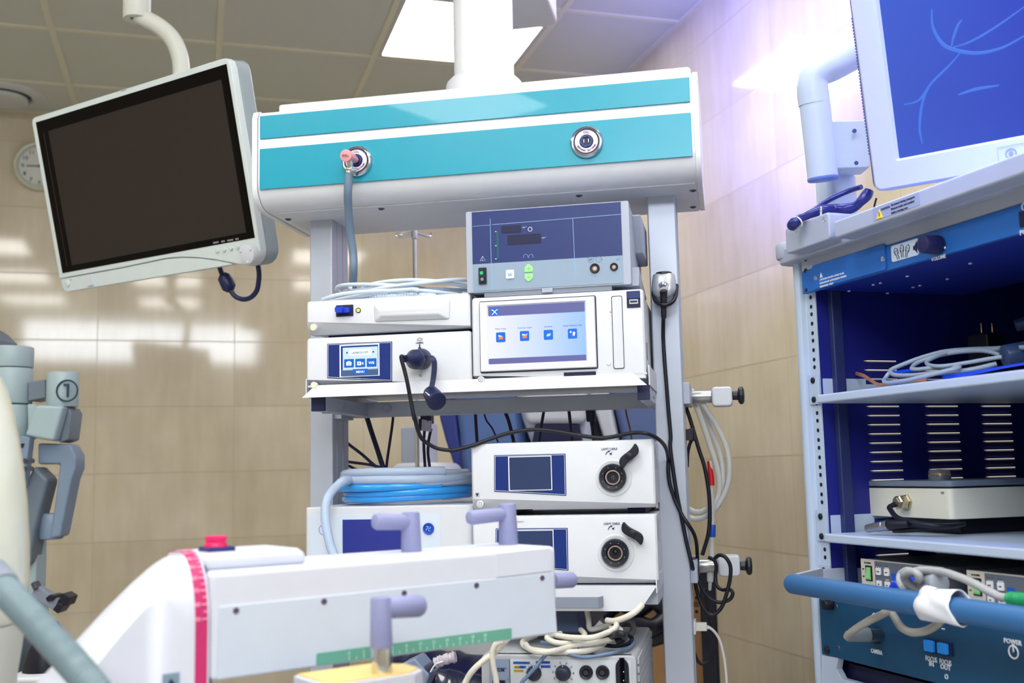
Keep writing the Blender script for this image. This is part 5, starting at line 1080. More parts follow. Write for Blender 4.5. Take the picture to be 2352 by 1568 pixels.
# bottom frame opening
part('lower_frame', MB().prism([(p.x, p.z) for p in (k6(383, 1392), k6(490, 1405), k6(478, 1480), k6(510, 1540), k6(690, 1590), k6(383, 1700))], DF-.002, DF+.01), PAINT, CT_, .001, seg=1)
part('inner_box', MB().box(us+.02, ur+.05, DF+.02, 1.6, .15, zq-.01), SLOT, CT_)
# castors keep it on the floor
for x in (uo+.03, ur+.06):
    for y in (DF+.04, 1.62): part('castor', MB().rcyl((x-.015, y, .06), (x+.015, y, .06), .06, None, .004), BLACK, CT_)
part('base', MB().box(uo-.01, ur+.1, DF-.02, 1.7, .11, .16), PAINT, CT_, .006)
# ---------------------------------------------------------------- things on the cart
FPZ = K(2183, 1193, 1.16).z
e0, e1 = K(1987, 1150, 1.15), K(2183, 1150, 1.15)
fx0, fx1 = e0.x, e1.x; fz0, fz1 = K(2183, 1193, 1.15).z, K(2000, 1120, 1.15).z; fzt = K(2000, 1104, 1.15).z
FP = thing('foot_pedal', 'cream foot pedal box with grey lid, brass cable gland and clear domed knob', 'foot pedal', CART, ((fx0+fx1)/2, 1.25, zs2))
part('body', MB().prism(rr(fx0, fx1, 1.15, 1.36, .008), fz0, fz1, 'z'), CREAM, FP, .001, seg=1)
part('seal', MB().prism(rr(fx0+.001, fx1-.001, 1.151, 1.359, .008), fz1-.0005, fz1+.0025, 'z'), BLACK, FP)
part('lid', MB().prism(rr(fx0, fx1, 1.15, 1.36, .008), fz1+.0025, fzt, 'z'), mat('lid_grey', rgb(112, 126, 148), .45), FP, .002)
part('treadle', MB().prism([(1.25, fzt-.002), (1.36, fzt-.002), (1.48, fz1-.012), (1.48, fz1-.016), (1.36, fz1)], fx0+.01, fx1+.004, 'x'), mat('lid_grey', rgb(112, 126, 148), .45), FP, .001)
part('rubber_foot', MB().box(fx0+.01, fx1-.03, 1.19, 1.34, zs2+.0005, fz0+.001), BLACK, FP, .002)
q = K(2158, 1092, 1.2); dm_ = part('dome_base', MB().lathe((q.x, 1.2, fzt-.001), (0, 0, 1), [(0, .0165), (.008, .0160), (.009, .014), (.009, 0)], 32), mat('dome_slate', rgb(90, 112, 130), .3), FP)
part('amber_disc', MB().cyl((q.x, 1.2, fzt+.008), (q.x, 1.2, fzt+.0105), .011), mat('amber', rgb(210, 150, 50), .4), dm_)
part('clear_dome', MB().lathe((q.x, 1.2, fzt-.0005), (0, 0, 1), [(0, .0172), (.014, .0165), (.017, .015), (.018, 0)], 32), mat('clear_plastic', rgb(220, 226, 236), .08, trans=.9, ior=1.3), dm_)
for x, y in ((660, 362), (1146, 362)): a_ = k6(x, y, 1.15); part('clip_mark', MB().box(a_.x-.003, a_.x+.003, 1.149, 1.1505, a_.z-.002, a_.z+.0015), GREY, FP)
g0 = k6(920, 422, 1.15); 
part('cable_gland', MB().lathe((g0.x, 1.15, g0.z), (0, -1, 0), [(0, .0130), (.004, .0130), (.0045, .0108), (.010, .0105), (.011, .0118), (.017, .0118), (.019, .0095), (.022, .0085), (.022, .006)], 6, ph=.4), mat('nickel', rgb(196, 184, 160), .28, metal=1), FP, .0006)
LT = thing('pedal_lead', 'black lead with silver round connector curling below the pedal box', 'cable', CART, k6(800, 600, 1.1))
gg = Vector((g0.x, 1.126, g0.z))
part('lead', MB().tube([gg+Vector((0, .01, 0)), gg+Vector((-.003, -.006, -.006)), k6(815, 470, 1.11), k6(860, 520, 1.10), k6(960, 552, 1.10), k6(1080, 570, 1.11), k6(1200, 572, 1.14), k6(1280, 560, 1.18), k6(1200, 572, 1.15), k6(1050, 590, 1.12), k6(900, 600, 1.10), k6(830, 600, 1.09)], .0040, 10), RUBBER, LT)
part('lead', MB().tube([k6(1100, 575, 1.13), k6(1000, 570, 1.11), k6(920, 556, 1.10)], .0045, 10), RUBBER, LT)
ca_, cb_ = k6(930, 560, 1.095), k6(805, 565, 1.085)
part('boot', MB().rcyl(ca_, cb_, .0055, .0078, .001), RUBBER, LT)
cc_ = k6(668, 590, 1.078); part('connector', MB().lathe(cb_, cc_-cb_, [(0, .0078), (.006, .0080), (.007, .0070), (.010, .0070), (.011, .0078), (.024, .0078), (.025, .0068), ((cc_-cb_).length, .0062)], 24), STEEL, LT, label='silver round connector')
# cable bundle on the upper shelf
def loopset(name, label, cat, pts, r, m, f, fr=CART, group=None, n=10, sub=7): return solo(name, label, cat, MB().tube(pts, r, n, sub=sub), m, fr, pts[0], group=group)
kd = lambda x, y, v: K(2050+x/7.79, 800+y/7.79, v)
CG_ = mat('grey_cable', rgb(150, 166, 190), .42); CGD = mat('dark_grey_cable', rgb(96, 104, 130), .42)
zz1 = zs1+.004
gp = [kd(2380, -20, 1.16), kd(1800, 0, 1.18), kd(1300, 20, 1.17), kd(900, 60, 1.15), kd(500, 170, 1.13), kd(180, 290, 1.11), kd(-20, 380, 1.10), kd(-30, 430, 1.095), kd(60, 478, 1.09), kd(350, 480, 1.09), kd(700, 450, 1.09), kd(1100, 420, 1.11), kd(1500, 360, 1.13), kd(1860, 270, 1.15)]
loopset('coiled_cable', 'long grey cable looped on the top cart shelf, the outermost loop', 'cable', gp, .0034, CG_, kd)
gp = [kd(1960, 10, 1.18), kd(1300, 30, 1.16), kd(1000, 70, 1.15), kd(700, 180, 1.12), kd(610, 250, 1.11), kd(680, 305, 1.10), kd(900, 315, 1.10), kd(1300, 260, 1.12), kd(1700, 190, 1.14), kd(1960, 150, 1.15)]
loopset('coiled_cable', 'grey cable making the innermost small loop on the top cart shelf', 'cable', gp, .0030, CG_, kd)
gp = [kd(1960, 130, 1.16), kd(1600, 40, 1.16), kd(1000, 90, 1.15), kd(500, 230, 1.12), kd(345, 350, 1.10), kd(450, 375, 1.095), kd(700, 350, 1.10), kd(1200, 330, 1.11), kd(800, 440, 1.085), kd(300, 560, 1.07), kd(-40, 610, 1.07), kd(-150, 590, 1.075), kd(-120, 520, 1.085), kd(-60, 440, 1.09)]
loopset('coiled_cable', 'grey cable whose lowest loop lies on the front edge of the top cart shelf', 'cable', gp, .0032, CG_, kd)
BW = mat('vivid_blue_wire', rgb(16, 70, 236), .35)
for i in range(4):
    gp = [kd(20-8*i, 440-6*i, 1.095), kd(350, 408-12*i, 1.095+.002*i), kd(750, 360-14*i, 1.11), kd(1050, 340-10*i, 1.12), kd(1200, 400+10*i, 1.12), kd(900, 480+14*i, 1.10), kd(1300, 440+16*i, 1.11), kd(2000, 320+8*i, 1.13), kd(2500, 240+8*i, 1.15)]
    loopset('blue_wire', 'thin vivid blue wire among the grey cables on the top cart shelf', 'wire', gp, .0011, BW, kd, group='blue wires on the top cart shelf', n=6)
CW = mat('copper_wire', rgb(186, 128, 92), .4)
for i in range(3):
    gp = [k5(495+8*i, 1172-5*i, 1.17), k5(570, 1160+5*i, 1.15), k5(650, 1175+7*i, 1.12), k5(720, 1220+6*i, 1.09), k5(770, 1236+4*i, 1.08), k5(850, 1215+8*i, 1.08), k5(950, 1205+8*i, 1.085), k5(1060, 1206+6*i, 1.09)]
    loopset('copper_wire', 'thin copper coloured wire trailing over the left end of the top cart shelf', 'wire', gp, .0013, CW, kd, group='copper wires on the top cart shelf', n=6)
q0, q1 = K(2300, 812, 1.17), K(2365, 800, 1.20)
solo('cable_connector', 'dark blue grey cylindrical connector at the end of the shelf cables', 'connector', MB().rcyl(K(2306, 818, 1.15), K(2375, 806, 1.19), .0158, .0162, .002), mat('slate_connector', rgb(42, 62, 100), .35), CART, K(2340, 812, 1.17))
solo('cable_connector', 'small dark blue cylinder lying above the shelf cables at the picture edge', 'connector', MB().rcyl(K(2332, 748, 1.24), K(2375, 736, 1.26), .009, .010, .002), mat('slate_connector', rgb(42, 62, 100), .35), CART, K(2340, 742, 1.24))
PLG2 = thing('mains_plug', 'black mains plug with two upright metal prongs behind the shelf cables', 'plug', CART, K(2265, 780, 1.3))
part('plug_body', MB().plate(K(2242, 770, 1.3).x, K(2290, 770, 1.3).x, zs1+.001, K(2265, 766, 1.3).z, 1.28, 1.32, .006), BLACK, PLG2, .003)
for x in (2255, 2280): a_ = K(x, 764, 1.3); b_ = K(x, 741, 1.3); part('prong', MB().rcyl((a_.x, 1.3, a_.z-.004), (a_.x, 1.3, b_.z), .0016, .0016, .0004, 12), mat('brass', rgb(214, 190, 130), .3, metal=1), PLG2)
# dc power units
def dcu(x0, x1, label):
    dd = 1.068; a_, b_ = K(x0, 1282, dd), K(x1, 1300, dd)
    z1_ = K(1976, 1282, dd).z; z0_ = zs3+.001
    t = thing('power_supply', label, 'power supply', CART, ((a_.x+b_.x)/2, dd+.1, z0_), group='power supplies on the cart shelf')
    part('case', MB().box(a_.x+.001, b_.x-.001, dd+.003, dd+.26, z0_, z1_-.0008), mat('case_grey', rgb(92, 92, 104), .45), t, .001, seg=1)
    fp = part('front_panel', MB().box(a_.x, b_.x, dd, dd+.004, z0_, z1_), mat('beige_front', rgb(196, 192, 182), .45), t, .0006, seg=1)
    w = b_.x-a_.x; X_ = lambda k: a_.x+w*k; H_ = z1_-K(1979, 1341, dd).z; Z_ = lambda k: z1_-H_*k
    part('grey_field', MB().box(X_(.19), X_(.73), dd-.0006, dd+.001, z0_+.003, Z_(.04)), mat('grey_field', rgb(92, 100, 114), .5), fp)
    sw_ = part('rocker_well', MB().box(X_(.068), X_(.152), dd-.001, dd+.001, Z_(.83), Z_(.24)), BLACK, fp)
    part('green_rocker', MB().prism([(dd-.0048, Z_(.73)), (dd-.001, Z_(.80)), (dd-.001, Z_(.30)), (dd-.0022, Z_(.32)), (dd-.0028, Z_(.5))], X_(.083), X_(.138), 'x'), mat('green_rocker', rgb(120, 176, 116), .35, emit=rgb(80, 170, 90), es=.15), sw_, .0006, 'green rocker switch')
    wt = MB(); bt = MB()
    for xx, yy, s_ in ((.212, .42, 'SCENE'), (.318, .42, 'GAIN'), (.212, .90, 'BAR'), (.318, .90, 'TIME')):
        q_ = part('key', MB().plate(X_(xx), X_(xx+.062), Z_(yy+.13), Z_(yy-.14), dd-.0024, dd, .0018), WHITE, fp); bt.text(s_, X_(xx+.031), dd-.0028, Z_(yy+.02), .0014)
    part('key', MB().plate(X_(.415), X_(.475), Z_(.68), Z_(.42), dd-.0024, dd, .0010), mat('key_blue', rgb(24, 84, 196), .4), fp); part('key', MB().plate(X_(.417), X_(.477), Z_(.83), Z_(.70), dd-.0024, dd, .0010), WHITE, fp); part('key', MB().plate(X_(.418), X_(.478), Z_(1.08), Z_(.88), dd-.0024, dd, .0010), mat('key_sky', rgb(96, 160, 232), .4), fp)
    bt.text('DC POWER', X_(.098), dd-.0006, Z_(.165), .0021); bt.text('ON', X_(.034), dd-.0006, Z_(.42), .0019); bt.text('OFF', X_(.034), dd-.0006, Z_(.70), .0019)
    for k in range(3): bt.box(X_(.215+.026*k), X_(.221+.026*k), dd-.001, dd, Z_(.20), Z_(.17)); wt.text(str(k+1), X_(.218+.026*k), dd-.0009, Z_(.27), .0012)
    for k in range(2): bt.box(X_(.325+.026*k), X_(.331+.026*k), dd-.001, dd, Z_(.20), Z_(.17))
    wt.text('LOW HIGH', X_(.345), dd-.0009, Z_(.27), .0013); wt.text('SHUTTER', X_(.345), dd-.0009, Z_(.72), .0013)
    part('lettering', bt, BLACK, fp); part('lettering', wt, WINK, fp, label='white lettering')
    return t
dcu(1976, 2163, 'grey camera power unit with green switch, the fully visible left one'); 
x2a = K(2217, 1308, 1.068).x; x2w = K(2163, 1300, 1.068).x-K(1976, 1282, 1.068).x
def px_of(u, y): 
    lo, hi = 2200, 2700
    for _ in range(40):
        m_ = (lo+hi)/2
        if K(m_, y, 1.068).x < u: lo = m_
        else: hi = m_
    return lo
dcu(2217, px_of(x2a+x2w, 1300), 'grey camera power unit cut by the right picture edge')
# grey cable on the handle, knot, wrap
GC = mat('warm_grey_cable', rgb(168, 170, 174), .45)
kz2 = lambda x, y, v: kz(x, y, v)
vk = 1.0
hcb = thing('handle_cable', 'thick warm grey cable knotted behind the blue handle, with green sleeve', 'cable', CART, kb(400, 600, vk))
part('cable', MB().tube([kb(2000, 830, 1.00), kb(1300, 785, .99), kb(1130, 735, .985), kb(1000, 665, .985), kb(860, 600, .99), kb(700, 545, .995), kb(560, 525, 1.0), kb(440, 525, 1.0), kb(340, 560, 1.0)], .0052, 12), GC, hcb)
part('cable_knot', MB().tube([kb(620, 720, 1.03), kb(500, 700, 1.02), kb(400, 670, 1.01), kb(325, 620, .998), kb(310, 570, .99), kb(380, 535, .985), kb(440, 560, .985), kb(450, 610, .99), kb(440, 600, 1.0), kb(400, 545, 1.01), kb(340, 525, 1.012), kb(280, 560, 1.012), kb(270, 620, 1.005), kb(300, 680, 1.0), kb(350, 710, 1.02)], .0052, 12), GC, hcb)
part('cable', MB().tube([kb(400, 665, 1.02), kb(460, 630, 1.02), kb(520, 630, 1.02), kb(600, 640, 1.02)], .0052, 12), GC, hcb)
part('sleeve', MB().rcyl(kb(525, 640, 1.02), kb(640, 640, 1.0), .0150, .0135, .003), mat('sleeve_grey', rgb(150, 158, 168), .45), hcb)
part('green_sleeve', MB().tube([kb(1290, 785, .99), kb(1400, 795, .99), kb(1600, 805, .995)], .0082, 14, sub=16, rf=lambda t: 1+.06*math.sin(t*90)), mat('green_sleeve', rgb(20, 146, 92), .5), hcb, label='green ribbed sleeve')
part('lower_lead', MB().tube([k6(540, 1275, .985), k6(575, 1240, .975), k6(660, 1185, .975), k6(750, 1140, .985), k6(810, 1115, 1.0), k6(840, 1150, 1.0), k6(880, 1210, .99), k6(940, 1245, .985), k6(1010, 1245, .985), k6(1070, 1225, .99), k6(1120, 1190, .99), k6(1150, 1150, 1.0)], .0054, 12), mat('aged_cable', rgb(160, 158, 152), .5), hcb)
ba, bb_ = k6(545, 1270, .99), k6(680, 1265, 1.03); 
part('connector_boot', MB().rcyl(k6(530, 1272, .985), k6(690, 1262, 1.02), .0078, .0105, .003), mat('boot_grey', rgb(118, 130, 144), .4), hcb)
part('spring_relief', MB().tube([k6(680, 1264, 1.02), k6(745, 1264, DF-.006)], .0092, 16, sub=20, smooth=False), STEEL, hcb)
# paper wrap around the handle
wx0, wx1 = kb(500, 850, dh).x, kb(850, 870, dh).x
rings = []
for i in range(9):
    t_ = i/8; xx = wx0+(wx1-wx0)*t_; ring = []
    for j in range(25):
        a_ = math.radians(-100+290*j/24); rr_ = rh+.0025+.0012*math.sin(j*.9+i*.7)+(.004*max(0, math.sin(a_))*(1 if j > 12 else .3))
        off = .016*math.sin(a_*1.0)*(.4 if t_ < .5 else -.5)
        ring.append((xx+off+.01*(j/24-.5)*(1 if t_ > .5 else -1), dh-rr_*math.cos(a_)*1.0, zh+rr_*math.sin(a_)*1.08))
    rings.append(ring)
wm = MB(); wm.loft(rings, caps=False, closed=False)
wr = solo('paper_wrap', 'crumpled white paper wrap taped around the blue cart handle', 'paper wrap', wm, mat('white_paper', rgb(224, 228, 238), .6), CART, (wx0, dh, zh))
sm_ = wr.modifiers.new('thickness', 'SOLIDIFY'); sm_.thickness = .0012; sm_.offset = 1
BC = mat('vivid_blue_plastic', rgb(10, 60, 220), .3)
for P__ in ([kb(205, 690, 1.045), kb(240, 650, 1.045), kb(290, 690, 1.04)], [kb(345, 620, 1.05), kb(400, 590, 1.05), kb(420, 640, 1.05)], [kb(460, 600, 1.055), kb(520, 600, 1.055)]):
    loopset('blue_ribbon', 'crumpled piece of vivid blue ribbon beside the knotted grey cable', 'ribbon', P__, .006, BC, kb, group='blue ribbon behind the handle', n=8)
# ================================================================ monitor on the cart
rw = Vector((math.cos(math.radians(-53.3)), math.sin(math.radians(-53.3)), 0))
def ray(px, py): return CR*(px-1176)/CF - CU*(py-784)/CF + CFW
nl = ray(2020, 0).cross(ray(2066, 363)); ru = nl.cross(rw).normalized()
if ru.z < 0: ru = -ru
rn = ru.cross(rw).normalized()
RM = Fr(M=Matrix((rw, rn, ru)).transposed()); Pc = CAM+ray(2066, 363)*1.60; YR = RM.loc(Pc).y
g = lambda x, y, v=None: RM.at(x, y, YR if v is None else v)
RMT = thing('monitor', 'tilted white framed monitor with glossy blue screen standing on the cart', 'monitor', RM, (g(2100, 300).x+.2, YR+.03, g(2100, 425).z))
sx0, sz0 = g(2066, 363).x, g(2066, 363).z; W_, H_ = .46, .36
fx0_ = (g(1957, 60, YR-.006).x+g(2007, 410, YR-.006).x)/2; fz0_ = g(2080, 429, YR-.006).z
part('back_case', MB().plate(fx0_-.012, sx0+W_+.055, fz0_+.004, sz0+H_+.05, YR+.028, YR+.055, .012), mat('blue_grey_case', rgb(62, 82, 170), .4), RMT, .004)
fr_ = MB(); X0, X1, Z0, Z1 = fx0_, sx0+W_+.06, fz0_, sz0+H_+.055; x0, x1, z0, z1 = sx0, sx0+W_, sz0, sz0+H_
def rq(x0, x1, z0, z1, y, r): return [(x, y, z) for x, z in rr(x0, x1, z0, z1, r, 4)]
fr_.loft([rq(X0+.001, X1-.001, Z0+.001, Z1-.001, YR+.034, .012), rq(X0, X1, Z0, Z1, YR+.026, .012), rq(X0, X1, Z0, Z1, YR-.002, .012), rq(X0+.003, X1-.003, Z0+.003, Z1-.003, YR-.006, .010), rq(x0-.004, x1+.004, z0-.004, z1+.004, YR-.005, .003), rq(x0, x1, z0, z1, YR+.002, .0015)], caps=False)
part('frame', fr_, mat('monitor_frame', rgb(176, 182, 198), .4), RMT, label='wide white frame')
GB = bpy.data.materials.new('glossy_blue_screen'); GB.use_nodes = True; nt = GB.node_tree; b_ = nt.nodes['Principled BSDF']; tc = nt.nodes.new('ShaderNodeTexCoord'); mp = nt.nodes.new('ShaderNodeMapping'); mp.inputs['Scale'].default_value = (3, 3, 3)
n1_ = nt.nodes.new('ShaderNodeTexNoise'); n1_.inputs['Scale'].default_value = 1.3; n1_.inputs['Detail'].default_value = 2; rp = nt.nodes.new('ShaderNodeValToRGB')
nt.links.new(tc.outputs['Object'], n1_.inputs['Vector']); sx_ = nt.nodes.new('ShaderNodeSeparateXYZ'); nt.links.new(tc.outputs['Generated'], sx_.inputs[0]); ma_ = nt.nodes.new('ShaderNodeMath'); ma_.operation = 'MULTIPLY_ADD'; ma_.inputs[1].default_value = -.55; nt.links.new(sx_.outputs[0], ma_.inputs[0]); nt.links.new(n1_.outputs['Fac'], ma_.inputs[2])
ma2 = nt.nodes.new('ShaderNodeMath'); ma2.operation = 'ADD'; ma2.inputs[1].default_value = .25; nt.links.new(ma_.outputs[0], ma2.inputs[0]); nt.links.new(ma2.outputs[0], rp.inputs[0])
rp.color_ramp.elements[0].position = .35; rp.color_ramp.elements[0].color = (*rgb(8, 46, 178), 1); rp.color_ramp.elements[1].position = .7; rp.color_ramp.elements[1].color = (*rgb(48, 96, 226), 1)
nt.links.new(rp.outputs[0], b_.inputs['Emission Color']); b_.inputs['Emission Strength'].default_value = .5; b_.inputs['Base Color'].default_value = (*rgb(4, 10, 40), 1); b_.inputs['Roughness'].default_value = .16; b_.inputs['Coat Weight'].default_value = .6; b_.inputs['Coat Roughness'].default_value = .12
scn = part('screen', MB().box(x0-.002, x1+.002, YR+.001, YR+.02, z0-.002, z1+.002), GB, RMT, label='glossy blue screen')
sw_m = mat('pale_screen_stroke', (0, 0, 0), .3, emit=rgb(70, 124, 240), es=.62)  # paler emissive strokes drawn on the screen
sk = MB()
for P_, w_ in (([(2140, 20), (2142, 60), (2160, 95), (2185, 112), (2240, 122), (2300, 110), (2360, 78)], .0026), ([(2185, 108), (2190, 85), (2200, 58), (2210, 45)], .0020), ([(2185, 110), (2230, 95), (2290, 60), (2360, 10)], .0016), ([(2205, 122), (2180, 150), (2140, 190), (2110, 230), (2075, 240)], .0018), ([(2140, 190), (2120, 230), (2112, 290), (2118, 330)], .0020), ([(2200, 218), (2240, 205), (2295, 196)], .0022)):
    Q_ = [g(x, y, YR+.0005) for x, y in P_]; sk.tube(Q_, w_, 8, sub=8, rf=lambda t: .35+.65*math.sin(math.pi*min(1, max(0, t))))
for i, v in enumerate(sk.v): sk.v[i] = (v[0], YR+.0009+(v[1]-YR-.0005)*.1, v[2])
part('screen_strokes', sk, sw_m, scn, label='paler blue curved strokes on the screen')
q = g(2322, 352, YR-.006); c_ = MB(); c_.ring((q.x, YR-.0063, q.z), (0, 1, 0), .0068, .0005, 28, 5); c_.ring((q.x+.030, YR-.0063, q.z), (0, 1, 0), .0068, .0005, 28, 5)
c_.prism([(q.x-.002, q.z-.004), (q.x+.002, q.z-.004), (q.x+.003, q.z), (q.x, q.z+.004), (q.x-.003, q.z)], YR-.0066, YR-.006); c_.tube([(q.x-.017, YR-.0063, q.z-.014), (q.x-.017, YR-.0063, q.z+.011), (q.x+.1, YR-.0063, q.z+.011)], .0003, 4, smooth=False)
part('control_marks', c_, GREY, RMT)
rd = MB()
for k in range(46): zz = Z0+.06+.0046*k; rd.box(X0-.0145, X0-.010, YR+.036, YR+.05, zz, zz+.0024)
part('vent_ridge', rd, mat('blue_grey_case', rgb(110, 130, 196), .4), RMT)
# stand: pole on the cart deck, arm tube
DP = 1.88
ST = thing('monitor_stand', 'white tubular stand with hinge box behind the cart monitor', 'monitor stand', ROOM, W(1930, 500, DP))
SW_ = mat('stand_white', rgb(190, 204, 226), .35)
def vc(name, xa, xb, ya, yb, d, bw=.004, m=SW_):
    a_, b__ = W((xa+xb)/2, ya, d), W((xa+xb)/2, yb, d); r_ = (W(xb, ya, d)-W(xa, ya, d)).length/2
    return part(name, MB().rcyl((b__.x, b__.y, b__.z), (b__.x, b__.y, a_.z), r_, None, bw, 40), m, ST)
vc('pole_base', 1883, 1972, 402, 560, DP); vc('pole', 1900, 1962, 384, 405, DP); vc('pole_top', 1918, 1960, 300, 388, DP+.02)
c_ = W(1941, 340, DP-.03); hb_ = MB().plate(-.034, .034, -.042, .042, -.022, .022, .006)
hb_.xf(Matrix.Translation(XF.loc(c_))); hb2 = [XF.wor(v) for v in hb_.v]; hb_.v = [tuple(v) for v in hb2]; part('hinge_box', hb_, SW_, ST, .003)
for x, y in ((1962, 301), (1966, 375)): a_ = W(x, y, DP-.054); part('screw', MB().cyl(a_, a_-XF.M @ Vector((0, .002, 0)), .0036, n=16), mat('screw_blue', rgb(60, 80, 150), .4), ST)
part('arm_tube', MB().tube([W(1890, 408, DP-.06), W(1884, 350, DP-.06), W(1876, 280, DP-.06), W(1868, 210, DP-.06)], .0250, 28, smooth=False), SW_, ST)
part('arm_cap', MB().rcyl(W(1890, 406, DP-.06), W(1891, 415, DP-.06), .0262, .0255, .002), mat('cap_blue', rgb(96, 122, 196), .4), ST)
part('arm_bend', MB().tube([W(1870, 240, DP-.06), W(1866, 190, DP-.06), W(1880, 165, DP-.06), W(1915, 150, DP-.05), W(1970, 122, DP-.03), W(2060, 90, DP)], .0255, 28), SW_, ST)
# sleeved monitor cables and ball chain
SLV = mat('sleeve_blue', rgb(22, 32, 112), .3, coat=.3)
kk = lambda x, y, v: W(1750+x/2.8, 440+y/2.8, v)
b1_ = thing('monitor_cable', 'glossy blue sleeved cable bundle lying on the cart top below the monitor', 'cable', ROOM, kk(300, 180, 1.78))
part('sleeve', MB().tube([kk(190, 225, 1.74), kk(215, 195, 1.73), kk(260, 165, 1.735), kk(340, 130, 1.74), kk(420, 115, 1.74), kk(480, 108, 1.74), kk(540, 112, 1.73), kk(600, 95, 1.72), kk(640, 60, 1.71), kk(675, 20, 1.71), kk(690, -10, 1.71)], .0082, 14, sub=8, rf=lambda t: 1+.12*math.sin(t*23)), SLV, b1_)
part('lead', MB().tube([kk(200, 215, 1.76), kk(260, 165, 1.76), kk(340, 110, 1.77), kk(450, 45, 1.775), kk(560, -5, 1.77), kk(640, -30, 1.75)], .0042, 10), SLV, b1_)
part('cable_tie', MB().ring(kk(232, 195, 1.73), kk(260, 165, 1.735)-kk(215, 195, 1.73), .0090, .0012, 24, 6), WINK, b1_)
ch = MB(); P_ = [kk(378, 104+4*i*2.6, 1.72) for i in range(8)]
for i, (y_) in enumerate(range(104, 170, 8)): ch.ball(kk(379, y_, 1.722), .0024, n=8)
solo('ball_chain', 'short silver ball chain hanging over the blue cable sleeve', 'chain', ch, CHROME, ROOM, kk(379, 140, 1.722))
loopset('wire', 'short thin dark wire sticking up behind the cart top bar', 'wire', [W(2005, 490, 1.72), W(2009, 470, 1.72), W(2013, 455, 1.72)], .0016, INK, None, fr=ROOM, n=6)
# ================================================================ clamps, tubes and leads right of the pendant
r7 = crop(1480, 840, 2.152)
VC = VP+.13
def clampbar(xr0, xr1, yc, xb0, xb1, yb0, yb1, xk1, label):
    p0, p1 = T(xr0, yc, VC), T(xr1, yc, VC); r_ = (T(xr1, yb0+ (yb1-yb0)*.12, VC).z-T(xr1, yb1-(yb1-yb0)*.12, VC).z)/2
    t = thing('rail_clamp', label, 'clamp', TOW, ((p0.x+p1.x)/2, VC, p0.z), group='rail clamps on the right post')
    zc = p1.z
    part('rod', MB().rcyl((P2[1]-.004, VC, zc), (T(xb0, yc, VC).x+.005, VC, zc), r_*.9, None, .001), STEEL, t)
    part('mount', MB().box(P2[1]-.0015, P2[1]+.012, VP+.01, VC+.01, zc-.02, zc+.02), LGREY, t, .002)
    a_, b_ = T(xb0, yb0, VC), T(xb1, yb1, VC)
    part('clamp_block', MB().plate(a_.x, b_.x, b_.z, a_.z, VC-.02, VC+.02, .007), WHITE2, t, .004, 'white clamp block', seg=3)
    x0_, x1_ = b_.x, T(xk1, yc, VC).x; L_ = x1_-x0_
    part('knob', MB().lathe((x0_, VC, zc), (1, 0, 0), [(0, .0085), (L_*.45, .0088), (L_*.5, .014), (L_*.62, .0172), (L_*.85, .0172), (L_*.97, .013), (L_, .006), (L_, 0)], 9, ph=.3), BLACK, t, .0015, 'black turning knob')
clampbar(1577, 1634, 910, 1634, 1683, 890, 933, 1710, 'upper rail clamp with white block and black knob beside the right post')
clampbar(1597, 1648, 1299, 1649, 1701, 1274, 1322, 1728, 'lower rail clamp with white block and black knob, black cable looped over it')
TB = mat('milky_tube', rgb(214, 216, 212), .25, trans=.25, ior=1.35, coat=.2)
vt = VP+.15
TL_ = thing('drain_tube', 'milky white tube hanging in big loops on the right post, with red and blue sleeves', 'tube', TOW, r7(300, 400, vt))
lp1 = [r7(x, y, vt+d) for x, y, d in ((192, 108, -.01), (215, 112, -.012), (262, 150, -.014), (320, 235, -.012), (375, 330, -.01), (410, 420, -.008), (421, 520, -.006), (405, 610, -.004), (360, 695, 0), (300, 745, .003), (245, 755, .004), (195, 735, .005))]
lp2 = [r7(x, y, vt+d) for x, y, d in ((192, 120, .014), (240, 140, .014), (285, 200, .014), (335, 330, .014), (372, 430, .012), (388, 520, .010), (382, 600, .008), (350, 675, .008), (300, 715, .010), (255, 722, .012), (210, 700, .014), (190, 672, .014))]
lp3 = [r7(x, y, vt+d) for x, y, d in ((200, 128, -.002), (245, 180, .0), (290, 290, .0), (325, 400, .0), (352, 480, .0), (370, 560, .0), (368, 630, .0), (345, 690, -.002), (338, 740, -.006))]
for l_ in (lp1, lp2, lp3): part('tube_loop', MB().tube(l_, .0052, 12), TB, TL_)
part('tube_drop', MB().tube([r7(325, 470, vt-.02), r7(330, 600, vt-.02), r7(335, 740, vt-.02), r7(334, 860, vt-.02), r7(332, 950, vt-.02)], .0046, 12), TB, TL_)
part('red_sleeve', MB().tube([r7(321, 470, vt-.02), r7(325, 510, vt-.02), r7(330, 550, vt-.02), r7(331, 590, vt-.02)], .0058, 14, rf=lambda t: .75+.35*t), mat('red_sleeve', rgb(190, 16, 24), .4), TL_, label='red sleeve')
part('blue_sleeve', MB().rcyl(r7(337, 784, vt-.02), r7(336, 845, vt-.02), .0062, None, .001), mat('blue_sleeve', rgb(20, 80, 190), .4), TL_, label='blue sleeve')
part('nozzle', MB().lathe(r7(330, 945, vt-.02), r7(324, 1105, vt-.02)-r7(330, 945, vt-.02), [(0, .008), (.02, .0075), (.045, .006), (.047, .0035), (.06, .003), (.062, .0018), ((r7(324, 1105, vt-.02)-r7(330, 945, vt-.02)).length, .0015)], 20), TB, TL_)
vb_ = VP+.115
bc = [r7(x, y, vb_) for x, y in ((205, 205), (225, 260), (250, 345), (272, 420), (292, 480), (306, 540), (318, 620), (323, 700), (322, 780), (314, 840), (300, 890), (286, 935))]
solo('black_cable', 'black cable bowing out beside the white tube loops on the right post', 'cable', MB().tube(bc, .0038, 10), RUBBER, TOW, bc[0])
bc = [r7(x, y, vb_+.01) for x, y in ((232, 370), (222, 395), (214, 440), (212, 500))]
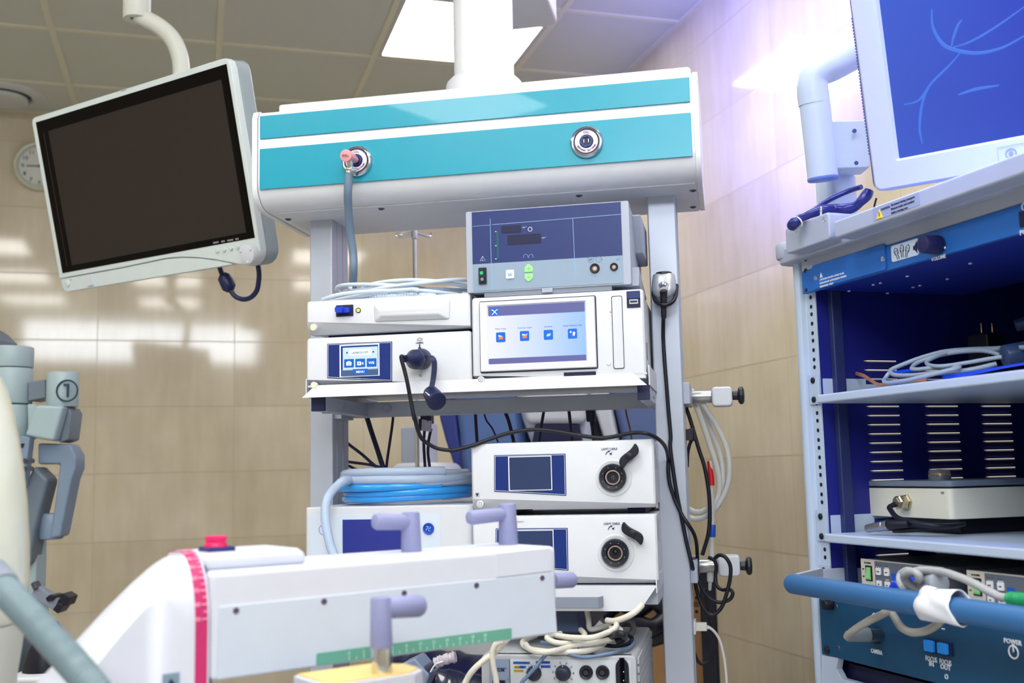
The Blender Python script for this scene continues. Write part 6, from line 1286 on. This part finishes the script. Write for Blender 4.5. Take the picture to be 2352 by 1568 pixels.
solo('black_cable', 'short black cable dropping behind the right post below the small black clip', 'cable', MB().tube(bc, .0032, 10), RUBBER, TOW, bc[0])
q = r7(228, 345, vb_); CL_ = solo('cable_clip', 'small black clip on the right post beside the tube loops', 'clip', MB().plate(P2[1]-.001, q.x+.006, q.z-.010, q.z+.010, VP+.04, VP+.075, .003).rcyl((q.x+.004, VP+.06, q.z-.012), (q.x+.004, VP+.06, q.z+.012), .006), BLACK, TOW, (q.x, VP+.05, q.z))
q = r7(235, 965, vb_); solo('cable_clip', 'dark clip block on the right post just above the lower rail clamp', 'clip', MB().plate(P2[1]-.001, q.x+.010, q.z-.010, q.z+.012, VP+.03, VP+.07, .003), NAVYR, TOW, (q.x, VP+.05, q.z), .001)
bc = [r7(x, y, VP+.16) for x, y in ((300, 1100), (312, 1200), (325, 1280), (343, 1340), (347, 1400), (325, 1455), (290, 1473), (262, 1455), (248, 1420))]
solo('black_cable', 'black cable making a low loop beside the right post near the network plug', 'cable', MB().tube(bc, .0036, 10), RUBBER, TOW, bc[0])
NC = thing('network_cable', 'white network cable plugged into the side of the right post', 'cable', TOW, r7(260, 1285, VP+.05))
WC = mat('white_cable', rgb(206, 204, 198), .4)
q = r7(248, 1287, VP+.05); part('plug', MB().box(q.x, q.x+.022, VP+.04, VP+.056, q.z-.007, q.z+.007), WC, NC, .001); q2 = r7(272, 1284, VP+.05)
part('cable', MB().tube([q2, r7(310, 1288, VP+.05), r7(345, 1312, VP+.055), r7(372, 1355, VP+.06), r7(390, 1420, VP+.06), r7(402, 1500, VP+.06), r7(412, 1640, VP+.06)], .0026, 10), WC, NC)
part('strain_relief', MB().tube([q2+Vector((.001, 0, 0)), r7(290, 1284, VP+.05), r7(318, 1294, VP+.05)], .0048, 12, sub=14, rf=lambda t: 1+.14*math.sin(t*40)-.3*t), WC, NC)
q = r7(246, 1290, VP); part('socket_plate', MB().box(P2[1]-.001, P2[1]+.004, VP+.03, VP+.07, r7(246, 1320, VP+.05).z, r7(246, 1255, VP+.05).z), WHITE2, NC, .001)
# ================================================================ cables between the shelves
c9 = lambda x, y, v: T(780+x/6.27, 920+y/6.27, v)
VK = VP+.13
def cab(pts, r, m, name='hanging_cable', label='', grp=None): return solo(name, label, 'cable', MB().tube(pts, r, 10), m, TOW, pts[0], group=grp)
cab([c9(365, 150, VK), c9(400, 260, VK), c9(470, 480, VK), c9(550, 720, VK), c9(630, 960, VK), c9(700, 1060, VK)], .0052, NAVYR, label='thick dark cable slanting down from the upper shelf at the left')
cab([c9(775, 190, VK), c9(755, 380, VK), c9(720, 620, VK), c9(690, 820, VK), c9(670, 1010, VK)], .0028, NAVYR, label='thin dark cable hanging beside the thick slanting cable')
cab([c9(60, 560, VK), c9(150, 640, VK), c9(320, 770, VK), c9(480, 910, VK), c9(620, 1010, VK), c9(760, 1060, VK), c9(1000, 1085, VK)], .0032, NAVYR, label='dark cable running steeply down from the left post above the tube coil')
cab([c9(60, 865, VK), c9(150, 882, VK), c9(430, 920, VK), c9(620, 965, VK), c9(860, 1020, VK), c9(1000, 1050, VK), c9(1150, 1085, VK)], .0030, NAVYR, label='dark cable running almost level from the left post, the upper one')
cab([c9(60, 900, VK+.01), c9(150, 945, VK+.01), c9(280, 1000, VK+.01), c9(460, 1012, VK+.01), c9(640, 1000, VK+.01), c9(820, 1030, VK+.01), c9(1020, 1020, VK+.01), c9(1120, 1040, VK+.01), c9(1250, 1090, VK+.01)], .0030, NAVYR, label='dark cable sagging from the left post, the lowest one')
TP = thing('twin_plug', 'dark plug with a pale wrapped label and two leads hanging below the upper shelf', 'plug', TOW, c9(1250, 330, VK))
a_, b_ = c9(1180, 200, VK), c9(1340, 330, VK); part('plug_body', MB().plate(a_.x, b_.x, b_.z, a_.z, VK-.012, VK+.012, .002), NAVYR, TP, .002)
a_, b_ = c9(1150, 262, VK), c9(1200, 430, VK); part('plug_side', MB().plate(a_.x, b_.x, b_.z, a_.z, VK-.008, VK+.012, .002), NAVYR, TP, .001)
lm2 = MB(); R_ = []
for i in range(9):
    x = 1185+18*i; R_.append([c9(x, 268+3*i, VK-.0135-.002*math.sin(i)), c9(x-8, 430+2*i, VK-.0135-.002*math.cos(i)), c9(x-8, 430+2*i, VK-.0125-.002*math.cos(i)), c9(x, 268+3*i, VK-.0125-.002*math.sin(i))])
lm2.loft(R_); part('paper_label', lm2, mat('pale_label', rgb(206, 202, 222), .6), TP)
part('lead', MB().tube([c9(1225, 400, VK), c9(1212, 600, VK), c9(1222, 820, VK), c9(1240, 1060, VK)], .0030, 10), NAVYR, TP); part('lead', MB().tube([c9(1320, 400, VK), c9(1285, 560, VK), c9(1272, 740, VK), c9(1290, 900, VK), c9(1310, 1090, VK)], .0030, 10), NAVYR, TP)
cab([c9(1150, 1070, VK-.01), c9(1165, 1020, VK-.01), c9(1210, 1000, VK-.01), c9(1265, 1020, VK-.01), c9(1280, 1070, VK-.01)], .0024, NAVYR, label='small dark cable loop at the foot of the twin leads')
NV = mat('deep_navy_rubber', rgb(16, 20, 64), .45)
for pts, r_, m_, lb in (
    ([c3(148, 0, VK), c3(154, 120, VK), c3(165, 285, VK)], .0032, NV, 'navy cable dropping behind the upper light source, the leftmost one'),
    ([c3(215, 10, VK), c3(240, 90, VK), c3(290, 160, VK), c3(335, 270, VK)], .0018, NV, 'thin curved navy wire behind the upper light source'),
    ([c3(380, 0, VK), c3(420, 90, VK), c3(465, 270, VK)], .0036, NV, 'thick navy cable slanting down behind the upper light source'),
    ([c3(712, 0, VK), c3(690, 130, VK), c3(672, 270, VK)], .0030, NV, 'navy cable slanting left behind the middle of the upper light source'),
    ([c3(912, -10, VK), c3(925, 100, VK), c3(942, 260, VK)], .0032, NV, 'navy cable dropping just left of the black plug'),
    ([c3(1375, -20, VK), c3(1390, 60, VK), c3(1415, 160, VK), c3(1430, 250, VK)], .0018, mat('brown_wire', rgb(150, 100, 90), .5), 'thin brown wire near the right post under the upper shelf')):
    cab(pts, r_, m_, label=lb)
BPL = thing('hanging_plug', 'black barrel plug with two leads hanging under the upper shelf on the right', 'plug', TOW, c3(1095, 60, VK))
part('barrel', MB().rcyl(c3(1090, -20, VK), c3(1098, 100, VK), .0102, .0092, .002), NV, BPL); part('lead', MB().tube([c3(1098, 95, VK), c3(1108, 160, VK), c3(1118, 260, VK)], .0034, 10), NV, BPL); part('lead', MB().tube([c3(1118, 95, VK), c3(1132, 160, VK), c3(1142, 250, VK)], .0016, 8), NV, BPL)
# ================================================================ surgeon's console and chair behind the pendant
VB = 3.15
B = lambda x, y, v=VB: T(x, y, v)
SB = mat('slate_blue_shell', rgb(84, 112, 168), .35, coat=.2); SB2 = mat('dark_blue_shell', rgb(50, 64, 140), .4)
CO = thing('surgeon_console', 'large slate blue and white rounded console standing behind the pendant shelves', 'console', TOW, (B(1250, 1000).x, VB+.3, 0))
def bp(name, pts, va, vb__, m, bw=.01, lab=None): return part(name, MB().prism([(p.x, p.z) for p in (B(x, y) for x, y in pts)], va, vb__), m, CO, bw, lab, seg=3)
bp('dark_flank', [(1000, 900), (1005, 960), (1018, 1010), (1035, 1060), (1045, 1130), (1080, 1130), (1062, 1060), (1050, 1000), (1040, 900)], VB+.02, VB+.5, SB2)
bp('blue_shell', [(1034, 880), (1050, 990), (1060, 1130), (1240, 1130), (1205, 1010), (1190, 880)], VB, VB+.55, SB, .03)
bp('white_front', [(1180, 880), (1200, 960), (1225, 1030), (1240, 1130), (1370, 1130), (1360, 880)], VB-.03, VB+.5, mat('console_pale', rgb(178, 186, 206), .4), .03)
bp('white_column', [(1200, 900), (1215, 975), (1350, 975), (1355, 900)], VB-.06, VB+.1, mat('console_white', rgb(196, 200, 212), .4), .02)
bp('screen_recess', [(1236, 975), (1226, 1030), (1345, 1030), (1335, 975)], VB-.05, VB, NV, .004)
bp('white_side', [(1350, 880), (1375, 960), (1400, 1040), (1410, 1130), (1440, 1130), (1425, 1030), (1395, 880)], VB-.04, VB+.45, mat('console_white', rgb(196, 200, 212), .4), .01)
bp('blue_side', [(1395, 880), (1425, 1000), (1440, 1130), (1520, 1130), (1520, 960), (1505, 880)], VB, VB+.5, mat('slate_side', rgb(86, 104, 150), .4), .02)
part('plinth', MB().box(B(1010, 1120).x, B(1510, 1120).x, VB+.02, VB+.5, .0, B(1200, 1128).z+.01), WHITE2, CO, .01)
ARR = thing('armrest', 'white rounded armrest with grey block standing left of the console', 'armrest', TOW, (B(960, 1060).x, VB-.15, 0))
a_, b_ = B(905, 1064, VB-.2), B(1027, 1125, VB-.2); part('cushion', MB().plate(a_.x, b_.x, b_.z, a_.z, VB-.25, VB+.0, .03), WHITE2, ARR, .02, seg=3)
a_, b_ = B(925, 982, VB-.12), B(962, 1066, VB-.12); part('grey_block', MB().box(a_.x, b_.x, VB-.14, VB-.06, b_.z, a_.z), LGREY, ARR, .004)
a_, b_ = B(962, 970, VB-.12), B(990, 1066, VB-.12); part('white_block', MB().box(a_.x, b_.x, VB-.15, VB-.04, b_.z, a_.z), WHITE, ARR, .006)
part('stem', MB().cyl((B(965, 1100).x, VB-.12, 0), (B(965, 1100).x, VB-.12, B(960, 1120, VB-.2).z), .03), LGREY, ARR)
# drip stand
vi = 2.5
IV = thing('drip_stand', 'slim chrome drip stand with small hooks behind the pendant head', 'drip stand', TOW, (T(953, 600, vi).x, vi, 0))
ix = T(953, 600, vi).x; iz = T(953, 522, vi).z
part('pole', MB().cyl((ix, vi, .06), (ix, vi, iz), .0052, n=16), CHROME, IV); part('pole_head', MB().rcyl((ix, vi, iz-.03), (ix, vi, iz+.01), .0078, None, .002), CHROME, IV)
part('hook', MB().tube([(ix, vi, iz-.012), T(935, 536, vi), T(915, 537, vi), T(910, 541, vi), T(922, 545, vi), T(945, 541, vi)], .0028, 8), CHROME, IV); part('hook', MB().tube([(ix, vi, iz-.012), (ix+.02, vi+.06, iz-.012), (ix+.02, vi+.08, iz)], .0028, 8), CHROME, IV)
for k in range(5):
    a_ = 2*math.pi*k/5; part('foot', MB().tube([(ix, vi, .08), (ix+.25*math.cos(a_), vi+.25*math.sin(a_), .04), (ix+.28*math.cos(a_), vi+.28*math.sin(a_), .0)], .012, 8, smooth=False), STEEL, IV)
# tan cabinet and dark case behind the lower right
vtn = 2.75
TC = thing('wooden_cabinet', 'tan wooden cabinet seen behind the right post under the lower shelf', 'cabinet', TOW, (T(1520, 1450, vtn).x, vtn+.2, 0))
a_, b_ = T(1400, 1378, vtn), T(1603, 1440, vtn)
part('carcass', MB().box(a_.x, b_.x, vtn+.02, vtn+.4, .0, a_.z-.02), mat('tan_wood', rgb(170, 128, 84), .5, var=.1, nscale=12), TC, .003); part('top', MB().box(a_.x-.01, b_.x+.008, vtn, vtn+.41, a_.z-.02, a_.z), mat('tan_wood', rgb(176, 134, 90), .5), TC, .003)
part('upright_board', MB().box(T(1592, 1400, vtn).x, T(1608, 1400, vtn).x, vtn+.0, vtn+.03, .4, T(1600, 1340, vtn).z), mat('tan_wood', rgb(170, 128, 84), .5), TC, .002)
for y in (1372, 1404): q = T(1600, y, vtn); part('screw', MB().cyl((q.x, vtn, q.z), (q.x, vtn-.002, q.z), .004, n=12), BLACK, TC)
q = T(1627, 1380, 2.6); part_ = solo('dark_case', 'narrow dark case standing behind the looped cables right of the post', 'case', MB().plate(T(1606, 1340, 2.6).x, T(1643, 1340, 2.6).x, 0, T(1620, 1300, 2.6).z, 2.6, 2.72, .01), BLACK, TOW, (q.x, 2.62, 0), .004)
BH = solo('black_hose_bundle', 'black coiled hose bundle lying on the tan cabinet behind the lower shelf', 'hose', MB().tube([T(1380, 1420, 2.5), T(1420, 1385, 2.52), T(1460, 1400, 2.5), T(1500, 1380, 2.5), T(1530, 1410, 2.5), T(1500, 1440, 2.48), T(1450, 1430, 2.5), T(1420, 1450, 2.5), T(1470, 1470, 2.5), T(1540, 1450, 2.5)], .02, 12), BLACK, TOW, T(1450, 1440, 2.5))
# ================================================================ generator and cables under the lower shelf
VG2 = 1.74
g6 = lambda x, y, v=VG2: T(1040+x/4.523, 1300+y/4.523, v)
gx0_, gx1_ = g6(295, 1000).x, g6(1905, 1000).x; gz1 = g6(1000, 925).z; gz0 = gz1-.13
GEN = thing('electrosurgical_generator', 'grey ribbed generator with round dials and Cyrillic coloured labels at the bottom', 'medical device', TOW, ((gx0_+gx1_)/2, VG2+.15, gz0))
GC2 = mat('generator_shell', rgb(176, 180, 186), .5)
part('shell', MB().box(gx0_, gx1_, VG2+.004, VG2+.32, gz0, gz1), GC2, GEN, .006)
part('bezel', MB().plate(gx0_, gx1_, gz0, gz1, VG2, VG2+.02, .008), GC2, GEN, .002)
rb = MB()
for k in range(9): rb.box(gx1_-.001, gx1_+.003, VG2+.022, VG2+.31, gz1-.016-.0135*k, gz1-.006-.0135*k)
part('side_ribs', rb, GC2, GEN, .0006, seg=1)
zf0, zf1 = gz0+.008, g6(1000, 968).z; xf0, xf1 = g6(378, 1000).x, g6(1848, 1000).x; xf2 = g6(590, 1000).x
part('left_face', MB().box(xf0, xf2, VG2-.0008, VG2+.001, zf0, zf1), mat('gen_blue_grey', rgb(136, 150, 176), .5), GEN); FFC = part('front_face', MB().box(xf2+.001, xf1, VG2-.0008, VG2+.001, zf0, zf1), mat('gen_face', rgb(196, 202, 210), .45), GEN)
t = MB(); t.text('SOM', g6(490, 1090).x, VG2-.0014, g6(490, 1092).z, .0050, w=.0150); t.box(g6(412, 1055).x, g6(562, 1055).x, VG2-.0014, VG2-.0008, g6(412, 1056).z, g6(412, 1053).z); t.text('I', g6(575, 1180).x, VG2-.0014, g6(575, 1185).z, .003)
t.box(g6(588, 970).x, g6(592, 970).x, VG2-.0014, VG2-.0008, zf0, zf1)
part('lettering', t, INK, GEN)
part('logo', MB().box(g6(392, 1020).x, g6(455, 1020).x, VG2-.0014, VG2-.0008, g6(400, 1052).z, g6(400, 992).z), mat('logo_blue', rgb(70, 130, 196), .5), GEN)
part('power_switch', MB().box(g6(412, 1020).x, g6(542, 1020).x, VG2-.003, VG2-.0008, zf0, g6(412, 1178).z), SLOT, GEN, .001)
LB = mat('label_blue', rgb(40, 100, 210), .5); LY = mat('label_yellow', rgb(236, 204, 40), .5)
for x0_, y0_, x1_, y1_, s_, m_ in ((628, 988, 803, 1016, 'МОНО-КОАГ', LB), (865, 983, 1013, 1012, 'СПРЕЙ', LB), (630, 1032, 700, 1058, '', LY), (690, 1031, 762, 1058, '', LB), (914, 1026, 1017, 1055, 'БИ-КОАГ', LB), (632, 1074, 740, 1100, 'РЕЗАНИЕ', LY)):
    a_, b_ = g6(x0_, y0_), g6(x1_, y1_); l_ = part('colour_label', MB().box(a_.x, b_.x, VG2-.0012, VG2-.0006, b_.z, a_.z), m_, FFC)
    if s_: part('lettering', MB().text(s_, (a_.x+b_.x)/2, VG2-.0014, b_.z+.0014, (a_.z-b_.z)*.5, w=(b_.x-a_.x)*.86), INK, l_)
part('lettering', MB().text('СМЕСЬ', g6(692, 1054).x, VG2-.0018, g6(692, 1055).z, .0030), INK, FFC)
def knob(cx_, cy_, R_, d_, lab=None):
    q = g6(cx_, cy_); k = part('dial', MB().lathe((q.x, VG2, q.z), (0, -1, 0), [(0, R_), (.003, R_), (.005, R_*.92), (.006, R_*.85), (d_, R_*.72), (d_+.001, R_*.6), (d_+.001, 0)], 40), mat('dial_black', rgb(30, 34, 56), .4), GEN, label=lab)
    part('pointer', MB().box(q.x-.0007, q.x+.0007, VG2-.0065, VG2-.005, q.z+R_*.72, q.z+R_*.98), WINK, k)
    return q
knob(845, 1110, .0120, .014); q = knob(1148, 1108, .0124, .014)
t = MB()
for i, s_ in enumerate(('1', '2', '3', '4', '5', '6', '7', '8', '9', '10')):
    a_ = math.radians(245-35*i if i < 5 else 245-35*i+0); R_ = .0165; t.text(s_, q.x+R_*math.cos(a_), VG2-.0014, q.z+R_*math.sin(a_)-.0015, .0030)
    t.box(q.x+.0137*math.cos(a_)-.0003, q.x+.0137*math.cos(a_)+.0003, VG2-.0014, VG2-.0008, q.z+.0137*math.sin(a_)-.0006, q.z+.0137*math.sin(a_)+.0006)
q = g6(845, 1110)
for a0 in (150, 130, 108, 72, 50, 30, 175): a_ = math.radians(a0); t.box(q.x+.0137*math.cos(a_)-.0003, q.x+.0137*math.cos(a_)+.0003, VG2-.0014, VG2-.0008, q.z+.0137*math.sin(a_)-.0009, q.z+.0137*math.sin(a_)+.0009)
part('dial_numbers', t, INK, FFC)
for cx_ in (1386, 1557):
    q = g6(cx_, 1100); o = part('jack', MB().lathe((q.x, VG2, q.z), (0, -1, 0), [(0, .0110), (.004, .0106), (.006, .0092), (.005, .0062), (.002, .0058), (.002, 0)], 40), BLACK, GEN)
    part('jack_core', MB().lathe((q.x, VG2-.002, q.z), (0, -1, 0), [(0, .0036), (.004, .0034), (.004, .0024), (.001, .0024), (.001, 0)], 20), SCREW, o)
a_, b_ = g6(1690, 948), g6(1838, 1300); o = part('instrument_socket', MB().plate(a_.x, b_.x, zf0, a_.z, VG2-.004, VG2+.001, .014), BLACK, GEN)
for y in (1092, 1182): q = g6(1778, y); part('contact', MB().ball((q.x, VG2-.005, q.z), .0014, n=10), CHROME, o)
# white cables heaped on the generator
WC2 = mat('ivory_cable', rgb(214, 210, 200), .4); BG = mat('slate_cable', rgb(100, 122, 156), .4)
zt5 = gz1+.0045
def on(x, y, z): q = TOW.at(1040+x/4.523, 1300+y/4.523, z, 2); return q
def heap(pts, r, m, label, name='coiled_cable', grp=None):
    P_ = []
    for x, y, dz in pts:
        q = on(x, y, zt5+dz) if dz is not None else g6(x, y, VG2-.03)
        if q.y > VG2+.5 or q.y < VG2-.2: q = g6(x, y, VG2+.15)
        P_.append(q)
    return solo(name, label, 'cable', MB().tube(P_, r, 12), m, TOW, P_[0], group=grp)
heap([(1120, 700, .02), (980, 735, .02), (1060, 790, .014), (1200, 800, .012), (1330, 770, .014), (1370, 710, .02), (1330, 660, .024)], .0046, WC2, 'ivory cable loop hanging from the right end of the foreground arm')
heap([(860, 720, .008), (740, 770, .006), (735, 820, .003), (830, 865, .001), (1050, 890, .001), (1350, 885, .001), (1500, 850, .003), (1580, 790, .010)], .0046, WC2, 'ivory cable forming the lowest wide loop on the generator')
heap([(1640, 640, .03), (1730, 650, .03), (1735, 700, .024), (1640, 760, .016), (1450, 800, .012), (1250, 830, .008), (1050, 880, .006), (900, 890, .005), (800, 860, .006), (760, 810, .008)], .0046, WC2, 'ivory cable crossing the generator top from the upper right')
heap([(1700, 570, .04), (1690, 640, .035), (1600, 690, .028), (1450, 740, .024), (1250, 740, .022), (1080, 720, .022)], .0046, WC2, 'ivory cable running highest over the heap on the generator')
solo('coiled_cable', 'short ivory cable stub curving up to the right end of the lower shelf', 'cable', MB().tube([g6(1600, 562, VG2+.06), g6(1680, 568, VG2+.05), g6(1800, 530, VG2+.04), g6(1900, 470, VG2+.04), g6(1968, 400, VG2+.05)], .0050, 12), WC2, TOW, g6(1600, 562, VG2+.06))
solo('coiled_cable', 'ivory cable dropping vertically behind the grey box under the lower shelf', 'cable', MB().tube([g6(1390, 450, VG2+.1), g6(1412, 560, VG2+.1), g6(1425, 650, VG2+.1), g6(1520, 640, VG2+.1), g6(1640, 610, VG2+.1)], .0046, 12), WC2, TOW, g6(1412, 560, VG2+.1))
pts_l = [g6(570, 750, VG2-.03), g6(500, 830, VG2-.03), g6(440, 890, VG2-.035), g6(330, 970, VG2-.05), g6(220, 1070, VG2-.06), g6(150, 1170, VG2-.06), g6(110, 1300, VG2-.06), g6(90, 1700, VG2-.03), g6(160, 2200, VG2+.05)]
solo('coiled_cable', 'ivory cable hanging off the left end of the generator, the left strand', 'cable', MB().tube(pts_l, .0048, 12), WC2, TOW, pts_l[0])
pts_l = [g6(530, 770, VG2-.045), g6(450, 810, VG2-.045), g6(415, 880, VG2-.045), g6(412, 960, VG2-.045), g6(425, 1060, VG2-.045), g6(448, 1170, VG2-.045), g6(450, 1300, VG2-.045), g6(400, 1700, VG2-.03), g6(330, 2200, VG2+.05)]
solo('coiled_cable', 'ivory cable hanging off the left end of the generator, the right strand', 'cable', MB().tube(pts_l, .0048, 12), WC2, TOW, pts_l[0])
pts_l = [g6(500, 2100, VG2-.02), g6(540, 1600, VG2-.03), g6(700, 1240, VG2-.03), g6(770, 1150, VG2-.028), g6(870, 1040, VG2-.026), g6(930, 960, VG2-.02), g6(975, 915, VG2-.012)]
solo('slate_cable', 'slate blue cable crossing in front of the left dial of the generator', 'cable', MB().tube(pts_l, .0030, 10), BG, TOW, pts_l[0])
pts_l = [g6(1180, 905, VG2+.0), g6(1290, 935, VG2-.006), g6(1400, 945, VG2-.008), g6(1560, 920, VG2-.004), g6(1720, 885, VG2+.01), g6(1850, 835, VG2+.05), g6(1870, 770, VG2+.1), g6(1820, 720, VG2+.13)]
solo('slate_cable', 'slate blue cable looping over the front edge of the generator', 'cable', MB().tube(pts_l, .0028, 10), BG, TOW, pts_l[0])
heap([(920, 790, .006), (1060, 810, .006), (1160, 850, .004), (1300, 860, .004)], .0030, BG, 'slate blue cable lying under the ivory cables on the generator', 'slate_cable')
heap([(1580, 820, .003), (1700, 830, .003), (1830, 800, .004), (1860, 740, .012), (1790, 700, .02)], .0032, RUBBER, 'dark cable curled at the right end of the generator top', 'black_cable')
heap([(1540, 770, .012), (1640, 730, .02), (1740, 700, .03), (1780, 740, .02), (1700, 790, .012)], .006, BLACK, 'thick black lead bundle between the ivory cables on the generator', 'black_cable')
q = g6(1800, 640, VG2+.2); solo('cable_sleeve', 'grey ring shaped cable sleeve standing behind the cable heap', 'sleeve', MB().ring(q, (.3, -1, .1), .013, .0055, 28, 10), mat('sleeve_dull', rgb(120, 118, 116), .5), TOW, q)
# grey box hung under the lower shelf
vg = FV+.06; a_, b_ = T(1200, 1404, vg), T(1345, 1404, vg)
o = MB().prism([(a_.x, vg), (b_.x-.012, vg), (b_.x+.006, vg+.05), (b_.x+.006, vg+.2), (a_.x, vg+.2)], T(1290, 1454, vg).z, z_l2-.001, 'z')
solo('grey_tray_box', 'slate grey rounded box slung under the lower shelf beside the arm end', 'box', o, mat('slate_box', rgb(78, 90, 124), .4), TOW, (b_.x-.05, vg+.1, T(1290, 1454, vg).z), .004, seg=3)
# dark plastic bagged instruments left of the generator
vbag = VG2+.10; rnd = random.Random(4)
bm_ = MB(); R_ = []
for i in range(22):
    px_ = 880+14*i; R2 = []
    for j in range(14):
        a_ = 2*math.pi*j/14; yy = 1590+ (80 if math.sin(a_) < 0 else (1500-1590)*-1*0)-(105-abs(i-8)*2)*max(0, math.sin(a_))+rnd.uniform(-7, 7)
        q = T(px_, yy, vbag); R2.append((q.x, vbag-.09*math.cos(a_)+rnd.uniform(-.006, .006), q.z))
    R_.append(R2)
bm_.loft(R_); BAG = solo('instrument_bag', 'crumpled dark blue plastic bag with clear folds between arm and generator', 'bag', bm_, mat('dark_plastic_film', rgb(12, 16, 54), .22, coat=.6), TOW, (T(1020, 1600, vbag).x, vbag, T(1020, 1600, vbag).z))
sb = BAG.modifiers.new('soft', 'SUBSURF'); sb.levels = 1; sb.render_levels = 2
f_ = lambda x, y, v: T(800+x/3.5, 1120+y/3.5, v)
HI = thing('wrapped_handpiece', 'grey handpiece wrapped in clear tape lying on the dark bag', 'handpiece', TOW, f_(780, 1390, vbag-.1))
part('wrap', MB().tube([f_(700, 1410, vbag-.11), f_(740, 1392, vbag-.11), f_(800, 1372, vbag-.11), f_(862, 1358, vbag-.11)], .0085, 14, sub=6, rf=lambda t: 1+.10*math.sin(t*23)+.1*math.sin(t*51)), mat('clear_wrap', rgb(186, 178, 190), .35, coat=.4), HI)
part('shaft', MB().tube([f_(600, 1480, vbag-.11), f_(655, 1440, vbag-.11), f_(710, 1408, vbag-.11)], .0062, 12), mat('wrap_dark', rgb(60, 56, 80), .3), HI)
part('tail', MB().tube([f_(660, 1480, vbag-.12), f_(700, 1420, vbag-.12), f_(760, 1395, vbag-.12)], .0012, 8), WINK, HI)
TR = solo('clear_tray', 'pale translucent tray corner beside the yellow-topped pad', 'tray', MB().prism([(p.x, p.z) for p in (f_(430, 1410, VG2), f_(560, 1350, VG2), f_(680, 1490, VG2), f_(600, 1700, VG2), f_(430, 1700, VG2))], VG2-.02, VG2+.04), mat('tray_pale', rgb(140, 156, 190), .3, trans=.3), TOW, f_(520, 1500, VG2), .004)
